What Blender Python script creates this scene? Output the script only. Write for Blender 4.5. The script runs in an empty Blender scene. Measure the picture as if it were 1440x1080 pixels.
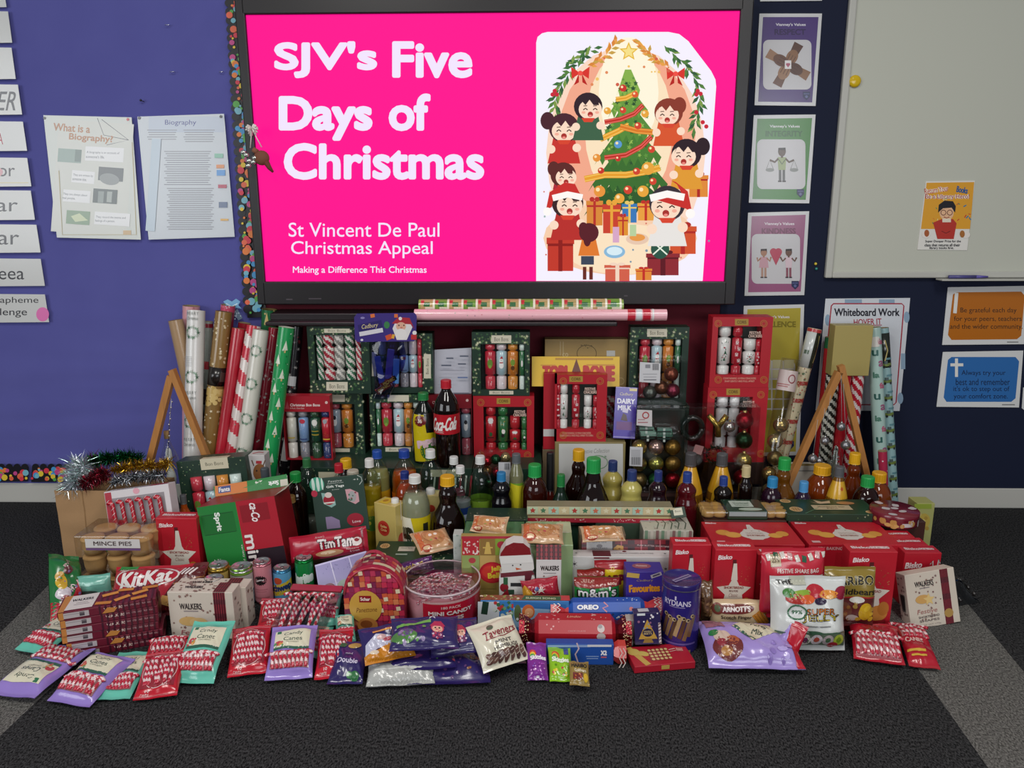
import bpy, bmesh, math, random
from mathutils import Vector, Matrix, noise
from mathutils.geometry import tessellate_polygon
SC = bpy.context.scene
COL = SC.collection
rnd = random.Random(7)
# ------------------------------------------------------------------ camera
FPX, PITCH, YAW, ROLL, CAMH = 1080.0, math.radians(13.1), math.radians(1.33), math.radians(-0.16), 1.11
WALL = 2.75
_f = Vector((0, math.cos(PITCH), -math.sin(PITCH))); _u = Vector((0, math.sin(PITCH), math.cos(PITCH))); _r = Vector((1, 0, 0))
_z = Matrix.Rotation(YAW, 3, 'Z'); _f, _u, _r = _z @ _f, _z @ _u, _z @ _r
CR = math.cos(ROLL) * _r + math.sin(ROLL) * _u; CU = -math.sin(ROLL) * _r + math.cos(ROLL) * _u; CF = _f
CAM = Vector((0, 0, CAMH))
cd = bpy.data.cameras.new('camera'); cam = bpy.data.objects.new('camera', cd); COL.objects.link(cam)
cd.sensor_fit = 'HORIZONTAL'; cd.sensor_width = 36; cd.lens = FPX / 1440 * 36; cd.clip_start = 0.02
m4 = Matrix((CR, CU, -CF)).transposed().to_4x4(); m4.translation = CAM; cam.matrix_world = m4
SC.camera = cam
# ------------------------------------------------------------------ light and exposure
SC.view_settings.view_transform = 'Standard'; SC.view_settings.look = 'None'
SC.view_settings.exposure = 0.0; SC.view_settings.gamma = 1.0; SC.view_settings.use_curve_mapping = False
wd = bpy.data.worlds.new('world'); SC.world = wd; wd.use_nodes = True
wd.node_tree.nodes['Background'].inputs[0].default_value = (0.80, 0.86, 0.95, 1); wd.node_tree.nodes['Background'].inputs[1].default_value = 0.18
def area(name, loc, target, sx, sy, power, col):
    l = bpy.data.lights.new(name, 'AREA'); l.shape = 'RECTANGLE'; l.size = sx; l.size_y = sy; l.energy = power; l.color = col
    o = bpy.data.objects.new(name, l); COL.objects.link(o); o.location = loc
    o.rotation_euler = (Vector(target) - Vector(loc)).to_track_quat('-Z', 'Y').to_euler(); return o
area('ceiling_panel_light', (-0.9, 0.35, 2.75), (-0.9, 0.35, 0), 0.6, 1.2, 35, (1, 0.97, 0.92))
area('ceiling_panel_light', (0.9, 0.35, 2.75), (0.9, 0.35, 0), 0.6, 1.2, 35, (1, 0.97, 0.92))
area('window_light', (-3.6, -1.2, 1.5), (-0.2, 2.4, 0.4), 2.4, 1.6, 54, (0.94, 0.97, 1))
area('window_light', (1.4, -2.6, 1.5), (0.2, 2.0, 0.2), 2.6, 1.4, 54, (0.94, 0.97, 1))
# ------------------------------------------------------------------ pixel (1440x1080) <-> world
def ray(px, py): return CR * ((px - 720) / FPX) + CU * ((540 - py) / FPX) + CF
def W(px, py, Y): d = ray(px, py); return CAM + d * (Y / d.y)
def F(px, py, z=0.0): d = ray(px, py); return CAM + d * ((z - CAMH) / d.z)
def proj(p): q = Vector(p) - CAM; k = q.dot(CF); return 720 + FPX * q.dot(CR) / k, 540 - FPX * q.dot(CU) / k
def mpp(Y, py=700): return (W(721, py, Y) - W(720, py, Y)).length
# ------------------------------------------------------------------ materials
def lin(h):
    h = h.lstrip('#'); h = ''.join(c * 2 for c in h) if len(h) == 3 else h
    return tuple(((c / 12.92) if c <= 0.04045 else ((c + 0.055) / 1.055) ** 2.4) for c in (int(h[i:i + 2], 16) / 255 for i in (0, 2, 4))) + (1,)
_mc = {}
KIND = {'card': (.38, 0, .5), 'matte': (.75, 0, .3), 'gloss': (.14, 0, .5), 'film': (.24, 0, .55), 'foil': (.25, .85, .5), 'glit': (.3, .8, .5), 'wood': (.5, 0, .4)}
def M(c, k='card'):
    key = (c, k)
    if key in _mc: return _mc[key]
    m = bpy.data.materials.new('%s_%s' % (k, c.lstrip('#'))); m.use_nodes = True; n = m.node_tree.nodes; L = m.node_tree.links
    b = n['Principled BSDF']; b.inputs['Base Color'].default_value = lin(c)
    if k == 'emit':
        b.inputs['Base Color'].default_value = (0, 0, 0, 1); b.inputs['Emission Color'].default_value = lin(c); b.inputs['Emission Strength'].default_value = 1.0
        b.inputs['Roughness'].default_value = .5; b.inputs['Specular IOR Level'].default_value = .1
    elif k == 'clear':      # thin clear plastic: mostly see-through, reflecting at grazing angles
        n.remove(b); t = n.new('ShaderNodeBsdfTransparent'); g = n.new('ShaderNodeBsdfGlossy'); mx = n.new('ShaderNodeMixShader'); lw = n.new('ShaderNodeLayerWeight'); fr = n.new('ShaderNodeMath'); f2 = n.new('ShaderNodeMath')
        t.inputs[0].default_value = lin(c); g.inputs['Roughness'].default_value = .08; lw.inputs[0].default_value = .5; fr.operation = 'POWER'; fr.inputs[1].default_value = 3.0; f2.operation = 'MULTIPLY_ADD'; f2.inputs[1].default_value = .55; f2.inputs[2].default_value = .05
        L.new(lw.outputs['Facing'], fr.inputs[0]); L.new(fr.outputs[0], f2.inputs[0]); L.new(f2.outputs[0], mx.inputs[0]); L.new(t.outputs[0], mx.inputs[1]); L.new(g.outputs[0], mx.inputs[2]); L.new(mx.outputs[0], n['Material Output'].inputs[0])
    elif k == 'liquid':
        b.inputs['Roughness'].default_value = .04; b.inputs['Subsurface Weight'].default_value = 0; b.inputs['Coat Weight'].default_value = .6; b.inputs['Coat Roughness'].default_value = .03
        b.inputs['Transmission Weight'].default_value = .35; b.inputs['IOR'].default_value = 1.33
    else:
        r, me, sp = KIND[k]; b.inputs['Roughness'].default_value = r; b.inputs['Metallic'].default_value = me; b.inputs['Specular IOR Level'].default_value = sp
        if k == 'film': b.inputs['Coat Weight'].default_value = .35; b.inputs['Coat Roughness'].default_value = .12
        if k in ('wood', 'matte', 'glit'):
            tc = n.new('ShaderNodeTexCoord'); mp = n.new('ShaderNodeMapping'); nz = n.new('ShaderNodeTexNoise'); mr = n.new('ShaderNodeMixRGB'); L.new(tc.outputs['Object'], mp.inputs[0]); L.new(mp.outputs[0], nz.inputs[0])
            nz.inputs['Scale'].default_value = 40 if k == 'wood' else 220; 
            if k == 'wood': mp.inputs['Scale'].default_value = (3, 3, .25)
            mr.blend_type = 'MULTIPLY'; mr.inputs[0].default_value = {'wood': .35, 'matte': .12, 'glit': .8}[k]; mr.inputs[1].default_value = lin(c); L.new(nz.outputs['Fac'], mr.inputs[2]); L.new(mr.outputs[0], b.inputs['Base Color'])
            if k == 'wood': mr.inputs[1].default_value = tuple(min(1, x * 1.2) for x in lin(c)[:3]) + (1,)
            if k == 'matte':
                mr.inputs[1].default_value = tuple(min(1, x * 1.06) for x in lin(c)[:3]) + (1,)
            if k == 'glit':
                bp = n.new('ShaderNodeBump'); bp.inputs['Strength'].default_value = .8; L.new(nz.outputs['Fac'], bp.inputs['Height']); L.new(bp.outputs[0], b.inputs['Normal'])
    _mc[key] = m; return m
# ------------------------------------------------------------------ text shapes (built-in font)
_tc = {}
def glyphs(s):
    k = s
    if k not in _tc:
        c = bpy.data.curves.new('t', 'FONT'); c.body = s; c.resolution_u = 4; c.fill_mode = 'FRONT'
        o = bpy.data.objects.new('t', c); me = bpy.data.meshes.new_from_object(o)
        v = [(p.co.x, p.co.y) for p in me.vertices]; f = [tuple(p.vertices) for p in me.polygons]
        bpy.data.objects.remove(o); bpy.data.meshes.remove(me); bpy.data.curves.remove(c)
        if not v: v = [(0, 0), (1, 0), (1, 1)]; f = []
        xs = [p[0] for p in v]; ys = [p[1] for p in v]; x0, x1, y0, y1 = min(xs), max(xs), min(ys), max(ys)
        v = [((x - (x0 + x1) / 2) / max(x1 - x0, 1e-6), (y - (y0 + y1) / 2) / max(y1 - y0, 1e-6)) for x, y in v]
        _tc[k] = (v, f)
    return _tc[k]
# ------------------------------------------------------------------ surfaces that printing lies on
class Surf:   # fn(U, V, off) -> point; sx, sy turn item units into U, V; sg = -1 where V runs downward
    def __init__(s, fn, sx, sy, sg=1, ml=None): s.fn, s.sx, s.sy, s.sg, s.ml = fn, sx, sy, sg, ml
def flat(w, h, y=0.0):  # front face of a local box: x across, z up, facing -y
    return Surf(lambda U, V, o: Vector((U - w / 2, y - o, V)), w, h)
def plane(o, ex, ez, w, h):
    o, ex, ez = Vector(o), Vector(ex).normalized(), Vector(ez).normalized(); n = ex.cross(ez)
    return Surf(lambda U, V, f: o + ex * U + ez * V + n * f, w, h)
def pxs(Y):   # photo-sized units on the vertical plane y = Y
    return Surf(lambda U, V, o: W(U, V, Y) - Vector((0, o, 0)), 1, 1, -1)
def cyl(rf, z0, z1, a0=-70, a1=70, x=0.0, y=0.0):  # round a vertical axis; rf(z) radius; angle 0 faces -y
    r0 = rf((z0 + z1) / 2); A0, A1 = math.radians(a0), math.radians(a1); w = r0 * (A1 - A0)
    def fn(U, V, o):
        a = A0 + (A1 - A0) * U / w; z = z0 + V; r = rf(z) + o; return Vector((x + r * math.sin(a), y - r * math.cos(a), z))
    return Surf(fn, w, z1 - z0, 1, r0 * .22)
class B:
    def __init__(s): s.v = []; s.f = []; s.mi = []; s.sm = []; s.mats = []; s.lay = 0
    def m(s, mat):
        if isinstance(mat, str): mat = M(mat)
        if mat not in s.mats: s.mats.append(mat)
        return s.mats.index(mat)
    def add(s, vs, fs, mat, smooth=False):
        b = len(s.v); s.v.extend(tuple(v) for v in vs); fn = callable(mat) and not isinstance(mat, bpy.types.ID)
        k = None if fn else s.m(mat)
        for i, f in enumerate(fs): s.f.append(tuple(b + j for j in f)); s.mi.append(s.m(mat(i)) if fn else k); s.sm.append(smooth)
        return s
    def box(s, x0, x1, y0, y1, z0, z1, mat, bev=0.0, smooth=False):
        if bev <= 0:
            v = [(x, y, z) for z in (z0, z1) for y in (y0, y1) for x in (x0, x1)]
            return s.add(v, [(0, 2, 3, 1), (4, 5, 7, 6), (0, 1, 5, 4), (2, 6, 7, 3), (0, 4, 6, 2), (1, 3, 7, 5)], mat)
        bm = bmesh.new(); bmesh.ops.create_cube(bm, size=1)
        for v in bm.verts: v.co = Vector(((x0 + x1) / 2 + v.co.x * (x1 - x0), (y0 + y1) / 2 + v.co.y * (y1 - y0), (z0 + z1) / 2 + v.co.z * (z1 - z0)))
        bmesh.ops.bevel(bm, geom=bm.edges[:], offset=bev, segments=2, affect='EDGES', profile=.5)
        bm.verts.index_update(); s.add([v.co[:] for v in bm.verts], [[v.index for v in f.verts] for f in bm.faces], mat, smooth); bm.free(); return s
    def grid(s, fn, nu, nv, mat, smooth=True, flip=False):
        vs = [fn(i / nu, j / nv) for j in range(nv + 1) for i in range(nu + 1)]
        fs = [(j * (nu + 1) + i, j * (nu + 1) + i + 1, (j + 1) * (nu + 1) + i + 1, (j + 1) * (nu + 1) + i) for j in range(nv) for i in range(nu)]
        if flip: fs = [f[::-1] for f in fs]
        return s.add(vs, fs, mat, smooth)
    def lathe(s, prof, mat, seg=24, x=0.0, y=0.0, sy=1.0, tf=None, smooth=True):
        vs = []; n = len(prof)
        for r, z in prof:
            for k in range(seg):
                a = 2 * math.pi * k / seg; vs.append(Vector((x + r * math.sin(a), y - r * sy * math.cos(a), z)))
        if tf: vs = [tf @ v for v in vs]
        fs = [(j * seg + k, j * seg + (k + 1) % seg, (j + 1) * seg + (k + 1) % seg, (j + 1) * seg + k) for j in range(n - 1) for k in range(seg)]
        return s.add(vs, fs, mat, smooth)
    def tube(s, pts, r, mat, seg=8, mat2=None, tw=1.0, cap=True, flatten=1.0):
        pts = [Vector(p) for p in pts]; n = len(pts); vs = []; N = None
        for i, p in enumerate(pts):
            t = (pts[min(i + 1, n - 1)] - pts[max(i - 1, 0)]).normalized()
            if N is None: N = t.orthogonal().normalized()
            else: N = (N - t * N.dot(t)).normalized()
            Bn = t.cross(N); rr = r(i / (n - 1)) if callable(r) else r
            for k in range(seg):
                a = 2 * math.pi * k / seg; vs.append(p + (N * math.cos(a) + Bn * math.sin(a) * flatten) * rr)
        fs = []; ms = []
        for i in range(n - 1):
            for k in range(seg): fs.append((i * seg + k, i * seg + (k + 1) % seg, (i + 1) * seg + (k + 1) % seg, (i + 1) * seg + k)); ms.append(mat2 if mat2 and ((k + i * tw) % seg) < seg * .42 else mat)
        if cap: fs += [tuple(range(seg))[::-1], tuple((n - 1) * seg + k for k in range(seg))]; ms += [mat, mat]
        return s.add(vs, fs, (lambda i: ms[i]) if mat2 else mat, True)
    def ball(s, c, r, mat, seg=14, ry=None, rz=None, smooth=True):
        c = Vector(c); n = max(6, seg // 2 + 2); ry = ry or r; rz = rz or r
        vs = []; fs = []
        for j in range(n + 1):
            t = math.pi * j / n
            for k in range(seg): a = 2 * math.pi * k / seg; vs.append(c + Vector((r * math.sin(t) * math.cos(a), ry * math.sin(t) * math.sin(a), -rz * math.cos(t))))
        for j in range(n):
            for k in range(seg): fs.append((j * seg + k, j * seg + (k + 1) % seg, (j + 1) * seg + (k + 1) % seg, (j + 1) * seg + k))
        return s.add(vs, fs, mat, smooth)
    # ---- printed shapes -------------------------------------------------
    def poly2(s, S, tris, mat, off):
        if S.ml:
            out = []; st = [tuple(t) for t in tris]
            while st:
                a, b, c = st.pop(); e = [((a[0] - b[0]) ** 2 + (a[1] - b[1]) ** 2, 0), ((b[0] - c[0]) ** 2 + (b[1] - c[1]) ** 2, 1), ((c[0] - a[0]) ** 2 + (c[1] - a[1]) ** 2, 2)]
                l, i = max(e)
                if l <= S.ml ** 2 or len(out) > 6000: out.append((a, b, c)); continue
                t = [a, b, c]; p, q, r_ = t[i], t[(i + 1) % 3], t[(i + 2) % 3]; mm = ((p[0] + q[0]) / 2, (p[1] + q[1]) / 2); st.append((p, mm, r_)); st.append((mm, q, r_))
            tris = out
        vs = []; fs = []
        for t in tris:
            k = len(vs)
            ar = (t[1][0] - t[0][0]) * (t[2][1] - t[0][1]) - (t[2][0] - t[0][0]) * (t[1][1] - t[0][1])
            if (ar < 0) != (S.sg < 0): t = t[::-1]
            vs.extend(S.fn(p[0], p[1], off) for p in t); fs.append(tuple(range(k, k + len(t))))
        s.add(vs, fs, mat, bool(S.ml))
    def art(s, S, items, k='card', base=0.0003, step=0.00004):
        for it in items:
            s.lay += 1; off = base + step * s.lay; t = it[0]
            def place(pts, cx, cy, rot=0, iso=True, shx=0):
                c, n = math.cos(math.radians(rot)), math.sin(math.radians(rot)); return [(cx * S.sx + x * c - y * n, cy * S.sy + S.sg * (x * n + y * c)) for x, y in pts]
            if t == 'r':
                _, cx, cy, w, h, c = it[:6]; w, h = w * S.sx / 2, h * S.sy / 2; p = place([(-w, -h), (w, -h), (w, h), (-w, h)], cx, cy, it[6] if len(it) > 6 else 0); T = [(p[0], p[1], p[2]), (p[0], p[2], p[3])]
            elif t in 'eo':
                cx, cy, rx, ry = it[1:5]; rx, ry = rx * S.sx, ry * S.sy; n = 22; rot = 0
                if t == 'e':
                    c = it[5]; rot = it[6] if len(it) > 6 else 0; p = place([(rx * math.cos(2 * math.pi * i / n), ry * math.sin(2 * math.pi * i / n)) for i in range(n)], cx, cy, rot); o = (cx * S.sx, cy * S.sy); T = [(o, p[i], p[(i + 1) % n]) for i in range(n)]
                else:
                    w = it[5] * S.sx; c = it[6]; p = place([(rx * math.cos(2 * math.pi * i / n), ry * math.sin(2 * math.pi * i / n)) for i in range(n)], cx, cy); q = place([((rx - w) * math.cos(2 * math.pi * i / n), (ry - w) * math.sin(2 * math.pi * i / n)) for i in range(n)], cx, cy)
                    T = []
                    for i in range(n): j = (i + 1) % n; T += [(p[i], p[j], q[j]), (p[i], q[j], q[i])]
            elif t == 's':
                cx, cy, r, c = it[1:5]; n = it[5] if len(it) > 5 else 5; inn = it[6] if len(it) > 6 else .45; rot = it[7] if len(it) > 7 else 0; r *= S.sx
                p = place([((r if i % 2 == 0 else r * inn) * math.sin(math.pi * i / n), (r if i % 2 == 0 else r * inn) * math.cos(math.pi * i / n)) for i in range(2 * n)], cx, cy, rot); o = (cx * S.sx, cy * S.sy); T = [(o, p[i], p[(i + 1) % (2 * n)]) for i in range(2 * n)]
            elif t == 't':   # cx, cy, width, height of the ink box, text, colour, bold, rotation, slant
                cx, cy, w, h, txt, c = it[1:7]; bold = it[7] if len(it) > 7 else 0.0; rot = it[8] if len(it) > 8 else 0; sh = it[9] if len(it) > 9 else 0
                v, f = glyphs(txt); w, h = w * S.sx, h * S.sy; e = bold * h; w -= 2 * e; h -= 2 * e; T = []; base_p = [(x * w + sh * y * h, y * h) for x, y in v]; dirs = [(0, 0)] if e == 0 else [(e * math.cos(q * .3927), e * math.sin(q * .3927)) for q in range(16)] if k == 'emit' else [(e, e * .5), (-e, -e * .5), (e * .5, -e), (-e * .5, e)] if bold < .05 else [(e, 0), (-e, 0), (0, e), (0, -e), (.7 * e, .7 * e), (-.7 * e, -.7 * e), (.7 * e, -.7 * e), (-.7 * e, .7 * e)]
                for dx, dy in dirs:
                    p = place([(x + dx, y + dy) for x, y in base_p], cx, cy, rot)
                    for q in f:
                        for i in range(1, len(q) - 1): T.append((p[q[0]], p[q[i]], p[q[i + 1]]))
            elif t == 'p':
                p = [(x * S.sx, y * S.sy) for x, y in it[1]]; c = it[2]; T = [tuple(p[i] for i in tr) for tr in tessellate_polygon([[Vector((x, y, 0)) for x, y in p]])]
            elif t == 'l':
                p = [Vector((x * S.sx, y * S.sy)) for x, y in it[1]]; w = it[2] * S.sx / 2; c = it[3]; T = []; prev = None
                for i, q in enumerate(p):
                    d = (p[min(i + 1, len(p) - 1)] - p[max(i - 1, 0)]); d = d.normalized() if d.length > 1e-9 else Vector((1, 0)); nn = Vector((-d.y, d.x)) * w; cur = ((q + nn)[:], (q - nn)[:])
                    if prev: T += [(prev[0], prev[1], cur[1]), (prev[0], cur[1], cur[0])]
                    prev = cur
            elif t == 'f':   # scatter: n, x0, y0, x1, y1, rmin, rmax, colours, shape
                n, x0, y0, x1, y1, r0, r1, cs = it[1:9]; sh = it[9] if len(it) > 9 else 'e'
                for i in range(n):
                    x, y, r = rnd.uniform(x0, x1), rnd.uniform(y0, y1), rnd.uniform(r0, r1); cc = rnd.choice(cs)
                    if sh == 'e': s.art(S, [('e', x, y, r, r * S.sx / S.sy, cc)], k, base, step)
                    elif sh == 's': s.art(S, [('s', x, y, r, cc, 5, .45, rnd.uniform(0, 70))], k, base, step)
                    elif sh == 'x': s.art(S, [('s', x, y, r, cc, 6, .25, rnd.uniform(0, 60))], k, base, step)
                    else: s.art(S, [('r', x, y, r * 2, r * S.sx / S.sy * .7, cc, rnd.uniform(-80, 80))], k, base, step)
                    s.lay -= .88
                continue
            else: continue
            mt = c if not isinstance(c, str) else M(c, k)
            if t == 't' and len(dirs) > 1:   # the thickened strokes lie a hair above one another
                n = len(T) // len(dirs)
                for q in range(len(dirs)): s.poly2(S, T[q * n:(q + 1) * n], mt, off + q * .000005)
            else: s.poly2(S, T, mt, off)
        return s
    def build(s, name, parent=None, world=False):
        me = bpy.data.meshes.new(name); me.from_pydata(s.v, [], s.f)
        for m in s.mats: me.materials.append(m)
        me.polygons.foreach_set('material_index', s.mi); me.polygons.foreach_set('use_smooth', s.sm); me.update()
        o = bpy.data.objects.new(name, me); COL.objects.link(o)
        if parent:
            o.parent = parent
            if world: me.transform(parent.matrix_world.inverted() if not parent.parent else (parent.parent.matrix_world @ parent.matrix_basis).inverted())
        elif world:      # a one-mesh thing: origin at its base
            xs = [v.co for v in me.vertices]; c = Vector((sum(v.x for v in xs) / len(xs), sum(v.y for v in xs) / len(xs), min(v.z for v in xs))); me.transform(Matrix.Translation(-c)); o.location = c
        return o
def tag(o, label, cat, group=None, kind=None):
    if label: o['label'] = label
    if cat: o['category'] = cat
    if group: o['group'] = group
    if kind: o['kind'] = kind
    return o
def thing(name, label, cat, loc=(0, 0, 0), mat=None, group=None):
    o = bpy.data.objects.new(name, None); COL.objects.link(o); o.empty_display_size = .02
    if mat is not None: o.matrix_world = mat
    else: o.matrix_world = Matrix.Translation(Vector(loc))
    return tag(o, label, cat, group)
def child(mesh_obj, parent, name, loc, rot=(0, 0, 0), sc=(1, 1, 1)):
    o = bpy.data.objects.new(name, mesh_obj.data if hasattr(mesh_obj, 'data') else mesh_obj); COL.objects.link(o); o.parent = parent; o.location = loc; o.rotation_euler = rot; o.scale = sc; return o
# a frame on four corners: x across, z up the face, front facing -y; returns matrix (origin at bottom centre), width, height
def frame4(BL, BR, TR, TL):
    r = (BR - BL + TR - TL) / 2; u = (TL - BL + TR - BR) / 2; w, h = r.length, u.length; x = r.normalized(); z = (u - x * u.dot(x)).normalized(); y = z.cross(x)
    m = Matrix((x, y, z)).transposed().to_4x4(); m.translation = (BL + BR + TR + TL) / 4 - z * h / 2; return m, w, h
def Qy(bl, br, tr, tl, Yb, Yt): return frame4(W(*bl, Yb), W(*br, Yb), W(*tr, Yt), W(*tl, Yt))
def Qz(bl, br, tr, tl, zb, zt):
    g = lambda z, i: z[i] if isinstance(z, (tuple, list)) else z
    return frame4(F(*bl, g(zb, 0)), F(*br, g(zb, 1)), F(*tr, g(zt, 1)), F(*tl, g(zt, 0)))
def struct(name, b, world=False): o = b.build(name, None, world); o['kind'] = 'structure'; return o
# ------------------------------------------------------------------ setting
def nodemat(name, rough=.9):
    m = bpy.data.materials.new(name); m.use_nodes = True; n = m.node_tree.nodes; L = m.node_tree.links; b = n['Principled BSDF']; b.inputs['Roughness'].default_value = rough
    b.inputs['Specular IOR Level'].default_value = .2; return m, n, L, b
def carpet(name, dark, light):
    m, n, L, b = nodemat(name, 1.0); tc = n.new('ShaderNodeTexCoord'); a = n.new('ShaderNodeTexNoise'); a.inputs['Scale'].default_value = 270; a.inputs['Detail'].default_value = 3; a.inputs['Roughness'].default_value = .7
    mp = n.new('ShaderNodeMapping'); mp.inputs['Scale'].default_value = (1, .55, 1); L.new(tc.outputs['Object'], mp.inputs[0]); L.new(mp.outputs[0], a.inputs[0])
    r = n.new('ShaderNodeValToRGB'); r.color_ramp.elements[0].position = .38; r.color_ramp.elements[1].position = .64; r.color_ramp.elements[0].color = lin(dark); r.color_ramp.elements[1].color = lin(light)
    L.new(a.outputs['Fac'], r.inputs[0]); L.new(r.outputs[0], b.inputs['Base Color'])
    bp = n.new('ShaderNodeBump'); bp.inputs['Strength'].default_value = .9; bp.inputs['Distance'].default_value = .004; L.new(a.outputs['Fac'], bp.inputs['Height']); L.new(bp.outputs[0], b.inputs['Normal']); b.inputs['Specular IOR Level'].default_value = .05
    return m
CD, CL = carpet('dark_carpet', '#0f0f10', '#464647'), carpet('grey_carpet', '#3c3b39', '#7e7c78')
b = B()
def fx(p, y): a, c = p; return a.x + (c.x - a.x) * (y - a.y) / (c.y - a.y)
LB = [(F(0, 890), F(55, 836)), (F(0, 1035), F(90, 950))]; RB = [(F(1280, 925), F(1390, 1080)), (F(1370, 860), F(1440, 945))]
y0, y1 = -3.6, WALL
xs0 = [-4.2, fx(LB[0], y0), fx(LB[1], y0), fx(RB[0], y0), fx(RB[1], y0), 4.2]
xs0 = [-4.2] + [fx(LB[0], .4), fx(LB[1], .4), fx(RB[0], .4), fx(RB[1], .4)] + [4.2]; ym = .4; ye = 2.1
xs1 = [-4.2, fx(LB[0], ye), fx(LB[1], ye), fx(RB[0], ye), fx(RB[1], ye), 4.2]
for i in range(5): b.add([(xs0[i], ym, 0), (xs0[i + 1], ym, 0), (xs1[i + 1], ye, 0), (xs1[i], ye, 0)], [(0, 1, 2, 3)], CL if i in (1, 3) else CD)
b.add([(-4.2, y0, 0), (4.2, y0, 0), (4.2, ym, 0), (-4.2, ym, 0)], [(0, 1, 2, 3)], CD); b.add([(-4.2, ye, 0), (4.2, ye, 0), (4.2, y1 + .1, 0), (-4.2, y1 + .1, 0)], [(0, 1, 2, 3)], CD)
struct('floor', b)
b = B(); b.box(-4.2, 4.2, WALL, WALL + .1, 0, 2.9, M('#c9c8c2', 'matte')); struct('wall_back', b)
bz = W(300, 679, WALL).z
b = B(); b.box(-4.2, 4.2, WALL - .014, WALL, 0, bz, M('#bdbbb4', 'card'), .003); struct('baseboard_back', b)
# fabric-covered and felt boards
m, n, L, bs = nodemat('purple_fabric', .85); tc = n.new('ShaderNodeTexCoord'); nz = n.new('ShaderNodeTexNoise'); nz.inputs['Scale'].default_value = 5; nz.inputs['Detail'].default_value = 5
r = n.new('ShaderNodeValToRGB'); r.color_ramp.elements[0].color = lin('#525299'); r.color_ramp.elements[1].color = lin('#5e5fa5'); L.new(tc.outputs['Object'], nz.inputs[0]); L.new(nz.outputs['Fac'], r.inputs[0]); L.new(r.outputs[0], bs.inputs['Base Color'])
wv = n.new('ShaderNodeTexNoise'); wv.inputs['Scale'].default_value = 900; bp = n.new('ShaderNodeBump'); bp.inputs['Strength'].default_value = .15; L.new(tc.outputs['Object'], wv.inputs[0]); L.new(wv.outputs['Fac'], bp.inputs['Height']); L.new(bp.outputs[0], bs.inputs['Normal']); bs.inputs['Sheen Weight'].default_value = .3
PURP = m; xr = W(346, 300, WALL).x + .03; xl = -2.6; zt = 2.3
b = B()
def cloth(u, v):
    x, z = xl + (xr - xl) * u, bz + .001 + (zt - bz) * v; k = max(0, 1 - v / .35)
    d = .004 * noise.noise(Vector((x * 1.6, z * 3, 1))) + k * .007 * math.sin(z * 46 + 2.2 * noise.noise(Vector((x * 1.5, z * 2, 5)))) * (.5 + .5 * noise.noise(Vector((x, z * 3, 9))))
    q = max(0, 1 - ((x + .95) / .25) ** 2 - ((z - 1.6) / .22) ** 2); d += q * .006 * math.sin((x - z) * 50)
    return (x, WALL - .013 - abs(d), z)
b.grid(cloth, 90, 110, PURP); o = b.build('wall_fabric', None, True); tag(o, 'purple fabric backing pinned across the wall left of the screen', 'fabric backing')
b = B(); xn = W(1009, 480, WALL).x; b.box(xn, 4.0, WALL - .012, WALL - .0005, bz, 2.3, M('#101831', 'matte')); o = b.build('pin_board', None, True); tag(o, 'navy blue felt pinboard covering the wall right of the screen', 'pinboard')
b = B(); xm0, xm1 = W(380, 480, WALL).x, W(1008, 480, WALL).x; b.box(xm0, xm1, WALL - .018, WALL - .0005, bz, W(700, 400, WALL).z, M('#5e0f20', 'matte')); o = b.build('painted_reflection_panel', None, True); tag(o, 'dark maroon panel on the wall below the screen', 'panel')  # maroon colour stands in for the pink screen reflected on the dark wall
# ------------------------------------------------------------------ interactive screen
SY = 2.66
SP = pxs(SY)
scr = thing('display_screen', 'large black-framed display screen showing a bright pink Christmas slide', 'screen', W(690, 430, SY))
b = B(); a0, a1 = W(333, 5, SY), W(1057, 0, SY); c0, c1 = W(362, 428, SY), W(1035, 426, SY); bx0, bx1, bz0, bz1 = (a0.x + c0.x) / 2, (a1.x + c1.x) / 2, c0.z, W(690, -8, SY).z
q0, q1, q2, q3 = W(347, 22, SY), W(1040, 15, SY), W(373, 396, SY), W(1018, 395, SY); sx0, sx1, sz0, sz1 = (q0.x + q2.x) / 2, (q1.x + q3.x) / 2, (q2.z + q3.z) / 2, (q0.z + q1.z) / 2
BK = M('#150f12', 'card')
b.box(bx0, sx0, SY - .012, SY + .064, bz0, bz1, BK, .004); b.box(sx1, bx1, SY - .012, SY + .064, bz0, bz1, BK, .004); b.box(sx0 - .01, sx1 + .01, SY - .012, SY + .064, sz1, bz1, BK, .004); b.box(sx0 - .01, sx1 + .01, SY - .012, SY + .064, bz0, sz0, BK, .004)
b.box(sx0 - .01, sx1 + .01, SY + .01, SY + .064, sz0 - .01, sz1 + .01, BK)
pb = pxs(SY - .0125); b.art(pb, [('r', 407, 421, 9, 2, '#4a4248'), ('r', 443, 420, 18, 1.6, '#4a4248'), ('r', 880, 416, 5, 2, '#4a4248')], base=.0006)
b.build('bezel', scr, True)
b = B(); PK = M('#ff1290', 'emit'); b.add([(sx0, SY, sz0), (sx1, SY, sz0), (sx1, SY, sz1), (sx0, SY, sz1)], [(0, 1, 2, 3)], PK); b.build('slide_panel', scr, True)
b = B(); LW = '#f3e6ff'
T = [('t', 458, 84, 145, 52, "SJV's", LW, .045), ('t', 608, 84, 113, 52, 'Five', LW, .045), ('t', 458, 166.5, 132, 63, 'Days', LW, .045), ('t', 576, 158, 59, 53, 'of', LW, .045), ('t', 540, 227, 282, 52, 'Christmas', LW, .045),
     ('t', 512, 323, 212, 20, 'St Vincent De Paul', LW, .004), ('t', 509, 351, 199, 24, 'Christmas Appeal', LW, .004), ('t', 506, 380.5, 188, 12, 'Making a Difference This Christmas', LW, .01)]
b.art(SP, T, 'emit', base=.0008); b.build('slide_text', scr, True)
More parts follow.
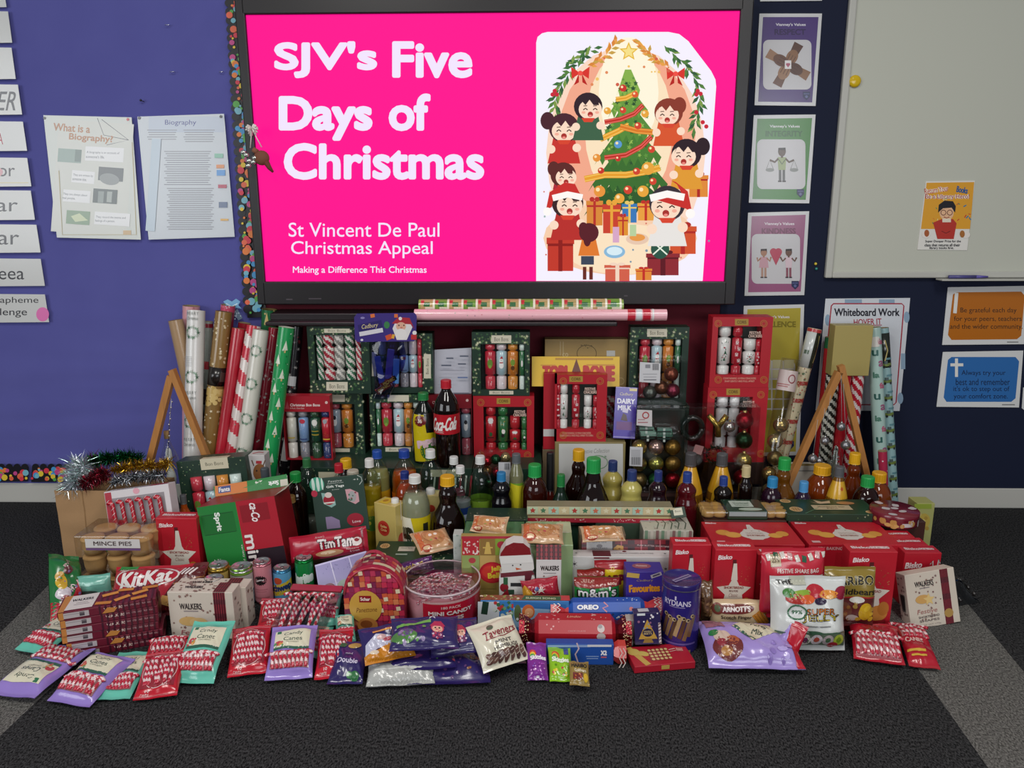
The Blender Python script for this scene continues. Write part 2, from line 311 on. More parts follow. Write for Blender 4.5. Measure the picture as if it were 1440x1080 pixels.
b = B(); A = []
r = 14
fr = [(754, 60), (756, 52), (762, 47), (770, 45), (940, 45), (955, 48), (968, 58), (1000, 100), (1006, 112), (1007, 122), (988, 395), (754, 395)]
A += [('p', fr, '#f6f1ff')]
# soft backdrop of the illustration
A += [('e', 880, 215, 112, 150, '#fbd9c4'), ('e', 882, 190, 96, 118, '#f3a98c'), ('e', 884, 180, 62, 110, '#fbe3c0'), ('e', 884, 130, 42, 78, '#fff6dd'), ('e', 872, 335, 108, 52, '#f7cfae'), ('e', 875, 350, 80, 36, '#fbe3c2'), ('f', 26, 765, 250, 1000, 380, 1, 2.2, ['#7f98a8', '#d97a6a', '#9db8b0'])]
# garland arches
def arch(pts, n, cs, ln):
    out = []
    for i in range(n):
        t = i / (n - 1) * (len(pts) - 1); k = min(int(t), len(pts) - 2); f = t - k; x = pts[k][0] + (pts[k + 1][0] - pts[k][0]) * f; y = pts[k][1] + (pts[k + 1][1] - pts[k][1]) * f
        dx, dy = pts[k + 1][0] - pts[k][0], pts[k + 1][1] - pts[k][1]; a = math.atan2(dy, dx) + rnd.choice((-.5, .5, -.25, .25, .8, -.8))
        e = (x - ln * math.cos(a), y - ln * math.sin(a)); nx, ny = -math.sin(a) * 2.6, math.cos(a) * 2.6; out.append(('p', [(x, y), ((x + e[0]) / 2 + nx, (y + e[1]) / 2 + ny), e, ((x + e[0]) / 2 - nx, (y + e[1]) / 2 - ny)], cs[i % len(cs)]))
    return out
gr = ['#3f6f3c', '#557f3f', '#7d9a4a', '#345c3a']; og = ['#e8a049', '#d9853a', '#c9a04a']
A += arch([(782, 165), (780, 140), (790, 118), (808, 90), (832, 66)], 40, gr, 15) + arch([(835, 68), (812, 85), (790, 100)], 10, gr, 13) + arch([(868, 58), (852, 78), (826, 92)], 20, og, 12)
A += arch([(975, 182), (984, 150), (982, 118), (962, 90), (934, 64)], 42, gr, 15) + arch([(900, 58), (915, 78), (940, 94)], 20, og, 12)
for x, y in ((816, 103), (950, 104)):
    A += [('p', [(x, y), (x - 13, y - 9), (x - 12, y + 8)], '#d8342c'), ('p', [(x, y), (x + 13, y - 9), (x + 12, y + 8)], '#d8342c'), ('p', [(x - 2, y), (x - 9, y + 17), (x - 2, y + 13)], '#b8231f'), ('p', [(x + 2, y), (x + 10, y + 17), (x + 3, y + 13)], '#b8231f'), ('e', x, y, 3.5, 3.5, '#f05045')]
for x, y in ((780, 128), (783, 133), (777, 133), (981, 128), (985, 132), (979, 133), (988, 172), (993, 178), (979, 158)): A += [('e', x, y, 3, 3, '#c9283a')]
A += [('f', 14, 830, 75, 945, 130, 1, 2.5, ['#e28a5a', '#d2604a', '#f2c46a'])]
# tree
for i, (yt, yb, w) in enumerate(((310, 250, 62), (276, 210, 56), (238, 180, 47), (205, 152, 38), (172, 128, 28), (144, 98, 17))):
    pt = []; nn = 9 + 2 * (6 - i)
    top = [(883 - w * .25, yb), (883 + w * .25, yb)]; ed = []
    for k in range(nn + 1): u = k / nn; ed.append((883 + w - 2 * w * u, yt - 14 + (10 if k % 2 else -1) - abs(u - .5) * 4))
    A += [('p', [top[0], top[1]] + ed, ['#2f5a2c', '#3c6d30', '#4a7d34', '#568a3a', '#6a9a40', '#86b04c'][i])]
    A += [('f', 16, 883 - w * .8, yb + 12, 883 + w * .8, yt - 16, 2.2, 4.5, ['#7ea746', '#3a6a30', '#93b854', '#2c5230', '#5f9440'], 's')]
def sash(p, w, c, c2): return [('l', p, w, c), ('l', [(x, y - w * .3) for x, y in p], 1, c2), ('l', [(x, y + w * .3) for x, y in p], 1, c2)]
A += sash([(866, 140), (880, 138), (896, 130)], 7, '#e8a030', '#f8cf6a') + sash([(850, 172), (872, 168), (892, 160), (904, 148)], 7, '#c23028', '#e8796a') + sash([(844, 196), (870, 184), (884, 176)], 8, '#e8a030', '#f8cf6a') + sash([(872, 178), (895, 184), (918, 186)], 8, '#dc7a28', '#f0b050')
A += sash([(850, 222), (880, 218), (902, 206), (916, 192)], 7, '#c23028', '#e8796a') + sash([(822, 252), (850, 246), (880, 246), (905, 242), (928, 236)], 9, '#e8a030', '#f8cf6a')
for x, y, r, c in ((876, 124, 5, '#c9342c'), (893, 133, 4.5, '#e05a30'), (854, 156, 5, '#e8a53c'), (876, 155, 4.5, '#d2432f'), (907, 160, 5.5, '#e8a53c'), (897, 177, 5, '#d2432f'), (869, 203, 5.5, '#5a98d0'), (916, 210, 5, '#d2432f'), (839, 222, 5.5, '#e8943c'), (845, 240, 4.5, '#c9342c'), (911, 237, 9, '#e8a53c'), (895, 241, 5, '#d2432f'), (843, 269, 8, '#e8953c'), (883, 267, 6, '#d2432f'), (904, 269, 8, '#e8a53c'), (871, 279, 7, '#e8a53c'), (918, 255, 5, '#d2432f'), (869, 223, 4, '#c9342c')):
    A += [('e', x, y, r, r, c), ('e', x - r * .3, y - r * .3, r * .35, r * .35, '#fbe2b0')]
A += [('s', 884, 73, 14, '#e8b93c'), ('s', 884, 73, 10, '#f6e08a')]
# presents
def gift(x, y, w, h, c, rib): return [('r', x, y, w, h, c), ('r', x, y - h * .42, w * 1.08, h * .2, c), ('r', x, y, w * .16, h * 1.02, rib), ('r', x, y - h * .3, w, h * .08, rib), ('e', x - w * .16, y - h * .58, w * .16, h * .1, rib), ('e', x + w * .16, y - h * .58, w * .16, h * .1, rib)]
A += gift(836, 300, 22, 34, '#d98a3a', '#b8322a') + gift(860, 308, 24, 40, '#c9412f', '#e8a53c') + gift(885, 300, 20, 26, '#3a78b8', '#e8c86a') + gift(908, 298, 22, 24, '#e8a040', '#c23028') + gift(876, 318, 14, 26, '#e0902f', '#b8322a') + gift(960, 338, 36, 38, '#d2532f', '#b02a24') + gift(982, 262, 26, 30, '#e08a3a', '#b02a24') + gift(788, 358, 36, 46, '#c23a2c', '#8e1f1c') + gift(932, 372, 44, 30, '#8e2c34', '#5e1a24') + gift(905, 386, 22, 16, '#e08a3a', '#c23028') + gift(868, 384, 34, 22, '#d2604a', '#f2d6c0')
A += [('e', 928, 350, 13, 14, '#2c5546'), ('l', [(918, 340), (938, 358)], 2, '#e8f0e0'), ('l', [(938, 340), (918, 358)], 2, '#e8f0e0'), ('e', 864, 354, 15, 9, '#8ab8d8'), ('e', 864, 353, 11, 6, '#d8ecf4'), ('e', 896, 336, 16, 8, '#e8c8b0'), ('e', 896, 334, 11, 5, '#e89a4a'), ('r', 866, 330, 9, 22, '#d8a8c8'), ('r', 890, 324, 9, 16, '#b8d0a0')]
SK = '#fbdcc4'
def kid(x, y, r, hair, top, hat=False, tilt=0, pony=None, back=False):
    o = [('p', [(x - r * .75, y + r * .7), (x + r * .75, y + r * .7), (x + r * 1.15, y + r * 2.5), (x - r * 1.15, y + r * 2.5)], top)]
    if pony: o += [('e', x + pony * r, y - r * .5, r * .5, r * .62, hair)]
    o += [('e', x, y, r * 1.06, r * 1.04, hair)]
    if back: return o + [('e', x + pony * r * .3, y + r * .8, r * .4, r * .7, hair)]
    o += [('e', x + tilt, y + r * .22, r * .86, r * .74, SK)]
    for s in (-1, 1):
        ex, ey = x + tilt + s * r * .36, y + r * .2
        o += [('l', [(ex - r * .16, ey + r * .05), (ex, ey - r * .07), (ex + r * .16, ey + r * .05)], r * .08, '#3a2420'), ('e', ex + s * r * .14, ey + r * .24, r * .15, r * .1, '#f5b09a'), ('l', [(ex - r * .15, ey - r * .24), (ex + r * .13, ey - r * .26)], r * .06, '#5a3a30')]
    o += [('e', x + tilt, y + r * .58, r * .2, r * .2, '#a8322c'), ('e', x + tilt, y + r * .68, r * .12, r * .08, '#f08a80'), ('p', [(x - r * .85, y), (x - r * .6, y - r * .55), (x - r * .2, y - r * .1), (x + r * .1, y - r * .5), (x + r * .4, y - r * .1), (x + r * .8, y - r * .1), (x + r * .7, y - r * .75), (x - r * .6, y - r * .8)], hair)]
    if hat: s = hat; o += [('p', [(x - r * .95, y - r * .3), (x + r * .95, y - r * .35), (x + r * .5, y - r * 1.25), (x - s * r * .2, y - r * 1.35), (x - s * r * 1.2, y - r * .7), (x - s * r * 1.45, y + r * .5), (x - s * r * 1.05, y + r * .3)], '#c8302c'), ('l', [(x - r * 1.0, y - r * .3), (x, y - r * .55), (x + r * 1.0, y - r * .35)], r * .42, '#fff8f4'), ('e', x - s * r * 1.35, y + r * .6, r * .28, r * .28, '#fffaf6')]
    o += [('e', x - r * .9, y + r * 1.5, r * .3, r * .3, SK), ('e', x + r * .9, y + r * 1.4, r * .3, r * .3, SK), ('p', [(x - r * .5, y + r * .85), (x + r * .5, y + r * .85), (x + r * .3, y + r * 1.15), (x - r * .3, y + r * 1.15)], '#d8452f')]
    return o
A += kid(793, 180, 20, '#4a2530', '#c8352f', pony=-1.15) + kid(827, 150, 19, '#33222c', '#3f6248', tilt=3) + kid(940, 158, 19, '#8a3a2c', '#d8562f', tilt=-2, pony=.8) + kid(965, 216, 20, '#2f2028', '#e09a34', tilt=-4, pony=1.15) + kid(792, 246, 17, '#5e2a28', '#b02c3a', tilt=4, pony=-.8) + kid(798, 285, 21, '#3a2428', '#b8302c', hat=1, tilt=3) + kid(938, 286, 24, '#3a3038', '#e8e4e0', hat=-1, tilt=-2)
A += [('r', 826, 366, 18, 12, '#3d4658'), ('r', 822, 384, 5, 18, '#6a2c24'), ('r', 831, 384, 5, 18, '#6a2c24')] + kid(828, 327, 13, '#5a2028', '#e07a30', pony=-.6, back=True)
b.art(SP, A, 'emit', base=.0012, step=.000008); b.build('slide_illustration', scr, True)
# ------------------------------------------------------------------ ledge under the screen and the two rolls on it
lz = W(720, 449, 2.60).z
b = B(); b.box(W(380, 450, 2.6).x, W(866, 450, 2.6).x, 2.545, WALL - .031, lz - .016, lz - .0016, M('#1d1418', 'card'), .004); b.box(W(380, 450, 2.6).x, W(866, 450, 2.6).x, 2.60, WALL - .031, lz - .004, lz + .0195, M('#1d1418', 'card'), .003); o = b.build('pen_tray', None, True); tag(o, 'long dark ledge under the screen carrying two wrapping paper rolls', 'ledge')
def roll(name, label, p0, p1, r, paint, items=(), band=None, group='wrapping paper rolls', seg=24, endc='#8a7a5c', span=(-100, 100), n=1):
    """wrapping paper roll from bottom point p0 to top point p1"""
    p0, p1 = Vector(p0), Vector(p1); z = (p1 - p0); Ln = z.length; z.normalize(); x = Vector((1, 0, 0)) if abs(z.x) < .8 else Vector((0, 0, -1)); x = (x - z * x.dot(z)).normalized(); y = z.cross(x)
    m = Matrix((x, y, z)).transposed().to_4x4(); m.translation = p0
    t = thing(name, label, 'wrapping paper', mat=m, group=group)
    b = B(); nr = max(2, int(Ln / .006)) if callable(paint) else 1
    prof = [(r, Ln * i / nr) for i in range(nr + 1)]
    if callable(paint): b.lathe(prof, lambda i: paint(i // 32 * .006, i % 32 / 32), 32)
    else: b.lathe(prof, paint, seg)
    b.lathe([(r, Ln), (r * .86, Ln + .0005), (r * .84, Ln - .05), (.0001, Ln - .05)], M(endc, 'matte'), seg); b.lathe([(.0001, 0), (r, 0)], M(endc, 'matte'), seg)
    S = cyl(lambda zz: r, 0, Ln, *span)
    if items: b.art(S, items, 'film', base=.0004)
    b.build('paper', t)
    if band:
        z0, z1, bc, bi = band; z0, z1 = z0 * Ln, z1 * Ln; c = B(); c.lathe([(r + .0006, z0), (r + .0012, z0), (r + .0012, z1), (r + .0006, z1)], M(bc, 'film'), seg); c.art(cyl(lambda zz: r + .0013, z0, z1, *span), bi, 'film'); c.build('paper_label', t)
    return t
it = []
for i in range(14):
    v = .02 + i * .07; it += [('r', .5, v + .02, .8, .06, '#6f9a3c' if i % 2 else '#b9a06a'), ('r', .62, v + .035, .22, .045, '#e9e4d2'), ('r', .4, v + .02, .18, .03, '#2f6a3a'), ('r', .3, v, .2, .016, '#c8343c'), ('r', .5, v + .055, .85, .01, '#efe9d6')]
r1 = 16 * mpp(2.6, 440) / 2; A1, A2 = W(585, 441, 2.6), W(935, 441, 2.6)
p0, p1 = Vector((A1.x, 2.571, lz + r1)), Vector((A2.x, 2.571, lz + r1))
pk = [('f', 60, 0.05, .02, .95, .98, .02, .05, ['#c8505a', '#7aa88a', '#f0d8a8', '#8a6a8a', '#d8889a'], 'x'), ('r', .5, .86, 1, .03, '#c8283c'), ('r', .5, .92, 1, .03, '#c8283c'), ('r', .5, .89, 1, .022, '#d9dde0'), ('r', .5, .945, 1, .008, '#e8e4e4')]
roll('wrapping_paper_roll', 'pink floral wrapping paper roll with red end label lying on the ledge under the screen', p0, p1, r1, M('#f2b6c0', 'film'), pk, group=None)
r2 = 19 * mpp(2.64, 425) / 2; A1, A2 = W(591, 425, 2.64), W(875, 425, 2.64)
roll('wrapping_paper_roll', 'green gift-print wrapping paper roll lying behind the pink roll on the ledge', Vector((A1.x, 2.571 + r1 + r2 + .003, lz + .02 + r2)), Vector((A2.x, 2.571 + r1 + r2 + .003, lz + .02 + r2)), r2, M('#8fae52', 'film'), it, group=None)
# ------------------------------------------------------------------ things pinned to the wall
def sheet(name, label, cat, c, items, col='#e8e6de', Y=WALL - .016, group=None, k='film', edge='#d8d6d0', th=.0016):
    """a flat sheet on the wall; c = photo corners TL, TR, BR, BL; its print is laid out in photo units on the wall plane"""
    if c[0][0] < 330: Y = WALL - .027
    p = [W(x, y, Y) for x, y in c]; q = [v + Vector((0, th, 0)) for v in p]; b = B()
    b.add(p + q, [(3, 2, 1, 0), (4, 5, 6, 7), (0, 1, 5, 4), (1, 2, 6, 5), (2, 3, 7, 6), (3, 0, 4, 7)], M(col, k)); b.art(pxs(Y), items, k); o = b.build(name, None, True)
    return tag(o, label, cat, group)
INK = '#2a2a30'
def strip(y0, y1, x1, items, label, s=6):
    sheet('word_card', label, 'word card', [(-60 + s * .3, y0 - 1), (x1 - s, y0), (x1, y1), (-60, y1 + 1)], items, '#d2d2cf', group='word cards down the left edge')
G = 'beside the purple backing'
strip(-30, 10, 9, [], 'white word card cut off by the top left corner of the photo')
strip(16, 60, 17, [], 'blank white card second from the top down the left edge')
strip(67, 111, 22, [], 'blank white card just above the one ending in ER')
strip(119, 161, 31, [('t', 11, 142, 26, 26, 'ER', INK, -.005, 0, .2)], 'white word card with capital letters ER in black')
strip(171, 212, 38, [('t', 0, 195, 9, 16, 'A', '#b03a4a', 0)], 'white word card ending in a red capital A')
strip(222, 262, 44, [('t', 9, 242, 24, 12, 'or', INK), ('e', -2, 242, 6, 6, '#d8a0a8'), ('l', [(-30, 257), (40, 257)], 1, '#d8c890')], 'white word card ending in or with a tan line')
strip(268, 309, 49, [('t', 10, 291, 30, 13, 'ar', INK)], 'white word card ending in ar, fourth from the bottom of the column')
strip(316, 355, 57, [('t', 12, 337, 30, 14, 'ar', INK)], 'white word card ending in ar just above the one reading eea')
strip(364, 402, 63, [('t', 16, 387, 36, 12, 'eea', INK)], 'white word card ending in eea')
strip(414, 453, 69, [('e', 60, 442, 9, 10, '#e878b8'), ('t', 24, 423, 60, 11, 'rapheme', INK), ('t', 17, 440, 42, 13, 'llenge', INK)], 'white card reading rapheme llenge with a pink corner')
lam = '#ccd0c9'
ln = lambda x, y, w, n, g=3.2, c='#8a8c94', h=1.0: [('r', x, y + g * i, w - (i % 3) * w * .06, h, c) for i in range(n)]
sheet('poster', 'laminated poster reading What is a Biography pinned on the purple backing', 'poster', [(61, 162), (185, 165), (198, 337), (80, 334)],
      [('r', 130, 250, 106, 158, '#cfd0c8', -4), ('l', [(137, 166), (146, 190), (181, 197)], .8, '#4a4a52'), ('l', [(143, 168), (181, 197), (150, 204)], .8, '#4a4a52'), ('t', 101, 180, 52, 11, 'What is a', '#b07a50', .03, -4), ('t', 128, 195, 62, 12, 'Biography?', '#b07a50', .03, -4),
       ('r', 98, 219, 33, 19, '#8fa39a', -4), ('r', 110, 219, 9, 17, '#6d7f78', -4), ('r', 147, 217, 54, 20, '#e4e4e4', -3), ('t', 145, 215, 46, 4, 'A biography is an account of', '#5a5c66', 0, -2), ('t', 134, 220.5, 26, 4, "someone's life.", '#5a5c66', 0, -2),
       ('r', 117, 249, 32, 17, '#e4e4e4', -5), ('t', 117, 247, 28, 4, 'They are written by', '#5a5c66', 0, -4), ('t', 112, 252, 20, 4, 'someone else.', '#5a5c66', 0, -4), ('r', 156, 245, 35, 19, '#5d6264', -4), ('e', 154, 252, 14, 8, '#8a8f8e', -10),
       ('r', 108, 276, 38, 17, '#e4e4e4', -4), ('t', 106, 274, 34, 4, 'They are always about', '#5a5c66', 0, -4), ('t', 97, 279, 18, 4, 'real people.', '#5a5c66', 0, -4), ('r', 148, 276, 34, 20, '#4f5a58', -4), ('r', 142, 277, 8, 16, '#8a9490', -4), ('r', 154, 277, 7, 15, '#a0a8a2', -4),
       ('r', 110, 306, 33, 19, '#7f9a7c', -4), ('p', [(100, 304), (112, 300), (124, 310), (106, 312)], '#c6d0a8'), ('r', 158, 308, 50, 18, '#e4e4e4', -4), ('t', 156, 306, 42, 4, 'They record the events and', '#5a5c66', 0, -2), ('t', 148, 311, 28, 4, 'feelings of a person.', '#5a5c66', 0, -2),
       ('l', [(83, 240), (88, 330), (192, 330), (186, 200)], 1, '#b8a878'), ('r', 179, 327, 11, 6, '#c8a878'), ('e', 63, 166, 2, 2, '#222'), ('e', 180, 168, 2, 2, '#c03040')], lam)
sheet('poster', 'laminated blue text poster headed Biography beside the larger one', 'poster', [(193, 164), (315, 160), (330, 333), (209, 337)],
      [('r', 262, 175, 106, 22, '#b9c2d0'), ('t', 254, 173, 44, 9, 'Biography', '#4a4e8a', .01)] + ln(228, 183, 42, 5) + ln(280, 183, 44, 6) + ln(264, 213, 66, 16, 3.1) + ln(268, 265, 66, 20, 3.0) + [('r', 216, 260, 13, 130, '#b7c6d2', -4), ('r', 310, 234, 11, 5, '#d88a50'), ('r', 311, 243, 12, 8, '#4a90d0'), ('r', 313, 262, 12, 5, '#b03050'), ('r', 314, 288, 12, 8, '#5a6a8a'), ('r', 316, 309, 11, 3, '#d8a850'), ('r', 308, 219, 12, 6, '#80b8a0'), ('e', 196, 166, 2, 2, '#222'), ('e', 311, 164, 2, 2, '#222')], '#c4cad0')
# shine on laminated plastic comes from the room's own light; staples left in the backing
for i, (x, y) in enumerate(((235, 35), (242, 101), (311, 101))):
    b = B(); c = W(x, y, WALL - .026); b.tube([c + Vector((-.007, .006, 0)), c + Vector((-.007, 0, 0)), c + Vector((.007, 0, .0005)), c + Vector((.007, .006, 0))], .0012, M('#d8d8e0', 'foil'), 6)
    tag(b.build('staple', None, True), ['silver staple high in the purple backing', 'silver staple in the creased part of the purple backing', 'silver staple in the purple backing nearest the screen border'][i], 'staple', 'staples')
b = B(); c = W(198, 141, WALL - .028); b.ball(c, .004, M('#1c1c22')); b.tube([c, c + Vector((.008, .008, -.004))], .0015, M('#55555c', 'foil'), 6); tag(b.build('push_pin', None, True), 'small dark push pin in the purple backing above the posters', 'pin')
# values posters
def crest(x, y): return [('p', [(x - 5, y - 6), (x + 5, y - 6), (x + 5, y + 1), (x, y + 6), (x - 5, y + 1)], '#1e2450'), ('r', x, y - 3, 8, 2, '#4a5280'), ('e', x, y + 1, 2, 2, '#5a6090')]
def value(word, c, col, dk, icon, label, wt=30):
    (x0, y0), (x1, y1), (x2, y2), (x3, y3) = c; cx = (x0 + x1 + x2 + x3) / 4; cy = (y0 + y2) / 2; h = y2 - y0; ins = lambda f: [(x0 + 5, y0 + 5), (x1 - 5, y1 + 5), (x2 - 5, y2 - 5), (x3 + 5, y3 - 5)]
    rr = lambda X, Y, w, hh, q, cc: [('r', X, Y, w, hh - 2 * q, cc), ('r', X, Y, w - 2 * q, hh, cc)] + [('e', X + sx * (w / 2 - q), Y + sy * (hh / 2 - q), q, q, cc) for sx in (-1, 1) for sy in (-1, 1)]
    it = [('p', ins(0), col), ('t', cx + 4, y0 + 16, 42, 5, "Vianney's Values", '#e6e2e6', .02), ('t', cx + 3, y0 + 26, wt, 8.5, word, dk, .05)] + rr(cx - 1, cy + 7, 68, 70, 8, '#c9c7c9') + icon(cx, cy + 7) + crest(cx + 26, y2 - 14)
    sheet('value_poster', label, 'poster', c, it, '#cfcfcf', group='values posters beside the screen')
def ic_hands(x, y):
    s1, s2, s3, s4 = '#5a3c30', '#8a6448', '#6a4838', '#9a7458'; o = []
    for a, c in ((62, s1), (-30, s2), (242, s3), (150, s4)):
        r = math.radians(a); d = Vector((math.cos(r), -math.sin(r))); n = Vector((-d.y, d.x)); p = Vector((x, y)); L = 33
        o += [('p', [tuple(p + d * 14 + n * 5.5), tuple(p + d * L + n * 7), tuple(p + d * L - n * 7), tuple(p + d * 14 - n * 5.5)], c)]
    for a, c in ((62, s2), (-30, s1), (242, s4), (150, s3)):
        r = math.radians(a); d = Vector((math.cos(r), -math.sin(r))); n = Vector((-d.y, d.x)); p = Vector((x, y)) + d * 12
        o += [('e', p.x, p.y, 11, 8, c, a)] + [('l', [tuple(p + n * k - d * 7), tuple(p + n * k * 1.1 + d * 3)], .8, '#4a3028') for k in (-4, 0, 4)]
    return o + [('r', x, y, 9, 12, '#e6e2e2'), ('e', x - 1.2, y - .6, 1.8, 1.6, '#b05a70'), ('e', x + 1.2, y - .6, 1.8, 1.6, '#b05a70'), ('p', [(x - 3, y), (x + 3, y), (x, y + 4)], '#b05a70')]
def person(x, y, s, skin, hair, top, leg, arms, dress=False):
    o = [('r', x - 2.6 * s, y + 17 * s, 3.6 * s, 17 * s, leg), ('r', x + 2.6 * s, y + 17 * s, 3.6 * s, 17 * s, leg), ('r', x - 3 * s, y + 26 * s, 5 * s, 2 * s, '#3a3234'), ('r', x + 3 * s, y + 26 * s, 5 * s, 2 * s, '#3a3234')]
    o += [('p', [(x - 6 * s, y - 8 * s), (x + 6 * s, y - 8 * s), (x + (8 if dress else 5) * s, y + 10 * s), (x - (8 if dress else 5) * s, y + 10 * s)], top)]
    for sx, (ax, ay) in zip((-1, 1), arms): o += [('l', [(x + sx * 5 * s, y - 6 * s), (x + sx * 10 * s, y - 1 * s), (x + ax * s, y + ay * s)], 2.8 * s, skin)]
    return o + [('r', x, y - 9 * s, 3 * s, 4 * s, skin), ('e', x, y - 15 * s, 5.2 * s, 6 * s, skin), ('p', [(x - 5.5 * s, y - 14 * s), (x - 5 * s, y - 21 * s), (x + 5 * s, y - 21.5 * s), (x + 5.5 * s, y - 14 * s), (x + 4 * s, y - 18 * s), (x - 4 * s, y - 18 * s)], hair)]
def ic_scales(x, y):
    o = person(x, y - 2, 1.0, '#5a4638', '#2e2624', '#9aa878', '#5a5a58', ((-17, -4), (17, -4))) + [('l', [(x - 4, y - 6), (x, y), (x + 4, y - 6)], 1.2, '#4a5a4a')]
    for s in (-1, 1): X = x + s * 17; o += [('l', [(X - 5, y + 7), (X, y - 6), (X + 5, y + 7)], .7, '#6a6a66'), ('e', X, y + 8, 6, 2.6, '#8a8c88')]
    return o
def ic_heart(x, y):
    o = person(x - 18, y + 4, .85, '#a87a60', '#3a2a28', '#c89aa4', '#b08a78', ((-11, -7), (12, -8)), True) + person(x + 17, y + 4, .85, '#6a4a3c', '#2e2422', '#d8c0c8', '#8a4a5a', ((-14, -8), (13, -7)))
    return o + [('e', x - 4.5, y - 10, 5, 5, '#b8445a'), ('e', x + 2.5, y - 10, 5, 5, '#b8445a'), ('p', [(x - 9.3, y - 8.5), (x + 7.3, y - 8.5), (x - 1, y + 9)], '#b8445a')]
def ic_bars(x, y):
    o = []
    for i in range(4):
        for j in range(6): o += [('r', x - 24 + i * 16, y - 30 + j * 14, 14, 12, '#a89a3c' if j > 3 - i else '#c8c49a')]
    return o + [('s', x - 14, y - 26, 7, '#b8a848')]
sheet('value_poster', 'sliver of a poster cut off at the top beside the screen', 'poster', [(1070, -60), (1157, -61), (1156, 1), (1069, 2)], [], '#cfcfcf', group='values posters beside the screen')
value('RESPECT', [(1068, 19), (1156, 19), (1147, 149), (1061, 148)], '#4b3474', '#332350', ic_hands, 'purple Respect poster with four joined hands', 44)
value('INTEGRITY', [(1060, 162), (1147, 161), (1138, 286), (1053, 285)], '#418036', '#275c26', ic_scales, 'green Integrity poster with a figure holding scales', 52)
value('KINDNESS', [(1052, 299), (1138, 297), (1131, 415), (1047, 416)], '#98547a', '#6c3050', ic_heart, 'pink Kindness poster with two figures and a heart', 48)
value('EXCELLENCE', [(1046, 430), (1131, 428), (1124, 640), (1040, 642)], '#b0a038', '#7c701e', ic_bars, 'yellow Excellence poster half hidden behind the red cracker boxes', 62)
for i, (x, y, c) in enumerate(((1147, 371, '#d8c040'), (1148, 378, '#2f8a80'))):
    b = B(); p = W(x, y, WALL - .016); b.ball(p, .005, M(c, 'gloss')); b.ball(p + Vector((0, .003, 0)), .003, M(c, 'gloss')); tag(b.build('push_pin', None, True), ['yellow push pin beside the pink poster', 'teal push pin just under the yellow pin'][i], 'pin')
# whiteboard
wbt = thing('whiteboard', 'large whiteboard with an aluminium frame on the navy wall', 'whiteboard', W(1155, 390, WALL - .012))
wx0 = (W(1192, 0, WALL).x + W(1155, 388, WALL).x) / 2; wz0 = W(1250, 391, WALL - .03).z; b = B(); b.box(wx0 + .004, 3.4, WALL - .024, WALL - .0125, wz0 + .004, 2.45, M('#c2c3b6', 'gloss')); b.build('writing_surface', wbt, True)
b = B(); AL = M('#b9b8b0', 'card'); b.box(wx0, wx0 + .024, WALL - .031, WALL - .0125, wz0, 2.46, AL, .004); b.box(wx0 + .024, 3.4, WALL - .031, WALL - .0125, wz0, wz0 + .022, AL, .004); b.build('frame', wbt, True)
b = B(); b.box(W(1320, 391, WALL - .05).x, 3.2, WALL - .075, WALL - .031, wz0 - .006, wz0 - .001, AL, .001); b.build('pen_tray', wbt, True)
pt = thing('marker_pen', 'purple whiteboard marker lying on the whiteboard tray', 'pen', W(1358, 389, WALL - .05)); pz = wz0 + .006; b = B(); b.tube([Vector((W(1334, 390, WALL - .05).x, WALL - .05, pz)), Vector((W(1372, 390, WALL - .05).x, WALL - .05, pz))], .006, M('#4a4680'), 10); b.build('barrel', pt, True)
b = B(); b.tube([Vector((W(1372, 390, WALL - .05).x, WALL - .05, pz)), Vector((W(1389, 390, WALL - .05).x, WALL - .05, pz))], lambda t: .006 * (1 - .5 * t), M('#5a50a0'), 10); b.build('cap', pt, True)
b = B(); c = W(1203, 114, WALL - .032); b.lathe([(.0001, 0), (.019, 0), (.02, .003), (.018, .009), (.012, .011), (.0001, .0115)], M('#d8b41c', 'gloss'), 20, tf=Matrix.Translation(c + Vector((0, .0078, 0))) @ Matrix.Rotation(math.radians(90), 4, 'X')); tag(b.build('magnet', None, True), 'round yellow magnet on the whiteboard', 'magnet')
Yw = WALL - .0262
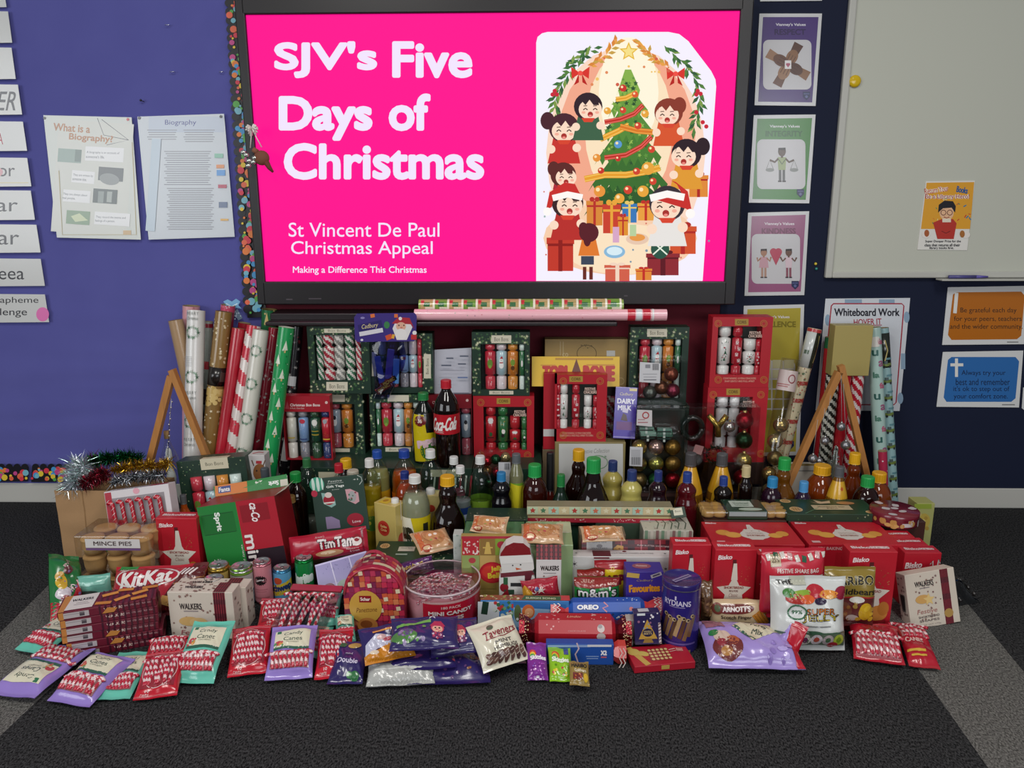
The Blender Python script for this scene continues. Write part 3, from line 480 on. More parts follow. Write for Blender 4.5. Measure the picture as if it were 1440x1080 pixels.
sheet('library_poster', 'small orange library poster on the whiteboard with a child popping out of a red box', 'poster', [(1302, 255), (1371, 254), (1360, 352), (1290, 351)],
      [('p', [(1303, 257), (1370, 256), (1364, 322), (1295, 322)], '#e0a02c'), ('f', 26, 1302, 278, 1364, 318, 1.2, 2.6, ['#c8442c', '#3a7a9a', '#e8d8a0', '#4a8a5a', '#d87028'], 'r'), ('t', 1317, 267, 34, 8, 'Return Your', '#f4ecd8', .12, 8), ('t', 1317, 267, 34, 8, 'Return Your', '#c03828', .01, 8), ('t', 1353, 267, 16, 9, 'Books', '#2f5a90', .04, -10), ('t', 1332, 277, 62, 8, 'Be a Library Hero!', '#f4ecd8', .12), ('t', 1332, 277, 62, 8, 'Be a Library Hero!', '#a82a4a', .01),
       ('e', 1331, 299, 10, 11, '#e8b890'), ('p', [(1319, 299), (1320, 288), (1328, 282), (1340, 283), (1344, 290), (1343, 299), (1338, 292), (1326, 293)], '#1e1c22'), ('o', 1326.5, 299, 4, 4, .9, '#5a2a20'), ('o', 1335.5, 299, 4, 4, .9, '#5a2a20'), ('l', [(1327, 305), (1331, 306.5), (1335, 305)], 1, '#8a2a20'),
       ('p', [(1312, 313), (1324, 308), (1340, 308), (1345, 314), (1341, 336), (1318, 336)], '#b83428'), ('r', 1331, 310, 12, 5, '#e6dcc8'), ('l', [(1324, 325), (1330, 328), (1336, 325)], 1, '#6a1a16'), ('e', 1302, 330, 6, 5, '#e8e0d8'), ('e', 1358, 330, 6, 5, '#e8e0d8'), ('e', 1303, 328, 3.5, 5, '#a85a30'), ('e', 1353, 329, 3.5, 5, '#a86a30'),
       ('t', 1326, 339.5, 50, 4, 'Super Dooper Prize for the', '#3a3a40', .02), ('t', 1325, 344.5, 50, 4, 'class that returns all their', '#3a3a40', .02), ('t', 1324, 349, 34, 4, 'library books first.', '#3a3a40', .02)], '#e2dfd8', Y=Yw)
bl = '#8ea6bc'
sheet('poster', 'white Whiteboard Work poster on the navy wall behind the right wrapping rolls', 'poster', [(1161, 420), (1280, 419), (1265, 578), (1147, 577)],
      [('r', 1200, 424, 24, 6, bl), ('r', 1247, 424, 22, 6, bl), ('e', 1164, 450, 4, 8, bl), ('e', 1275, 446, 4, 8, bl), ('r', 1270, 508, 6, 22, bl), ('e', 1266, 560, 4, 8, bl)] + [('l', [(1169, 430), (1172, 427), (1268, 427), (1271, 430), (1260, 566), (1257, 569), (1157, 569), (1155, 566), (1169, 430)], 1.6, '#a8283c'), ('t', 1219, 439, 92, 11, 'Whiteboard Work', '#22222c', .03), ('t', 1220, 452.5, 39, 8.5, 'HOVER IT', '#a8283c', .015, 2), ('l', [(1200, 458), (1240, 457)], 1, '#a8283c')], '#d3d6dc')
def cross(x, y, s): return [('r', x, y, 4.2, 26 * s, '#e6e4de'), ('r', x + .5, y - 4 * s, 18 * s, 4.2, '#e6e4de')]
sheet('quote_card', 'orange card on the navy wall reading Be grateful each day', 'quote card', [(1333, 404), (1446, 402), (1440, 484), (1325, 485)], [('p', [(1340, 414), (1345, 411), (1436, 410), (1441, 416), (1436, 472), (1430, 477), (1338, 478), (1333, 471)], '#b86a18'), ('r', 1344, 426, 5, 29, '#e6e4de', -5), ('t', 1390, 437, 79, 9, 'Be grateful each day', '#2a221c', .0), ('t', 1389, 449, 95, 9, 'for your peers, teachers', '#2a221c', .0), ('t', 1387, 460, 102, 9, 'and the wider community.', '#2a221c', .0), ('r', 1424, 481, 16, 1.2, '#6a6a6a')], '#d9d9d8')
sheet('quote_card', 'blue card on the navy wall reading Always try your best', 'quote card', [(1326, 495), (1439, 493), (1433, 573), (1317, 572)], [('p', [(1333, 506), (1338, 502), (1428, 502), (1433, 508), (1428, 560), (1422, 565), (1331, 565), (1327, 559)], '#326cae')] + cross(1345, 517, 1.0) + [('t', 1383, 525, 62, 9, 'Always try your', '#1c2440', .0), ('t', 1382, 537, 76, 9, 'best and remember', '#1c2440', .0), ('t', 1380, 547.5, 79, 9, "it's ok to step out of", '#1c2440', .0), ('t', 1379, 558, 76, 9, 'your comfort zone.', '#1c2440', .0), ('r', 1418, 569, 18, 1.2, '#6a6a6a')], '#d9d9d8')
sheet('quote_card', 'corner of a white card at the right edge of the photo', 'quote card', [(1439, 545), (1500, 544), (1496, 622), (1437, 574)], [], '#d9d9d8')
# spotted border strips
def border(label, c, dots, sc):
    Y = WALL - .029; b = B(); p = [W(x, y, Y) for x, y in c]; q = [v + Vector((0, .0012, 0)) for v in p]
    b.add(p + q, [(3, 2, 1, 0), (4, 5, 6, 7), (0, 1, 5, 4), (1, 2, 6, 5), (2, 3, 7, 6), (3, 0, 4, 7)], M('#17151c')); S = pxs(Y); b.art(S, [('e', x, y, r, r, '#17151c') for x, y, r in sc] + dots); tag(b.build('border_strip', None, True), label, 'border strip', 'polka dot border strips')
cs = ['#e8c83c', '#e8803c', '#d83a4c', '#4a9ad0', '#5aa84a', '#c8488a', '#7ab8c8', '#e86a4a']
def dots(xf, n, y0, y1, w, r0, r1):
    out = []
    for i in range(n): y = y0 + (y1 - y0) * (i + rnd.random() * .7) / n; out.append(('e', xf(y) + rnd.uniform(-w, w), y, *(lambda r: (r, r))(rnd.uniform(r0, r1)), rnd.choice(cs)))
    return out
xf = lambda y: 331 + (359 - 331) * (y / 445)
border('polka dot border strip running down the left side of the screen', [(320, -10), (342, -10), (372, 446), (348, 447)], dots(xf, 170, 2, 440, 9.5, 1.5, 5.2), [(322 + 27 * i / 36, 4 + i * 12.3, 6) for i in range(36)])
border('polka dot border strip at the bottom of the purple backing, left piece', [(-20, 657), (40, 656), (39, 677), (-20, 678)], dots(lambda y: 16, 26, 659, 675, 22, 1.5, 4.5), [(x, 657, 5) for x in range(2, 40, 11)])
border('polka dot border strip at the bottom of the purple backing, piece beside the paper bag', [(45, 657), (140, 656), (138, 677), (44, 678)], dots(lambda y: 70, 34, 659, 675, 25, 1.5, 4.5), [(x, 657, 5) for x in range(50, 138, 11)])
b = B(); Yb = WALL - .032; p = [W(x, y, Yb) for x, y in ((314, 424), (320, 421), (326, 424), (332, 420), (338, 424), (335, 429), (340, 434), (332, 433), (327, 438), (321, 433), (314, 435), (318, 429))]; n = len(p)
b.add([v for v in p] + [v + Vector((0, .001, 0)) for v in p], [tuple(range(n))], M('#7fb4dc', 'film')); b.art(pxs(Yb), [('l', [(318, 427), (326, 431), (334, 427)], 1.5, '#d6ecf8'), ('l', [(331, 436), (338, 449)], 7, '#6d8094'), ('f', 8, 330, 437, 340, 449, .6, 1, ['#c8d8e8'])]); tag(b.build('paper_bow', None, True), 'light blue bow with a grey tail above the gold wrapping roll', 'bow')
# hanging ornament beside the screen
o = thing('hanging_ornament', 'brown and silver ornament hanging from a white tassel at the screen edge', 'ornament', W(365, 240, SY - .06)); Yh = SY - .05
b = B(); c = W(354, 181, Yh)
for i in range(26): d = Vector((rnd.uniform(-1, 1), rnd.uniform(-.6, .6), rnd.uniform(-.6, 1))).normalized() * .02; b.tube([c, c + d * .7, c + d + Vector((0, 0, -.004))], .003, M('#e6e0d8', 'matte'), 5)
b.build('tassel', o, True)
for e in ((352, 208), (368, 207)): b = B(); b.tube([c, W(*e, Yh)], .0016, M('#e6e0d8'), 5); b.build('string', o, True)
b = B(); 
b.ball(W(368, 222, Yh), .026, M('#7a4a38', 'matte'), 14, .016, .024); b.tube([W(372, 224, Yh), W(379, 236, Yh), W(384, 242, Yh)], lambda t: .012 * (1 - .7 * t), M('#6a3a2a', 'matte')); b.tube([W(362, 214, Yh), W(356, 210, Yh)], .009, M('#8a5a44', 'matte')); b.build('body', o, True)
b = B()
for x, y in ((346, 218), (350, 226), (356, 228), (349, 233), (358, 222), (342, 214)): b.ball(W(x, y, Yh - .008), .010, M('#c8ccc4', 'foil'), 10, .006, .007)
b.build('silver_leaves', o, True)
# ------------------------------------------------------------------ builders for packs, bottles, rolls
def carton(name, label, cat, geo, d, col, front=(), top=(), left=(), right=(), px=(), group=None, k='card', bev=.0015, face=None):
    """a box; geo = ('px', x0, x1, ytop, Y, z0) upright facing the room, or (matrix, w, h) from four corners"""
    if geo[0] == 'px':
        _, x0, x1, yt, Y, z0 = geo; zt = W((x0 + x1) / 2, yt, Y).z; c = proj((0, Y, (zt + z0) / 2))[1]; xa, xb = W(x0, c, Y).x, W(x1, c, Y).x; m = Matrix.Translation(((xa + xb) / 2, Y, z0)); w, h = xb - xa, zt - z0
    else: m, w, h = geo; Y = None
    b = B(); b.box(-w / 2, w / 2, 0, d, 0, h, M(col, k), min(bev, d / 4))
    if front: b.art(flat(w, h), front, k)
    if px: t = m.translation.copy(); b.art(Surf(lambda U, V, o: W(U, V, Y) - t - Vector((0, o, 0)), 1, 1, -1), px, k)
    if top: b.art(plane((-w / 2, 0, h), (1, 0, 0), (0, 1, 0), w, d), top, k)
    if left: b.art(plane((-w / 2, d, 0), (0, -1, 0), (0, 0, 1), d, h), left, k)
    if right: b.art(plane((w / 2, 0, 0), (0, 1, 0), (0, 0, 1), d, h), right, k)
    o = b.build(name); o.matrix_world = m; o['_w'] = w; o['_h'] = h
    return tag(o, label, cat, group)
def wh(o): return o['_w'], o['_h']
CRK = {  # middle colour, end colour, printing
 'red': ('#b8283a', '#c03a48', [('e', .5, .5, .22, .2, '#6f8f3a'), ('e', .5, .36, .12, .08, '#8aa848')]), 'snow': ('#a8c4cc', '#d0c4c8', [('e', .5, .62, .16, .12, '#f2f0ee'), ('e', .5, .42, .2, .15, '#f2f0ee'), ('e', .46, .65, .02, .015, '#222'), ('e', .54, .65, .02, .015, '#222'), ('r', .5, .54, .26, .05, '#b8343c'), ('p', [(.36, .72), (.64, .72), (.55, .85)], '#b8343c')]),
 'orange': ('#c8772a', '#cf8838', [('e', .5, .55, .18, .15, '#7a9a3a'), ('e', .5, .3, .16, .1, '#5a3a1c'), ('f', 8, .3, .1, .7, .9, .015, .03, ['#f0d8a0'])]), 'green': ('#2f6a44', '#c8d8d0', [('e', .5, .5, .14, .14, '#e8e4e0'), ('f', 8, .3, .1, .7, .9, .015, .03, ['#e8e4e0'])]),
 'santa': ('#b3202c', '#b3202c', [('p', [(.25, .86), (.75, .86), (.66, .98), (.32, .98)], '#eceae8'), ('e', .5, .82, .2, .07, '#eceae8'), ('e', .5, .3, .14, .09, '#2a5a34'), ('r', .5, .16, .5, .04, '#222')]), 'elf': ('#2a6a3a', '#2a6a3a', [('f', 10, .3, .3, .7, .9, .02, .04, ['#c8a040', '#e0c070']), ('e', .55, .42, .15, .1, '#ece8e4'), ('e', .5, .25, .14, .08, '#222')]),
 'hoho': ('#b01f30', '#b01f30', [('t', .4, .85, .3, .12, 'HO', '#ecd8d8', .05, 90), ('t', .6, .6, .3, .12, 'HO', '#ecd8d8', .05, 90), ('t', .4, .38, .3, .12, 'HO', '#ecd8d8', .05, 90), ('t', .6, .14, .3, .12, 'HO', '#ecd8d8', .05, 90)]), 'print': ('#dcdcd8', '#dcdcd8', [('f', 16, .2, .06, .8, .94, .03, .06, ['#2f5a40', '#a82a34', '#3a3a3c', '#4a7a58'], 'r'), ('s', .45, .66, .09, '#a82a34'), ('p', [(.42, .4), (.6, .4), (.51, .56)], '#2f5a40'), ('p', [(.38, .12), (.54, .12), (.46, .27)], '#2f5a40')]),
 'frosty': ('#dedede', '#dedede', [('e', .42, .6, .04, .03, '#222'), ('e', .62, .6, .04, .03, '#222'), ('p', [(.5, .5), (.62, .46), (.5, .44)], '#d86a28'), ('e', .35, .45, .05, .03, '#e09a98')]), 'cream': ('#d6d2c4', '#d8d2c8', [('r', .5, .16, .7, .06, '#b8a050'), ('f', 6, .3, .4, .7, .9, .01, .02, ['#a89a70'])]), 'blue': ('#7e9cc8', '#8a8890', [('r', .5, .1, .7, .05, '#3a4a7a'), ('e', .5, .9, .26, .1, '#c83a50'), ('f', 6, .3, .2, .7, .75, .015, .02, ['#e8ecf4'])]), 'pine': ('#1f4a34', '#2a4a30', [('e', .5, .84, .26, .14, '#e6e4de'), ('r', .5, .3, .7, .04, '#c8a83c'), ('r', .5, .46, .7, .03, '#c8a83c'), ('f', 5, .35, .55, .65, .7, .015, .02, ['#e8e4d0'])]), 'crim': ('#b82434', '#2e3a6a', [('r', .5, .1, .7, .06, '#d8b040'), ('f', 5, .35, .15, .65, .6, .015, .02, ['#d8b040']), ('e', .45, .9, .2, .1, '#a8a8b0')]),
 'peng': ('#8a9aa8', '#a04a58', [('e', .5, .5, .18, .2, '#e4e4e4'), ('e', .5, .7, .14, .1, '#26303a')])}
def cracker(parent, x, y, za, zb, zc, zd, R, kind):
    b = B()
    if kind.startswith('#'):
        c = M(kind, 'film'); wh_ = M('#d8d4cc', 'film'); n = 28; zz = [za + (zd - za) * i / n for i in range(n + 1)]
        def rr(z): return R * (1 - .55 * math.exp(-((z - zb) / (R * .25)) ** 2) - .55 * math.exp(-((z - zc) / (R * .25)) ** 2))
        b.lathe([(rr(z), z) for z in zz] + [(.0001, zd)], lambda i: c if ((i % 20) + (i // 20) * 1.15) % 5 < 2.6 else wh_, 20, x, y)
    else:
        mc, ec, art = CRK[kind]; g = R * .28; mm, me = M(mc, 'film'), M(ec, 'film'); pin = R * .5
        b.lathe([(R * .93, za), (R * .95, zb - g * 1.1), (pin, zb)], me, 18, x, y); b.lathe([(pin, zb), (R, zb + g), (R, zc - g), (pin, zc)], mm, 18, x, y); b.lathe([(pin, zc), (R * .95, zc + g * 1.1), (R * .93, zd), (.0001, zd)], me, 18, x, y)
        b.art(cyl(lambda z: R, zb + g, zc - g, -65, 65, x, y), art, 'film', base=.0006)
        if ec != mc: b.art(cyl(lambda z: R * .95, za, zb - g * 1.1, -65, 65, x, y), [('f', 7, .2, .15, .8, .85, .03, .05, ['#e8dcd8', mc])], 'film', base=.0006)
    return b.build('cracker', parent)
def crackerbox(name, label, rect, d, col, win, items, rows, px=(), z0=None, group=None, inner='#15201a', left=(), top=(), rowtop=None):
    """window box of crackers, laid out in photo units on its front plane; win = window rectangle, rows = the two pinch lines"""
    x0, x1, y0, y1, Y = rect; zt = W((x0 + x1) / 2, y0, Y).z; zb = W((x0 + x1) / 2, y1, Y).z if z0 is None else z0; cy = (y0 + y1) / 2; X0, X1 = W(x0, cy, Y).x, W(x1, cy, Y).x; w, h = X1 - X0, zt - zb
    O = Vector(((X0 + X1) / 2, Y, zb)); t = thing(name, label, 'cracker box', O, group=group); k = M(col, 'card'); wx0, wx1, wz1, wz0 = W(win[0], cy, Y).x - O.x, W(win[1], cy, Y).x - O.x, W(win[0], win[2], Y).z - zb, W(win[0], win[3], Y).z - zb
    b = B(); b.box(-w / 2, w / 2, d - .003, d, 0, h, k); b.box(-w / 2, wx0, 0, d - .003, 0, h, k); b.box(wx1, w / 2, 0, d - .003, 0, h, k); b.box(wx0, wx1, 0, d - .003, wz1, h, k); b.box(wx0, wx1, 0, d - .003, 0, wz0, k); b.box(wx0, wx1, d - .0045, d - .0031, wz0, wz1, M(inner, 'card'))
    b.art(Surf(lambda U, V, o: W(U, V, Y) - O - Vector((0, o, 0)), 1, 1, -1), px)
    if left: b.art(plane((-w / 2, d, 0), (0, -1, 0), (0, 0, 1), d, h), left)
    if top: b.art(plane((-w / 2, 0, h), (1, 0, 0), (0, 1, 0), w, d), top)
    b.build('box_body', t); p1, p2 = W(win[0], rows[0], Y).z - zb, W(win[0], rows[1], Y).z - zb; mm = mpp(Y, cy)
    for q in items:
        xc, wp, kind = q[:3]; R = min(wp * mm / 2, d * .46); topz = wz1 - .002
        if len(q) > 3: topz = W(xc, q[3], Y).z - zb
        cracker(t, W(xc, cy, Y).x - O.x, .003 + R, wz0 + .001, p2, p1 if len(q) <= 3 or q[3] < rows[0] else (p1 + p2) / 2, topz, R, kind)
    f = B(); f.add([(wx0, .0012, wz0), (wx1, .0012, wz0), (wx1, .0012, wz1), (wx0, .0012, wz1)], [(0, 1, 2, 3)], M('#ffffff', 'clear')); f.build('window_film', t)
    return t
def smooth(p, n=3):
    o = []
    for i in range(len(p) - 1):
        a, b_, c, d = p[max(i - 1, 0)], p[i], p[i + 1], p[min(i + 2, len(p) - 1)]
        for k in range(n):
            t = k / n; f = lambda q: .5 * (2 * b_[q] + (c[q] - a[q]) * t + (2 * a[q] - 5 * b_[q] + 4 * c[q] - d[q]) * t * t + (3 * b_[q] - a[q] - 3 * c[q] + d[q]) * t ** 3)
            o.append((max(f(0), .0001), f(1)))
    return o + [p[-1]]
SHAPE = {  # radius (of the body's) against distance below the cap (in body radii)
 'soda': [(.36, 0), (.36, .12), (.44, .3), (.66, .65), (.86, 1.05), (.97, 1.5), (1, 1.9)], 'hour': [(.34, 0), (.36, .1), (.5, .4), (.54, .65), (.5, .95), (.52, 1.15), (.68, 1.5), (.88, 1.9), (1, 2.35)], 'flask': [(.37, 0), (.4, .15), (.46, .45), (.5, .65), (.62, .95), (.8, 1.35), (.94, 1.75), (1, 2.1)],
 'round': [(.44, 0), (.46, .08), (.62, .25), (.84, .6), (.97, 1.05), (1, 1.5)], 'waist': [(.36, 0), (.38, .08), (.6, .28), (.84, .6), (.88, .85), (.82, 1.15), (.8, 1.4), (.92, 1.85), (1, 2.3)], 'cone': [(.36, 0), (.4, .1), (.52, .5), (.72, 1.2), (.9, 1.9), (1, 2.5)],
 'slim': [(.5, 0), (.55, .15), (.75, .8), (.95, 1.6), (1, 2.3)], 'soy': [(.55, 0), (.56, .2), (.7, .7), (.92, 1.2), (1, 1.7)], 'jar': [(.8, 0), (.85, .1), (1, .5)]}
def shape_of(s, R, hb):
    q = SHAPE[s]; k = min(R, hb * .9 / q[-1][1]); p = [(r * R, hb - t * k) for r, t in q][::-1]
    return [(.88 * R, 0), (.98 * R, .012 * min(1, hb / .1))] + ([(R, (p[0][1] + .012) / 2)] if p[0][1] > .05 else []) + p
BQ = []
def bottle(*a, **k): BQ.append((list(a), k))
def bottles():   # let neighbouring bottles stand clear of one another
    for it_ in range(300):
        ok = True; P = [(W(a[1], a[2], a[4]).x, a[4], a[3] / 2 * mpp(a[4], a[2] + 30)) for a, k in BQ]
        for i in range(len(P)):
            for j in range(i):
                g = P[i][2] + P[j][2] + .002 - math.hypot(P[i][0] - P[j][0], P[i][1] - P[j][1])
                if g > 0: s = 1 if P[i][1] > P[j][1] or (P[i][1] == P[j][1] and i > j) else -1; BQ[i][0][4] += s * g * .4; BQ[j][0][4] -= s * g * .4; ok = False
        for (a, k), p in zip(BQ, P): lo, hi = (2.15, 2.436 - p[2]) if a[1] < 700 else (2.22 if a[1] < 980 else (2.335 if a[1] > 1000 else 2.28) + p[2], 2.48 - p[2] if a[1] < 1056 else 2.508 - p[2]); hi = min(hi, 2.436 - p[2]) if a[1] < 780 else hi; a[4] = max(lo, min(hi, a[4]))
        if ok: break
    for a, k in BQ: bottle1(*a, **k)
def bottle1(label, cx, yt, wpx, Y, shape, liq, cap, caph=.075, capr=None, level=1.0, band=None, z0=0.0, group='drink and sauce bottles', name='drink_bottle', cat='bottle', shell='#eef4f0', k='liquid', ridges=True, xb=None):
    top = W(cx, yt, Y); H = top.z - z0; R = wpx / 2 * mpp(Y, yt + 30); t = thing(name, label, cat, (top.x, Y, z0), group=group)
    caph *= 1.15; pr = smooth(shape_of(shape, R, H * (1 - caph) - .004)) + [(SHAPE[shape][0][0] * R, H * (1 - caph) + .004)]; rf = lambda z: next((a[0] + (c[0] - a[0]) * (z - a[1]) / max(c[1] - a[1], 1e-6) for a, c in zip(pr, pr[1:]) if a[1] <= z <= c[1]), pr[-1][0])
    b = B(); seg = 28
    if level >= 1: b.lathe([(.0001, 0)] + pr + [(.0001, pr[-1][1])], M(liq, k), seg); b.build('bottle_body', t)
    else:
        b.lathe([(.0001, 0)] + pr, M(shell, 'clear'), seg); b.build('bottle_body', t); c = B(); L = level * H; q = [(r * .965, max(z, .002)) for r, z in pr if z < L] + [(rf(L) * .965, L), (.0001, L)]; c.lathe([(.0001, .002)] + q, M(liq, k), seg); c.build('liquid', t)
    cr = max(capr * R if capr else 0, pr[-1][0] * 1.12); c = B(); z1 = H * (1 - caph); n = 40
    vs = []; rings = [(cr * .98, z1), (cr, z1 + .001), (cr, H - .003), (cr * .9, H), (.0001, H)]
    for j, (r, z) in enumerate(rings):
        for i in range(n): a = 2 * math.pi * i / n; rr = r * (1 - (.035 if i % 2 and ridges and j in (1, 2) else 0)); vs.append((rr * math.sin(a), -rr * math.cos(a), z))
    c.add(vs, [(j * n + i, j * n + (i + 1) % n, (j + 1) * n + (i + 1) % n, (j + 1) * n + i) for j in range(4) for i in range(n)], M(cap, 'card'), False); c.lathe([(cr * 1.03, z1 - .0035), (cr * 1.03, z1 - .0008), (cr * .8, z1 - .0005)], M(cap, 'card'), 24); c.build('cap', t)
    if band:
        za, zb, bc, bi = band[:4]; sp = band[4] if len(band) > 4 else (-180, 180); za, zb = za * H, zb * H; lb = B(); S = cyl(lambda z: rf(z) + .0006, za, zb, *sp)
        n = 36; lb.grid(lambda u, v: S.fn(u * S.sx, v * S.sy, 0), n, 6, M(bc, 'film')); S2 = cyl(lambda z: rf(z) + .0008, za, zb, -75, 75); lb.art(S2, bi, 'film', base=.0004); lb.build('label', t)
    return t
LR = []
def lroll(name, label, top, bot, wpx, Yt, Yb, paint, items=(), band=None, endc='#8a7a5c', z0=0.0, span=(-100, 100)): LR.append(dict(name=name, label=label, top=top, bot=bot, wpx=wpx, Yt=Yt, Yb=Yb, paint=paint, items=items, band=band, endc=endc, z0=z0, span=span))
def lr_axis(q):
    p1 = W(*q['top'], q['Yt']); py = proj((p1.x, q['Yb'], q['z0']))[1]; px = q['top'][0] + (q['bot'][0] - q['top'][0]) * (py - q['top'][1]) / (q['bot'][1] - q['top'][1]); p0 = W(px, py, q['Yb']); r = q['wpx'] / 2 * mpp((q['Yt'] + q['Yb']) / 2, 550); p0.z = q['z0'] + r * abs((p1 - p0).normalized().y) + .001; return p0, p1, r
def lrolls():   # lean the rolls of one bundle against each other without passing through one another
    for it_ in range(220):
        ax = [lr_axis(q) for q in LR]; ok = True
        for i in range(len(LR)):
            for j in range(i):
                (a0, a1, ra), (b0, b1, rb) = ax[i], ax[j]; best = None
                for t in range(13):
                    p = a0.lerp(a1, t / 12); d_ = b1 - b0; s_ = max(0, min(1, (p - b0).dot(d_) / d_.length_squared)); k = (p - b0.lerp(b1, s_)).length
                    if best is None or k < best[0]: best = (k, t / 12, s_)
                gap = ra + rb + .003 - best[0]
                if gap > 0:
                    ok = False; ya, yb = a0.lerp(a1, best[1]).y, b0.lerp(b1, best[2]).y; f, g, tf, tg = (LR[i], LR[j], best[1], best[2]) if ya < yb else (LR[j], LR[i], best[2], best[1])
                    f['Yt'] -= gap * .5 * tf; f['Yb'] -= gap * .5 * (1 - tf); g['Yt'] += gap * .5 * tg; g['Yb'] += gap * .5 * (1 - tg)
        for q, a in zip(LR, ax): q['Yt'] = min(q['Yt'], WALL - .022 - a[2]); q['Yb'] = min(max(q['Yb'], 2.36), WALL - .03 - a[2])
        if ok: break
    for q in LR: p0, p1, r = lr_axis(q); roll(q['name'], q['label'], p0, p1, r, M(q['paint'], 'film') if isinstance(q['paint'], str) else q['paint'], q['items'], q['band'], 'wrapping paper rolls', endc=q['endc'], span=q['span'])
    LR.clear()
def candy(c1, c2, k, period): A_, B_ = M(c1, 'film'), M(c2, 'film'); return lambda z, a: A_ if (a * k + z / period) % 1.0 < .52 else B_
# ------------------------------------------------------------------ wrapping rolls on the left
wre = lambda vs: sum([[('o', .5, v, .2, .026, .035, '#7f9a84')] + [('s', .5 + .19 * math.cos(a * .7), v + .024 * math.sin(a * .7), .085, ['#3f5f48', '#6f8f74', '#a8b0a4'][a % 3], 5, .3, a * 25) for a in range(9)] for v in vs], [])
lroll('wrapping_paper_roll', 'plain brown kraft paper roll leaning furthest left', (247, 450), (282, 610), 20, 2.70, 2.60, '#a98a68', [], (.5, .6, '#26201e', [('r', .5, .7, .22, .3, '#c87838'), ('r', .5, .2, .3, .3, '#c8c4bc')]), '#7a6248')
lroll('wrapping_paper_roll', 'pale pink wrapping paper roll behind the white wreath one', (269, 430), (268, 640), 23, 2.715, 2.66, '#d59aa0', [('f', 20, .2, .5, .8, 1, .04, .08, ['#b87480'], 'x')])
lroll('wrapping_paper_roll', 'white wrapping paper roll printed Merry with grey wreaths, left of the gold one', (276, 437), (271, 636), 25, 2.66, 2.53, '#d6d4d0', wre((.30, .50, .7, .9, .12)) + sum([[('t', .5, v, .36, .014, 'M E R R Y', '#6a7068', .0), ('t', .5, v - .022, .34, .014, 'Christmas', '#6a7068')] for v in (.985, .63, .42, .22)], []) + [('r', .38, .79 - .008 * i, .3, .002, '#a8a8a8') for i in range(6)], None, '#b8b4ac')
lroll('wrapping_paper_roll', 'narrow clear-wrapped patterned roll between the white and gold rolls', (293, 452), (289, 620), 13, 2.70, 2.62, '#a8b0a4', [('r', .5, .98, 1, .02, '#a02838'), ('f', 30, .2, .4, .8, .95, .05, .1, ['#5a8a68', '#d0d0c8', '#b84a50'], 'x'), ('r', .5, .78, .4, .04, '#c8303c'), ('r', .5, .62, .9, .08, '#3a2024')])
lroll('wrapping_paper_roll', 'dark red wrapping roll with a pink top behind the gold star roll', (321, 429), (300, 640), 19, 2.715, 2.66, '#8e1e30', [('r', .5, .985, 1, .03, '#c84a68'), ('f', 8, .2, .97, .8, 1, .03, .06, ['#e8b8c0'], 'x')])
gold = '#8a6a38'
lroll('wrapping_paper_roll', 'brown gold wrapping roll with white stars and a black label band', (315, 438), (295, 626), 23, 2.65, 2.54, gold, [('f', 120, .08, .01, .92, .98, .03, .07, ['#d8c8a0', '#e4d8b8'], 's'), ('r', .5, .63, 1, .035, '#c8a860'), ('f', 20, .1, .57, .9, .65, .04, .1, ['#d8bc78', '#c8a860'])], (.66, .745, '#1d1816', [('r', .8, .5, .2, .5, '#4a3a34')]), '#6a4a3a')
lroll('wrapping_paper_roll', 'red wrapping roll end showing behind the striped roll', (344, 454), (322, 640), 17, 2.70, 2.64, '#9a1c2c', [])
lroll('wrapping_paper_roll', 'plain bright red wrapping roll with a gold end', (336, 462), (314, 626), 19, 2.63, 2.53, '#b01b2e', [], None, '#8a7048')
t = lroll('wrapping_paper_roll', 'red and white candy striped wrapping roll', (357, 458), (329, 626), 20, 2.62, 2.50, candy('#c42a3c', '#dcd2cc', 1, .085), [('f', 14, .2, .1, .8, .95, .03, .05, ['#7a9a8a', '#b8404c'], 'x')])
lroll('wrapping_paper_roll', 'off-white wrapping roll printed with green wreaths, right of the striped roll', (367, 464), (344, 632), 22, 2.57, 2.49, '#d2cfc4', wre((.9, .74, .57, .4, .23)), None, '#a8a498')
lroll('wrapping_paper_roll', 'red wrapping roll with white houses and reindeer', (386, 461), (362, 640), 16, 2.66, 2.57, '#a82638', [('f', 60, .15, .02, .85, .98, .06, .12, ['#d8cfc8', '#c8b8b0', '#7a1a28', '#e0d8d0'], 's'), ('f', 40, .15, .02, .85, .98, .05, .09, ['#d8cfc8', '#8a2030'], 'r')])
lroll('wrapping_paper_roll', 'dark green wrapping roll with a gold end standing tallest beside the screen', (379, 435), (372, 640), 21, 2.70, 2.70, '#22683f', [('f', 24, .15, .7, .85, 1, .03, .06, ['#5a9a70', '#c8b070'], 's'), ('p', [(.4, .93), (.6, .93), (.5, .99)], '#c8b070')], None, '#a89058')
lroll('wrapping_paper_roll', 'shiny green wrapping roll with white christmas trees', (403, 460), (378, 664), 22, 2.51, 2.44, '#1d9450', sum([[('p', [(.34 + (i % 2) * .2, v), (.52 + (i % 2) * .2, v), (.43 + (i % 2) * .2, v + .045)], '#cfd8c4'), ('r', .43 + (i % 2) * .2, v - .006, .05, .012, '#c8b070')] for i, v in enumerate([.04 + .066 * j for j in range(14)])], []) + [('f', 70, .1, .02, .9, .98, .02, .045, ['#5ab07a', '#8ac8a0', '#c8dcc8', '#0f6a38'], 's')], None, '#a8b0a0')
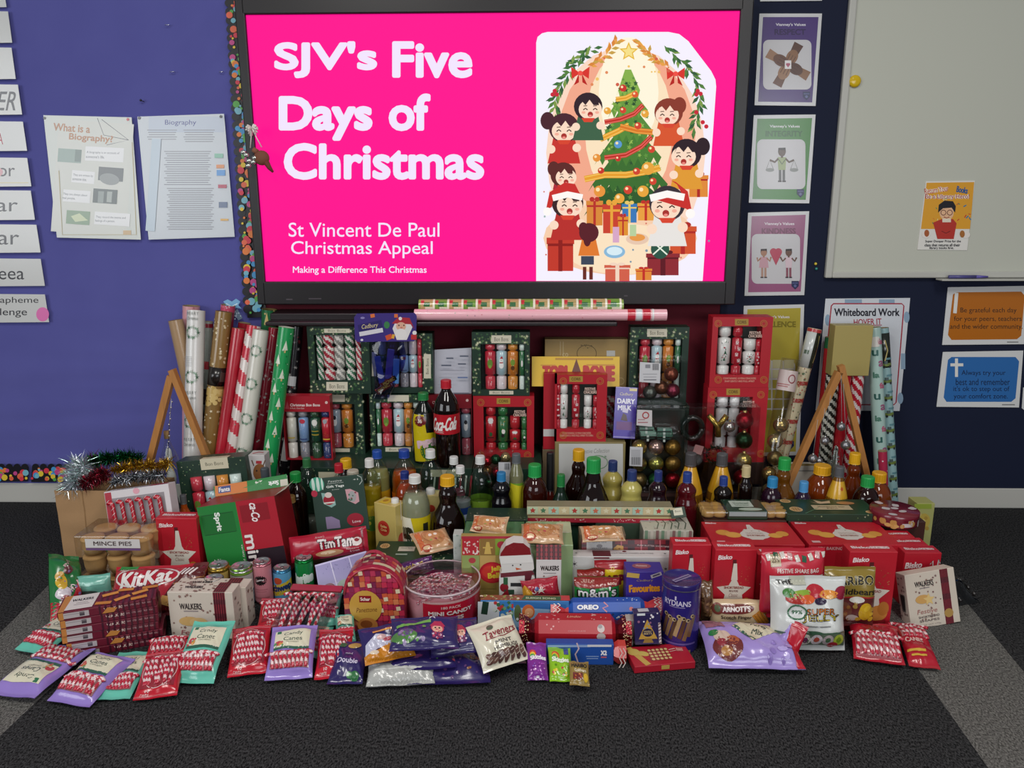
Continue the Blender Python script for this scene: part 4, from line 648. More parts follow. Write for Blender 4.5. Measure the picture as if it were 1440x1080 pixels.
lroll('wrapping_paper_roll', 'black and white christmas print wrapping roll at the edge of the maroon panel', (419, 459), (402, 640), 15, 2.69, 2.62, '#1e1c20', [('f', 70, .15, .02, .85, .98, .06, .14, ['#c8c4c0', '#a8a4a0', '#8a2a34', '#3a5a48'], 'x'), ('r', .5, .72, .5, .05, '#c8c8c8'), ('p', [(.3, .3), (.7, .3), (.5, .52)], '#d0ccc8')])
lrolls()
# wooden tree frames
def aframe(label, apex, l, r, Y, thick=9, dY=0.0):
    a = W(*apex, Y); th = thick * mpp(Y, 560); ends = []
    for (x, y), s in ((l, -1), (r, 1)):
        q = W(x, y, Y + s * dY); k = a.z / (a.z - q.z); e = a + (q - a) * k; ends.append(e)
    t = thing('wooden_tree_frame', label, 'tree frame', ((ends[0].x + ends[1].x) / 2, (ends[0].y + ends[1].y) / 2, 0)); wd = M('#b0783f', 'wood')
    for e, s in zip(ends, (-1, 1)):
        b = B(); d = (e - a).normalized(); n = Vector((d.z, 0, -d.x)) * (th / 2); n = n if n.x > 0 else -n; dp = Vector((0, .012, 0)); tp = a + (Vector((s * th * .15, 0, 0)))
        if s < 0: tp = a + d * th * .9
        vs = [tp - n - dp, tp + n - dp, tp + n + dp, tp - n + dp, e - n - dp, e + n - dp, e + n + dp, e - n + dp]
        if s > 0: vs[0] = a + Vector((-th * .55, 0, 0)) - dp; vs[3] = vs[0] + 2 * dp; vs[1] = a + Vector((th * .3, 0, .006)) - dp; vs[2] = vs[1] + 2 * dp
        for v in vs[4:]: v.z = 0
        b.add(vs, [(0, 1, 5, 4), (1, 2, 6, 5), (2, 3, 7, 6), (3, 0, 4, 7), (0, 3, 2, 1), (4, 5, 6, 7)], wd); b.build('leg', t, True)
    return t
fl = aframe('wooden triangle tree frame on the left in front of the purple backing', (243, 521), (212, 645), (287, 632), 2.42)
b = B(); b.tube([W(241, 560, 2.42), W(238, 600, 2.42), W(236, 640, 2.42)], .0012, M('#8a8a90', 'foil'), 5)
for i in range(9): b.ball(W(241 - i * .6 + rnd.uniform(-1, 1), 565 + i * 8, 2.42), .003, M('#c8c8cc', 'foil'), 8)
b.build('bead_string', fl, True)
g = thing('glass_ornament', 'clear glass bottle with a cork and a snowman inside, under the left wooden frame', 'ornament', (W(243, 690, 2.46).x, 2.46, 0)); zt = W(246, 606, 2.46).z; R = 13 * mpp(2.45, 650)
b = B(); b.lathe(smooth([(R, 0), (R, zt * .62), (R * .9, zt * .75), (R * .35, zt * .88), (R * .3, zt * .97)]), M('#f4f8f6', 'clear'), 24); b.build('glass', g); b = B(); b.lathe([(R * .28, zt * .93), (R * .3, zt), (.0001, zt)], M('#a8845a', 'matte'), 16); b.build('cork', g)
b = B(); b.lathe(smooth([(.001, .002), (R * .5, .002), (R * .55, zt * .3), (R * .3, zt * .42), (R * .52, zt * .55), (R * .25, zt * .66), (R * .34, zt * .74), (R * .26, zt * .82), (.001, zt * .84)]), M('#d2d2d2', 'matte'), 18); b.build('snowman', g)
# ------------------------------------------------------------------ wrapping rolls on the right
lroll('wrapping_paper_roll', 'cream wrapping roll with red and green Christmas print leaning to the right', (1146, 462), (1098, 648), 18, 2.69, 2.64, '#cfc4a4', [('f', 130, .1, .02, .9, .8, .04, .085, ['#b83a34', '#4a6a44', '#2f3a34', '#a8443c'], 'x')] + [('t', .5, v, .5, .022, 'CHRISTMAS', '#a83a34', .05, 10) for v in (.1, .2, .3, .41, .52, .63, .72)], (.80, .998, '#c8ccc8', [('r', .72, .5, .4, .98, '#20241f'), ('l', [(.7, .15), (.8, .5), (.68, .85)], .05, '#b8a868'), ('r', .4, .96, .8, .08, '#b83a3c'), ('r', .3, .4, .2, .1, '#5a6a5a')]))
lroll('wrapping_paper_roll', 'bright red wrapping roll printed ho ho left of the gold sleeve', (1168, 474), (1152, 640), 14, 2.70, 2.70, '#b8222c', [('t', .5, v, .3, .02, 'Ho', '#e8d0a8', .03, 10) for v in (.2, .34, .48, .62, .76, .9)] + [('r', .5, .97, 1, .06, '#1f6a40')])
X = lambda px_, Y, y=560: W(px_, y, Y).x
gs = thing('gift_wrap_set', 'gold sleeve holding three wrapping rolls behind the right wooden frame', 'wrapping paper', (X(1192, 2.60), 2.60, 0)); zt, zm = W(1192, 458, 2.60).z, W(1192, 529, 2.60).z; w0, w1 = X(1166, 2.60) - X(1192, 2.60), X(1219, 2.60) - X(1192, 2.60)
b = B(); b.box(w0, w1, .004, .056, zm, zt, M('#a8985a', 'card'), .002); b.build('sleeve', gs)
for x0, x1, pn in ((1164, 1182, candy('#20241f', '#c8c8bc', 4, .03)), (1183, 1199, None), (1200, 1217, candy('#b01c30', '#d8ccc8', 4, .036))):
    r = (x1 - x0) / 2 * mpp(2.60, 560); b = B(); cx_ = X((x0 + x1) / 2, 2.60) - X(1192, 2.60); n = int(zm / .006)
    pr_ = [(r, .001 + (zm - .002) * i / n) for i in range(n + 1)]
    b.lathe([(.0001, .001)] + pr_, (lambda i, pn=pn: pn(i // 32 * .006, i % 32 / 32)) if pn else M('#b01626', 'film'), 32, cx_, .03); b.build('paper_roll', gs)
lroll('wrapping_paper_roll', 'aqua wrapping roll with fa la la lettering beside the gold sleeve', (1229, 460), (1240, 690), 18, 2.66, 2.60, '#a8c4bc', [('t', .5 + .12 * (-1) ** i, v, .26, .03, s_, c_, .06) for i, (v, s_, c_) in enumerate([(.05 + .055 * j, 'fa la a u'.split()[j % 4], ['#b8607a', '#4a7a68', '#9a5a7a', '#2f5f58'][j % 4]) for j in range(17)])] + [('r', .4, .93, .35, .05, '#d8d4cc')])
lroll('wrapping_paper_roll', 'pale blue wrapping roll with green trucks, rightmost of all', (1241, 461), (1254, 692), 16, 2.69, 2.63, '#90b2b4', sum([[('r', .5, v, .4, .016, '#6a7a3a'), ('r', .44, v + .012, .16, .016, '#4a5a5a'), ('e', .36, v - .01, .05, .007, '#2a2a2a'), ('e', .62, v - .01, .05, .007, '#2a2a2a'), ('r', .6, v + .03, .3, .01, '#5f8890')] for v in [.05 + .085 * j for j in range(10)]], []), (.80, .975, '#20261f', [('l', [(.4, .2), (.55, .5), (.45, .8)], .05, '#b8a868')]))
lroll('wrapping_paper_roll', 'short red patterned roll between the two blue rolls', (1241, 634), (1243, 690), 12, 2.50, 2.50, '#a82c4a', [('f', 20, .2, .1, .8, .95, .03, .06, ['#d8c0c8'])])
lrolls()
fr_ = aframe('wooden triangle tree frame on the right hung with silver baubles', (1183, 515), (1121, 652), (1224, 692), 2.525)
def hang(x, y, r, yt, label):
    t = thing('silver_bauble', label, 'bauble', W(x, y + r, 2.495), group='silver baubles under the right frame'); b = B(); R = r * mpp(2.495, y); c = W(x, y, 2.495); b.ball(c, R, M('#b4b4b8', 'glit'), 16); b.build('ball', t, True); b = B(); b.lathe([(R * .25, 0), (R * .25, R * .3), (.0001, R * .3)], M('#a8a8a8', 'foil'), 10, tf=Matrix.Translation(c + Vector((0, 0, R * .92)))); b.build('cap', t, True); b = B(); b.tube([c + Vector((0, 0, R * 1.1)), W(yt[0], yt[1], 2.495)], .0008, M('#9a9a9a'), 4); b.build('string', t, True)
hang(1183, 600, 6, (1183, 528), 'oval silver bauble hanging highest in the right wooden frame'); hang(1189, 626, 6.5, (1186, 540), 'round silver bauble hanging right of the bottle brush tree'); hang(1160, 620, 6, (1168, 556), 'silver bauble beside the bottle brush tree on its left'); hang(1143, 645, 6.5, (1150, 590), 'lowest silver bauble near the left leg of the right frame'); hang(1152, 648, 5, (1160, 574), 'small silver bauble next to the lowest one')
bt = thing('glass_ornament', 'silver bottle brush tree inside a clear glass jar under the right frame', 'ornament', (X(1174, 2.555, 650), 2.555, 0)); zt = W(1172, 620, 2.555).z; R = 13 * mpp(2.555, 650)
b = B()
for i in range(260):
    v = rnd.random(); a = rnd.random() * 6.283; r = R * .85 * (1 - v) + .006; z = zt * (.45 + .5 * v); b.tube([(0, 0, z), (r * math.cos(a), r * math.sin(a), z - .006)], .0011, M('#b8bcb8', 'foil'), 3, cap=False)
b.lathe([(.008, 0), (.008, zt * .9)], M('#6a6a60', 'matte'), 8); b.build('brush_tree', bt); b = B(); b.lathe(smooth([(R, 0), (R * 1.05, zt * .55), (R * .9, zt * .72), (R * .45, zt * .92), (R * .4, zt)]), M('#f4f8f6', 'clear'), 24); b.build('glass', bt)
carton('gift_box', 'white and gold box lying behind the bottles under the right frame', 'box', ('px', 1098, 1158, 652, 2.545, 0), .018, '#c4bfb4', px=[('r', 1131, 653.5, 68, 3, '#8a7a4c'), ('r', 1136, 662, 40, 1.5, '#8a8a84')])
# ------------------------------------------------------------------ cracker boxes along the wall, on a low tier of more boxes
ZS = W(560, 650, 2.5).z
GRN = '#1c3428'; RED = '#b01a28'
def tier(x0, x1, yb, label, art, col=GRN, z=None, Y=2.44, d=.27, group='boxes of the low tier under the cracker boxes'):
    zz = ZS if z is None else z; xa, xb = W(x0, 680, Y).x, W(x1, 680, Y).x; return carton('gift_box', label, 'box', (Matrix.Translation(((xa + xb) / 2, Y, 0)), xb - xa, zz), d, col, front=art, group=group)
leaf = lambda n, x0=0.0, x1=1.0, y0=.5, y1=1.0: [('f', n, x0, y0, x1, y1, .006, .016, ['#4f7a4a', '#a8b888', '#7f9a62', '#c8c8a8', '#35573c'], 'x')]
tier(424, 516, 0, 'dark green patterned box low behind the bottles at the left of the tier', leaf(50) + [('r', .42, .86, .3, .16, '#c9c2a8')])
tier(517, 602, 0, 'dark green box with a cream label low behind the orange drink bottles', leaf(40) + [('r', .2, .85, .34, .2, '#cfc8b0'), ('t', .2, .86, .24, .05, 'Bon Bons', '#5a5a4a')])
tier(603, 664, 0, 'dark box with candy stripes low behind the clear bottles', [('l', [(.05 + .12 * i, .4), (.15 + .12 * i, .9)], .04, ['#c8ccc4', '#b03040'][i % 2]) for i in range(8)] + [('r', .4, .93, .7, .1, '#c9c2a8')])
tier(665, 762, 0, 'dark green box below the red santa cracker box', leaf(40))
STR = lambda w: ['#2f6a4a', '#a83040', '#8a8a84', '#2f6a4a', '#a83040']
lab = lambda x, y, w, h, t, c='#cfc9b4', r=0: [('r', x, y, w, h, c, r)] + ([('t', x, y, w * .7, h * .5, t, '#5a5a4c', 0, r)] if t else [])
pat = lambda x0, y0, x1, y1, n: [('f', int(n * 1.5), x0, y0, x1, y1, 1.1, 3.2, ['#3f6a40', '#a8b888', '#6f8a56', '#d0d0ac', '#2f4f36', '#55784a'], 'x')]
GB = 'bon bon cracker boxes'
crackerbox('cracker_box', 'dark green box of candy striped crackers, furthest left of the top row', (434, 520, 459, 553, 2.56), .06, GRN, (443, 509, 471, 535), [(449, 9, '#2f6a4a'), (461, 16, '#a83040'), (476, 14, '#8a8a84'), (491, 14, '#2f6a4a'), (504, 9, '#a83040')], (487, 520),
           pat(436, 461, 518, 470, 26) + pat(436, 538, 512, 551, 30) + pat(510, 470, 519, 540, 16) + pat(435, 470, 442, 550, 16) + lab(474, 465, 36, 6, 'Bon Bons') + lab(474, 543, 30, 12, 'Bon Bons'), W(474, 553.5, 2.56).z)
zU = W(474, 553.5, 2.56).z
crackerbox('cracker_box', 'dark green cracker box turned on its side behind the chocolate stocking bag', (521, 609, 469, 553, 2.57), .06, GRN, (530, 594, 476, 545), [(537, 12, 'green'), (552, 13, 'peng'), (567, 13, 'blue'), (580, 12, 'snow'), (590, 7, 'red')], (500, 525),
           pat(522, 470, 608, 475, 22) + pat(595, 476, 607, 550, 40) + lab(601, 515, 10, 34, '') + [('t', 601, 515, 22, 4, 'Bon Bons', '#5a5a4c', 0, 90)] + lab(526, 512, 6, 34, ''), zU)
crackerbox('cracker_box', 'dark green bon bon box on the red santa cracker box', (664, 745, 467, 556.5, 2.56), .06, GRN, (676, 738, 484, 548), [(689, 15, 'red'), (705, 15, 'snow'), (721, 15, 'orange'), (734, 8, 'green')], (494, 529),
           pat(666, 469, 743, 484, 50) + pat(665, 484, 675, 554, 30) + pat(739, 484, 744, 554, 14) + lab(705, 477, 28, 11, 'Bon Bons') + lab(705, 552, 34, 5, 'Bon Bons'), W(705, 556.5, 2.56).z)
gold_ = lambda x0, y0, x1, y1: sum([[('o', x, y, 5, 5, .6, '#b88838'), ('o', x, y, 3, 3, .5, '#b88838')] for x in (x0 + 8, x1 - 8) for y in (y0 + 8, y1 - 8)], [])
crackerbox('cracker_box', 'red box of festive santa and elf crackers under the green bon bon box', (666, 751, 557, 650, 2.56), .07, RED, (680, 741, 572, 633), [(690, 15, 'santa'), (707, 15, 'elf'), (724, 15, 'santa', 587), (737, 8, 'elf', 587)], (586, 623),
           [('r', 708, 564, 19, 8, '#a88838'), ('t', 708, 564, 13, 4, 'CORIS', '#5a3a18', .03), ('t', 731, 579, 15, 4, 'FESTIVE', '#e8c8b8', .02), ('t', 731, 583.5, 18, 4, 'CRACKERS', '#e8c8b8', .02)] + gold_(668, 558, 750, 648), ZS, left=[])
hz = W(818, 622, 2.52).z
crackerbox('cracker_box', 'red box of ho ho ho festive crackers standing on the white card box', (783, 853, 527, 622, 2.53), .03, RED, (777 + 3, 839, 540, 603), [(785, 7, 'hoho'), (793, 15, 'print'), (810, 12, 'hoho'), (827, 15, 'print', 557), (838, 8, 'hoho', 557)], (555, 590),
           [('r', 810, 533, 19, 8, '#a88838'), ('t', 810, 533, 13, 4, 'CORIS', '#5a3a18', .03), ('t', 830, 547, 15, 4, 'FESTIVE', '#e8c8b8', .02), ('t', 830, 551.5, 18, 4, 'CRACKERS', '#e8c8b8', .02), ('t', 811, 609, 40, 2.6, 'CONTAINING 10 MINI CRACKERS', '#e0b8a0'), ('t', 811, 612.5, 46, 2.6, 'SNAP GENTLY AND PULL APART TO OPEN', '#e0b8a0')] + gold_(784, 528, 852, 620), hz)
wb = carton('card_box', 'white box in a gold frame with wreath and script, under the ho ho ho crackers', 'box', ('px', 780, 878, 622, 2.52, 0), .05, '#8a7d52', px=[('r', 831, 665, 90, 82, '#c9c9c6'), ('t', 838, 634, 38, 6, 'Festive Collection', '#8a8a86', 0, 2, .2), ('o', 841, 650, 14, 10, 1.2, '#7a9a7a'), ('f', 14, 830, 640, 852, 646, .8, 1.8, ['#5f8a68', '#8aa88a'], 'x')])
red2 = carton('cracker_box', 'red and white box edge sticking out left behind the ho ho ho crackers', 'cracker box', ('px', 764, 842, 545, 2.572, ZS * .9), .04, '#a81a28', px=[('r', 803, 628, 78, 10, '#c4c0bc')])
red2.location.z = W(800, 632, 2.572).z
zr = W(800, 545, 2.572).z
carton('card_box', 'plain low box supporting the red and white box behind the card box', 'box', (Matrix.Translation((W(803, 640, 2.572).x, 2.572, 0)), .2, W(800, 632, 2.572).z - .0006), .045, '#6a5a44')
crackerbox('cracker_box', 'dark striped cracker box mostly hidden behind the ho ho ho crackers', (790, 880, 545, 650, 2.64), .06, '#3a2420', (796, 874, 556, 638), [(806, 16, '#a83040'), (824, 16, '#8a8a84'), (842, 16, '#a83040'), (860, 16, '#a83040')], (575, 615), [], 0)
zg = W(830, 545, 2.64).z
carton('gift_box', 'flat gold gift box behind the long yellow chocolate bar', 'box', ('px', 766, 882, 477, 2.642, zg), .05, '#a08552', px=[('o', 825, 497, 14, 12, .7, '#4a3a20'), ('f', 12, 815, 484, 832, 490, .6, 1.6, ['#4a4a2a', '#3a2a18'], 'x'), ('t', 795, 499, 8, 5, 'co', '#c8b890'), ('r', 859, 497, 12, 8, '#b8b8b4'), ('o', 873, 536, 5, 5, .8, '#c8b080'), ('l', [(788, 480), (788, 500)], .7, '#c8b890'), ('l', [(792, 480), (792, 500)], .7, '#c8b890')])
# long yellow three-sided chocolate bar
xa, xb = W(748, 516, 2.585).x, W(872, 516, 2.585).x; zb = zr + .001; ztp = W(810, 502, 2.60).z; tm = Matrix.Translation(((xa + xb) / 2, 2.585, zb)); w = xb - xa; hh = ztp - zb; YL = '#e0b628'
b = B(); b.add([(-w / 2, 0, 0), (w / 2, 0, 0), (w / 2, .022, hh), (-w / 2, .022, hh), (-w / 2, .05, 0), (w / 2, .05, 0)], [(0, 1, 2, 3), (1, 5, 2), (5, 4, 3, 2), (4, 0, 3), (0, 4, 5, 1)], M(YL))
sl = math.hypot(.022, hh); S = plane((-w / 2, 0, 0), (1, 0, 0), (0, .022, hh), w, sl); f = lambda px_: (px_ - 748) / 124
b.art(S, [('t', f(783), .44, .33, .56, 'TOBL', '#b82a22', .07), ('t', f(843), .44, .37, .56, 'RONE', '#b82a22', .07), ('r', f(771), .71, .17, .04, '#c88a28'), ('r', f(845), .72, .32, .05, '#c88a28'), ('r', f(822), .92, .66, .07, '#b8862a'), ('p', [(f(800), .16), (f(822), .16), (f(811), .93)], '#6a3424'), ('p', [(f(804), .2), (f(817), .2), (f(811), .5)], '#8a4a30')])
o = b.build('chocolate_bar'); o.matrix_world = tm; tag(o, 'long yellow triangular chocolate bar lying behind the top of the ho ho ho crackers', 'chocolate bar')
# paper note between boxes
b = B(); g0 = [W(611, 492, 2.60), W(663, 489, 2.60), W(663, 553.5, 2.59), W(611, 553.5, 2.59)]; b.add(g0 + [v + Vector((0, .001, 0)) for v in g0], [(3, 2, 1, 0), (4, 5, 6, 7), (0, 1, 5, 4), (1, 2, 6, 5), (2, 3, 7, 6), (3, 0, 4, 7)], M('#b9b9c4', 'film'))
b.art(pxs(2.59), [('r', 633, 503, 10, 2, '#5a6070'), ('r', 653, 500, 12, 2, '#5a6070'), ('r', 628, 513, 14, 2, '#5a6070'), ('r', 650, 511, 11, 2, '#5a6070'), ('r', 651, 530, 14, 2, '#6a7aa0'), ('r', 637, 520, 34, .7, '#8a8a98'), ('r', 627, 530, 18, 1, '#a0a0ac'), ('r', 647, 552, 26, 1.6, '#6a6a78'), ('r', 626, 540, 20, 1, '#a0a0ac')], base=.0105); tag(b.build('paper_sheet', None, True), 'white printed sheet of paper between the cracker boxes', 'paper')
# red and green packs of the second row
crackerbox('cracker_box', 'red bon bon pack of character crackers at the left of the lower row', (399, 466, 557, 650, 2.52), .036, '#9e1626', (400, 464, 579, 645), [(408, 15, 'cream'), (425, 15, 'blue'), (442, 15, 'pine'), (457.5, 15, 'crim')], (588, 623),
           [('t', 429, 569.5, 42, 4, 'Christmas Bon Bons', '#e4d4d0', .03), ('t', 418, 574, 20, 2.4, '8 Pack 10cm Bon', '#d8b8b4'), ('p', [(401, 575), (407, 575), (404, 564)], '#b84a54'), ('e', 459, 566, 2, 2, '#d8b8b4')], ZS, top=[('r', .5, .5, 1, 1, '#b82434')])
crackerbox('cracker_box', 'dark green bon bon box behind the red character cracker pack', (440, 512, 554, 648, 2.59), .06, GRN, (446, 500, 568, 630), [(454, 14, 'red'), (471, 14, 'peng'), (487, 16, 'orange')], (577, 610), pat(501, 552, 511, 645, 40) + pat(442, 552, 500, 566, 30) + lab(474, 560, 22, 10, '') + lab(480, 633, 24, 5, ''), ZS)
crackerbox('cracker_box', 'dark green bon bon box behind the green-capped soft drink bottle', (521, 600, 555, 648, 2.56), .06, GRN, (528, 594, 566, 628), [(532, 7, 'green'), (543, 15, 'red'), (560, 15, 'snow'), (574, 13, 'orange'), (587, 13, 'green')], (576, 610), pat(521, 555, 599, 566, 40) + pat(521, 566, 527, 646, 24) + lab(560, 560, 30, 9, '') + lab(560, 632, 36, 6, 'Bon Bons'), ZS)
crackerbox('cracker_box', 'dark red bon bon pack behind the cola bottle', (602, 664, 555, 648, 2.58), .05, '#7e1422', (606, 663, 574, 642), [(622, 14, 'crim'), (639, 14, 'blue'), (655, 14, 'peng')], (583, 617), [('t', 626, 566, 36, 4, 'Christmas Bon Bons', '#d8b8b4', .03), ('e', 657, 563, 2, 2, '#d8b8b4')], ZS)
# chocolate stocking in a net with a header card
st = thing('chocolate_stocking', 'purple header card with a santa face above a clear bag of chocolate bars', 'sweets bag', W(543, 560, 2.535)); Yk = 2.535
b = B(); p = [W(x, y, Yk) for x, y in ((502, 441), (583, 440), (586, 444), (585, 476), (582, 480), (503, 481), (499, 477), (498, 446))]; b.add(p + [v + Vector((0, .0015, 0)) for v in p], [tuple(range(8))[::-1], tuple(range(8, 16))] + [(i, (i + 1) % 8, 8 + (i + 1) % 8, 8 + i) for i in range(8)], M('#3a2a78'))
b.art(pxs(Yk), [('p', [(503, 457), (536, 450), (540, 466), (506, 474)], '#2a1e62'), ('t', 520, 459, 23, 8, 'Cadbury', '#d8c890', .0, 8, .25), ('p', [(505, 467), (538, 461), (539, 467), (506, 473)], '#d4d0d8'), ('p', [(552, 462), (556, 453), (575, 452), (580, 460), (572, 478), (558, 478)], '#dcd8d8'), ('p', [(551, 455), (560, 446), (576, 447), (583, 463), (578, 456), (556, 455)], '#a82834'), ('e', 564, 459, 7, 6, '#d8a890'), ('e', 561, 457.5, .9, 1.1, '#2a2020'), ('e', 568, 457.5, .9, 1.1, '#2a2020'), ('e', 564.5, 461, 1.8, 1.4, '#c87868'), ('e', 564, 470, 8, 8, '#e2dedc'), ('e', 583, 468, 3, 3, '#e2dedc'), ('e', 563, 448, 2.4, 2.4, '#e2dedc'), ('e', 544, 457, 4, 5, '#3a7a4a'), ('r', 547, 474, 9, 7, '#c8502c', 20), ('r', 553, 473, 4, 6, '#d8a038', -15), ('r', 582, 474, 8, 7, '#b83034'), ('r', 524, 444, 6, 5, '#d87038', 10), ('r', 557, 444, 5, 5, '#d87038'), ('e', 509, 478, 2, 1.6, '#d8d4e0'), ('e', 510, 447, 3, 1.6, '#8a80b8')], base=.0004); b.build('header_card', st, True)
def net(u, v):
    y = 480 + 80 * v; cx = 545 - 11 * v + (6 * math.sin(v * 3)); wd = (22 - 6 * v + 4 * math.sin(v * 5)) ; a = u * 2 * math.pi; c = W(cx + wd * math.sin(a), y, Yk); k = .02 * (.3 + .7 * math.sin(min(1, v * 1.2 + .1) * math.pi * .6)); n_ = noise.noise(Vector((math.sin(a) * 2, math.cos(a) * 2, v * 7))) * .006
    return Vector((c.x, Yk + .004 - k * math.cos(a) - n_, c.z))
b = B(); b.grid(net, 22, 22, M('#aeb4dc', 'clear')); b.build('clear_bag', st, True)
for (x, y, w, h, rot, c, t) in ((540, 545, 26, 9, 32, '#7a2018', 'PICNIC'), (547, 536, 26, 9, 30, '#8a2a1c', 'PICNIC'), (534, 520, 9, 40, 8, '#3a4a90', ''), (548, 512, 10, 44, -8, '#4a3a8a', ''), (557, 522, 9, 36, -4, '#4a7ab0', '')):
    b = B(); cc = W(x, y, Yk - .003); s_ = mpp(Yk, y); m = Matrix.Translation(cc) @ Matrix.Rotation(math.radians(-rot), 4, 'Y'); ww, hh = w * s_, h * s_; b2 = B(); b2.box(-ww / 2, ww / 2, -.004, .004, -hh / 2, hh / 2, M(c, 'film'), .0025)
    if t: b2.art(plane((-ww / 2, -.004, -hh / 2), (1, 0, 0), (0, 0, 1), ww, hh), [('t', .5, .5, .7, .5, t, '#e0b848', .05)], 'film')
    b2.v = [tuple(m @ Vector(v)) for v in b2.v]; b2.build('wrapped_bar', st, True)
# right end of the row
zk = W(925, 570, 2.6).z
crackerbox('cracker_box', 'dark green bon bon box behind the see-through bauble packs', (885, 967, 460, 570, 2.60), .06, GRN, (896, 958, 477, 560), [(907, 15, 'red'), (924, 15, 'snow'), (940, 15, 'orange'), (953, 8, 'green')], (487, 525), pat(886, 461, 966, 476, 50) + pat(886, 476, 895, 566, 26) + lab(924, 468, 28, 11, 'Bon Bons'), zk)
tier(884, 1056, 0, 'long dark box low behind the yellow sauce bottles', [('r', .5, .93, .98, .08, '#4a3432')], '#2a1e1e', z=W(990, 692, 2.485).z, Y=2.485, d=.225)
zt0 = W(990, 692, 2.485).z + .0005
carton('gift_box', 'dark green box behind the see-through bauble packs under the bon bon box', 'box', ('px', 888, 967, 571, 2.60, zt0), .07, GRN, px=pat(889, 573, 966, 610, 50))
z2 = W(1035, 650, 2.56).z
carton('gift_box', 'dark brown box under the two red cracker boxes at the right', 'box', ('px', 996, 1074, 650, 2.56, zt0), .08, '#33221f')
crackerbox('cracker_box', 'red cracker box with snowman crackers under the top red one', (993, 1077, 545, 649.5, 2.56), .07, RED, (1003, 1056, 558, 630), [(1016, 16, 'frosty'), (1033, 14, 'frosty'), (1048, 13, 'santa', 580)], (575, 615), [('r', 1031, 551, 19, 9, '#a88838'), ('t', 1031, 551, 13, 4.5, 'CORIS', '#5a3a18', .03), ('t', 1053, 566, 16, 4, 'FESTIVE', '#e8c8b8', .02), ('t', 1053, 570.5, 19, 4, 'CRACKERS', '#e8c8b8', .02)] + gold_(995, 547, 1078, 646), z2 + .0005)
crackerbox('cracker_box', 'red ho ho ho cracker box topping the stack before the yellow poster', (1000, 1084, 446, 544.5, 2.56), .07, RED, (1008, 1070, 459, 527), [(1020, 18, 'print'), (1038, 14, 'hoho'), (1056, 18, 'print', 478), (1067, 7, 'hoho', 478)], (475, 514), [('r', 1043, 453, 19, 9, '#a88838'), ('t', 1043, 453, 13, 4.5, 'CORIS', '#5a3a18', .03), ('t', 1062, 468, 16, 4, 'FESTIVE', '#e8c8b8', .02), ('t', 1062, 472.5, 19, 4, 'CRACKERS', '#e8c8b8', .02), ('t', 1040, 532, 46, 2.6, 'CONTAINING 10 MINI CRACKERS', '#e0b8a0'), ('t', 1040, 536, 42, 2.6, 'SNAP GENTLY AND PULL APART', '#e0b8a0')] + gold_(1002, 447, 1082, 542), W(1040, 545, 2.56).z + .0005)
# milk chocolate block
g = Qy((862, 617), (893, 617), (897, 546), (866, 543), 2.535, 2.565)
carton('chocolate_block', 'tall purple milk chocolate block leaning beside the white card box', 'chocolate bar', g, .012, '#4a36a0', [('t', .5, .86, .6, .07, 'Cadbury', '#d0c090', 0, 0, .25), ('t', .5, .73, .8, .1, 'DAIRY', '#e4e0ec', .05), ('t', .45, .60, .62, .1, 'MILK', '#e4e0ec', .05), ('p', [(.3, .36), (.62, .34), (.55, .46), (.4, .5)], '#4a2c28'), ('p', [(.35, .52), (.6, .5), (.62, .56), (.5, .6), (.38, .58)], '#c8c0d8'), ('r', .47, .25, .7, .16, '#6a3a7a'), ('r', .8, .955, .34, .05, '#c8b870'), ('r', .5, .03, .98, .03, '#8a80c0')], k='film')
# bauble packs
def bauble(par, c, r, col, k='foil', cap=True):
    b = B(); b.ball(c, r, M(col, k), 16); o = b.build('bauble', par, True)
    if cap: b = B(); b.lathe([(r * .22, 0), (r * .22, r * .25), (.0001, r * .25)], M('#b8a468', 'foil'), 10, tf=Matrix.Translation(Vector(c) + Vector((0, 0, r * .93)))); b.build('bauble_cap', o) ; bo = bpy.data.objects[COL.objects[-1].name]; bo.data.transform(par.matrix_world.inverted())
    return o
def clearpack(name, label, rect, d, z0=None, cat='decoration pack'):
    x0, x1, y0, y1, Y = rect; cy = (y0 + y1) / 2; a, c = W(x0, cy, Y), W(x1, cy, Y); zt, zb = W(x0, y0, Y).z, W(x0, y1, Y).z if z0 is None else z0; t = thing(name, label, cat, ((a.x + c.x) / 2, Y, zb)); b = B(); b.box(a.x, c.x, Y, Y + d, zb, zt, M('#f4f4f4', 'clear'), .004); b.build('clear_case', t, True); return t
P = clearpack('bauble_pack', 'large clear case of joy letters, a wreath and baubles', (966, 1066, 572, 692, 2.492), .064, zt0); Yp = 2.525; s_ = mpp(Yp, 630)
for x, y, r, c, k in ((1047, 591, 12, '#b0182c', 'glit'), (1046, 619, 12, '#1e4a2c', 'glit'), (1046, 647, 11, '#b8a058', 'foil'), (1043, 672, 12, '#a01828', 'glit'), (1026, 600, 8, '#b8b4b0', 'foil')): bauble(P, W(x, y, Yp), r * s_, c, k)
b = B(); c = W(974, 602, Yp); b.tube([c + Vector((math.cos(a * .2618) * 13 * s_, 0, math.sin(a * .2618) * 15 * s_)) for a in range(25)], 4.2 * s_, M('#16201c', 'gloss'), 12); b.build('letter_ring', P, True)
b = B(); y3 = lambda x, y: W(x, y, Yp - .01); b.tube([y3(997, 584), y3(1010, 600), y3(1010, 614)], 4 * s_, M('#b09448', 'foil'), 12); b.tube([y3(1022, 584), y3(1010, 600)], 4 * s_, M('#b09448', 'foil'), 12); b.build('letter_balloon', P, True)
b = B()
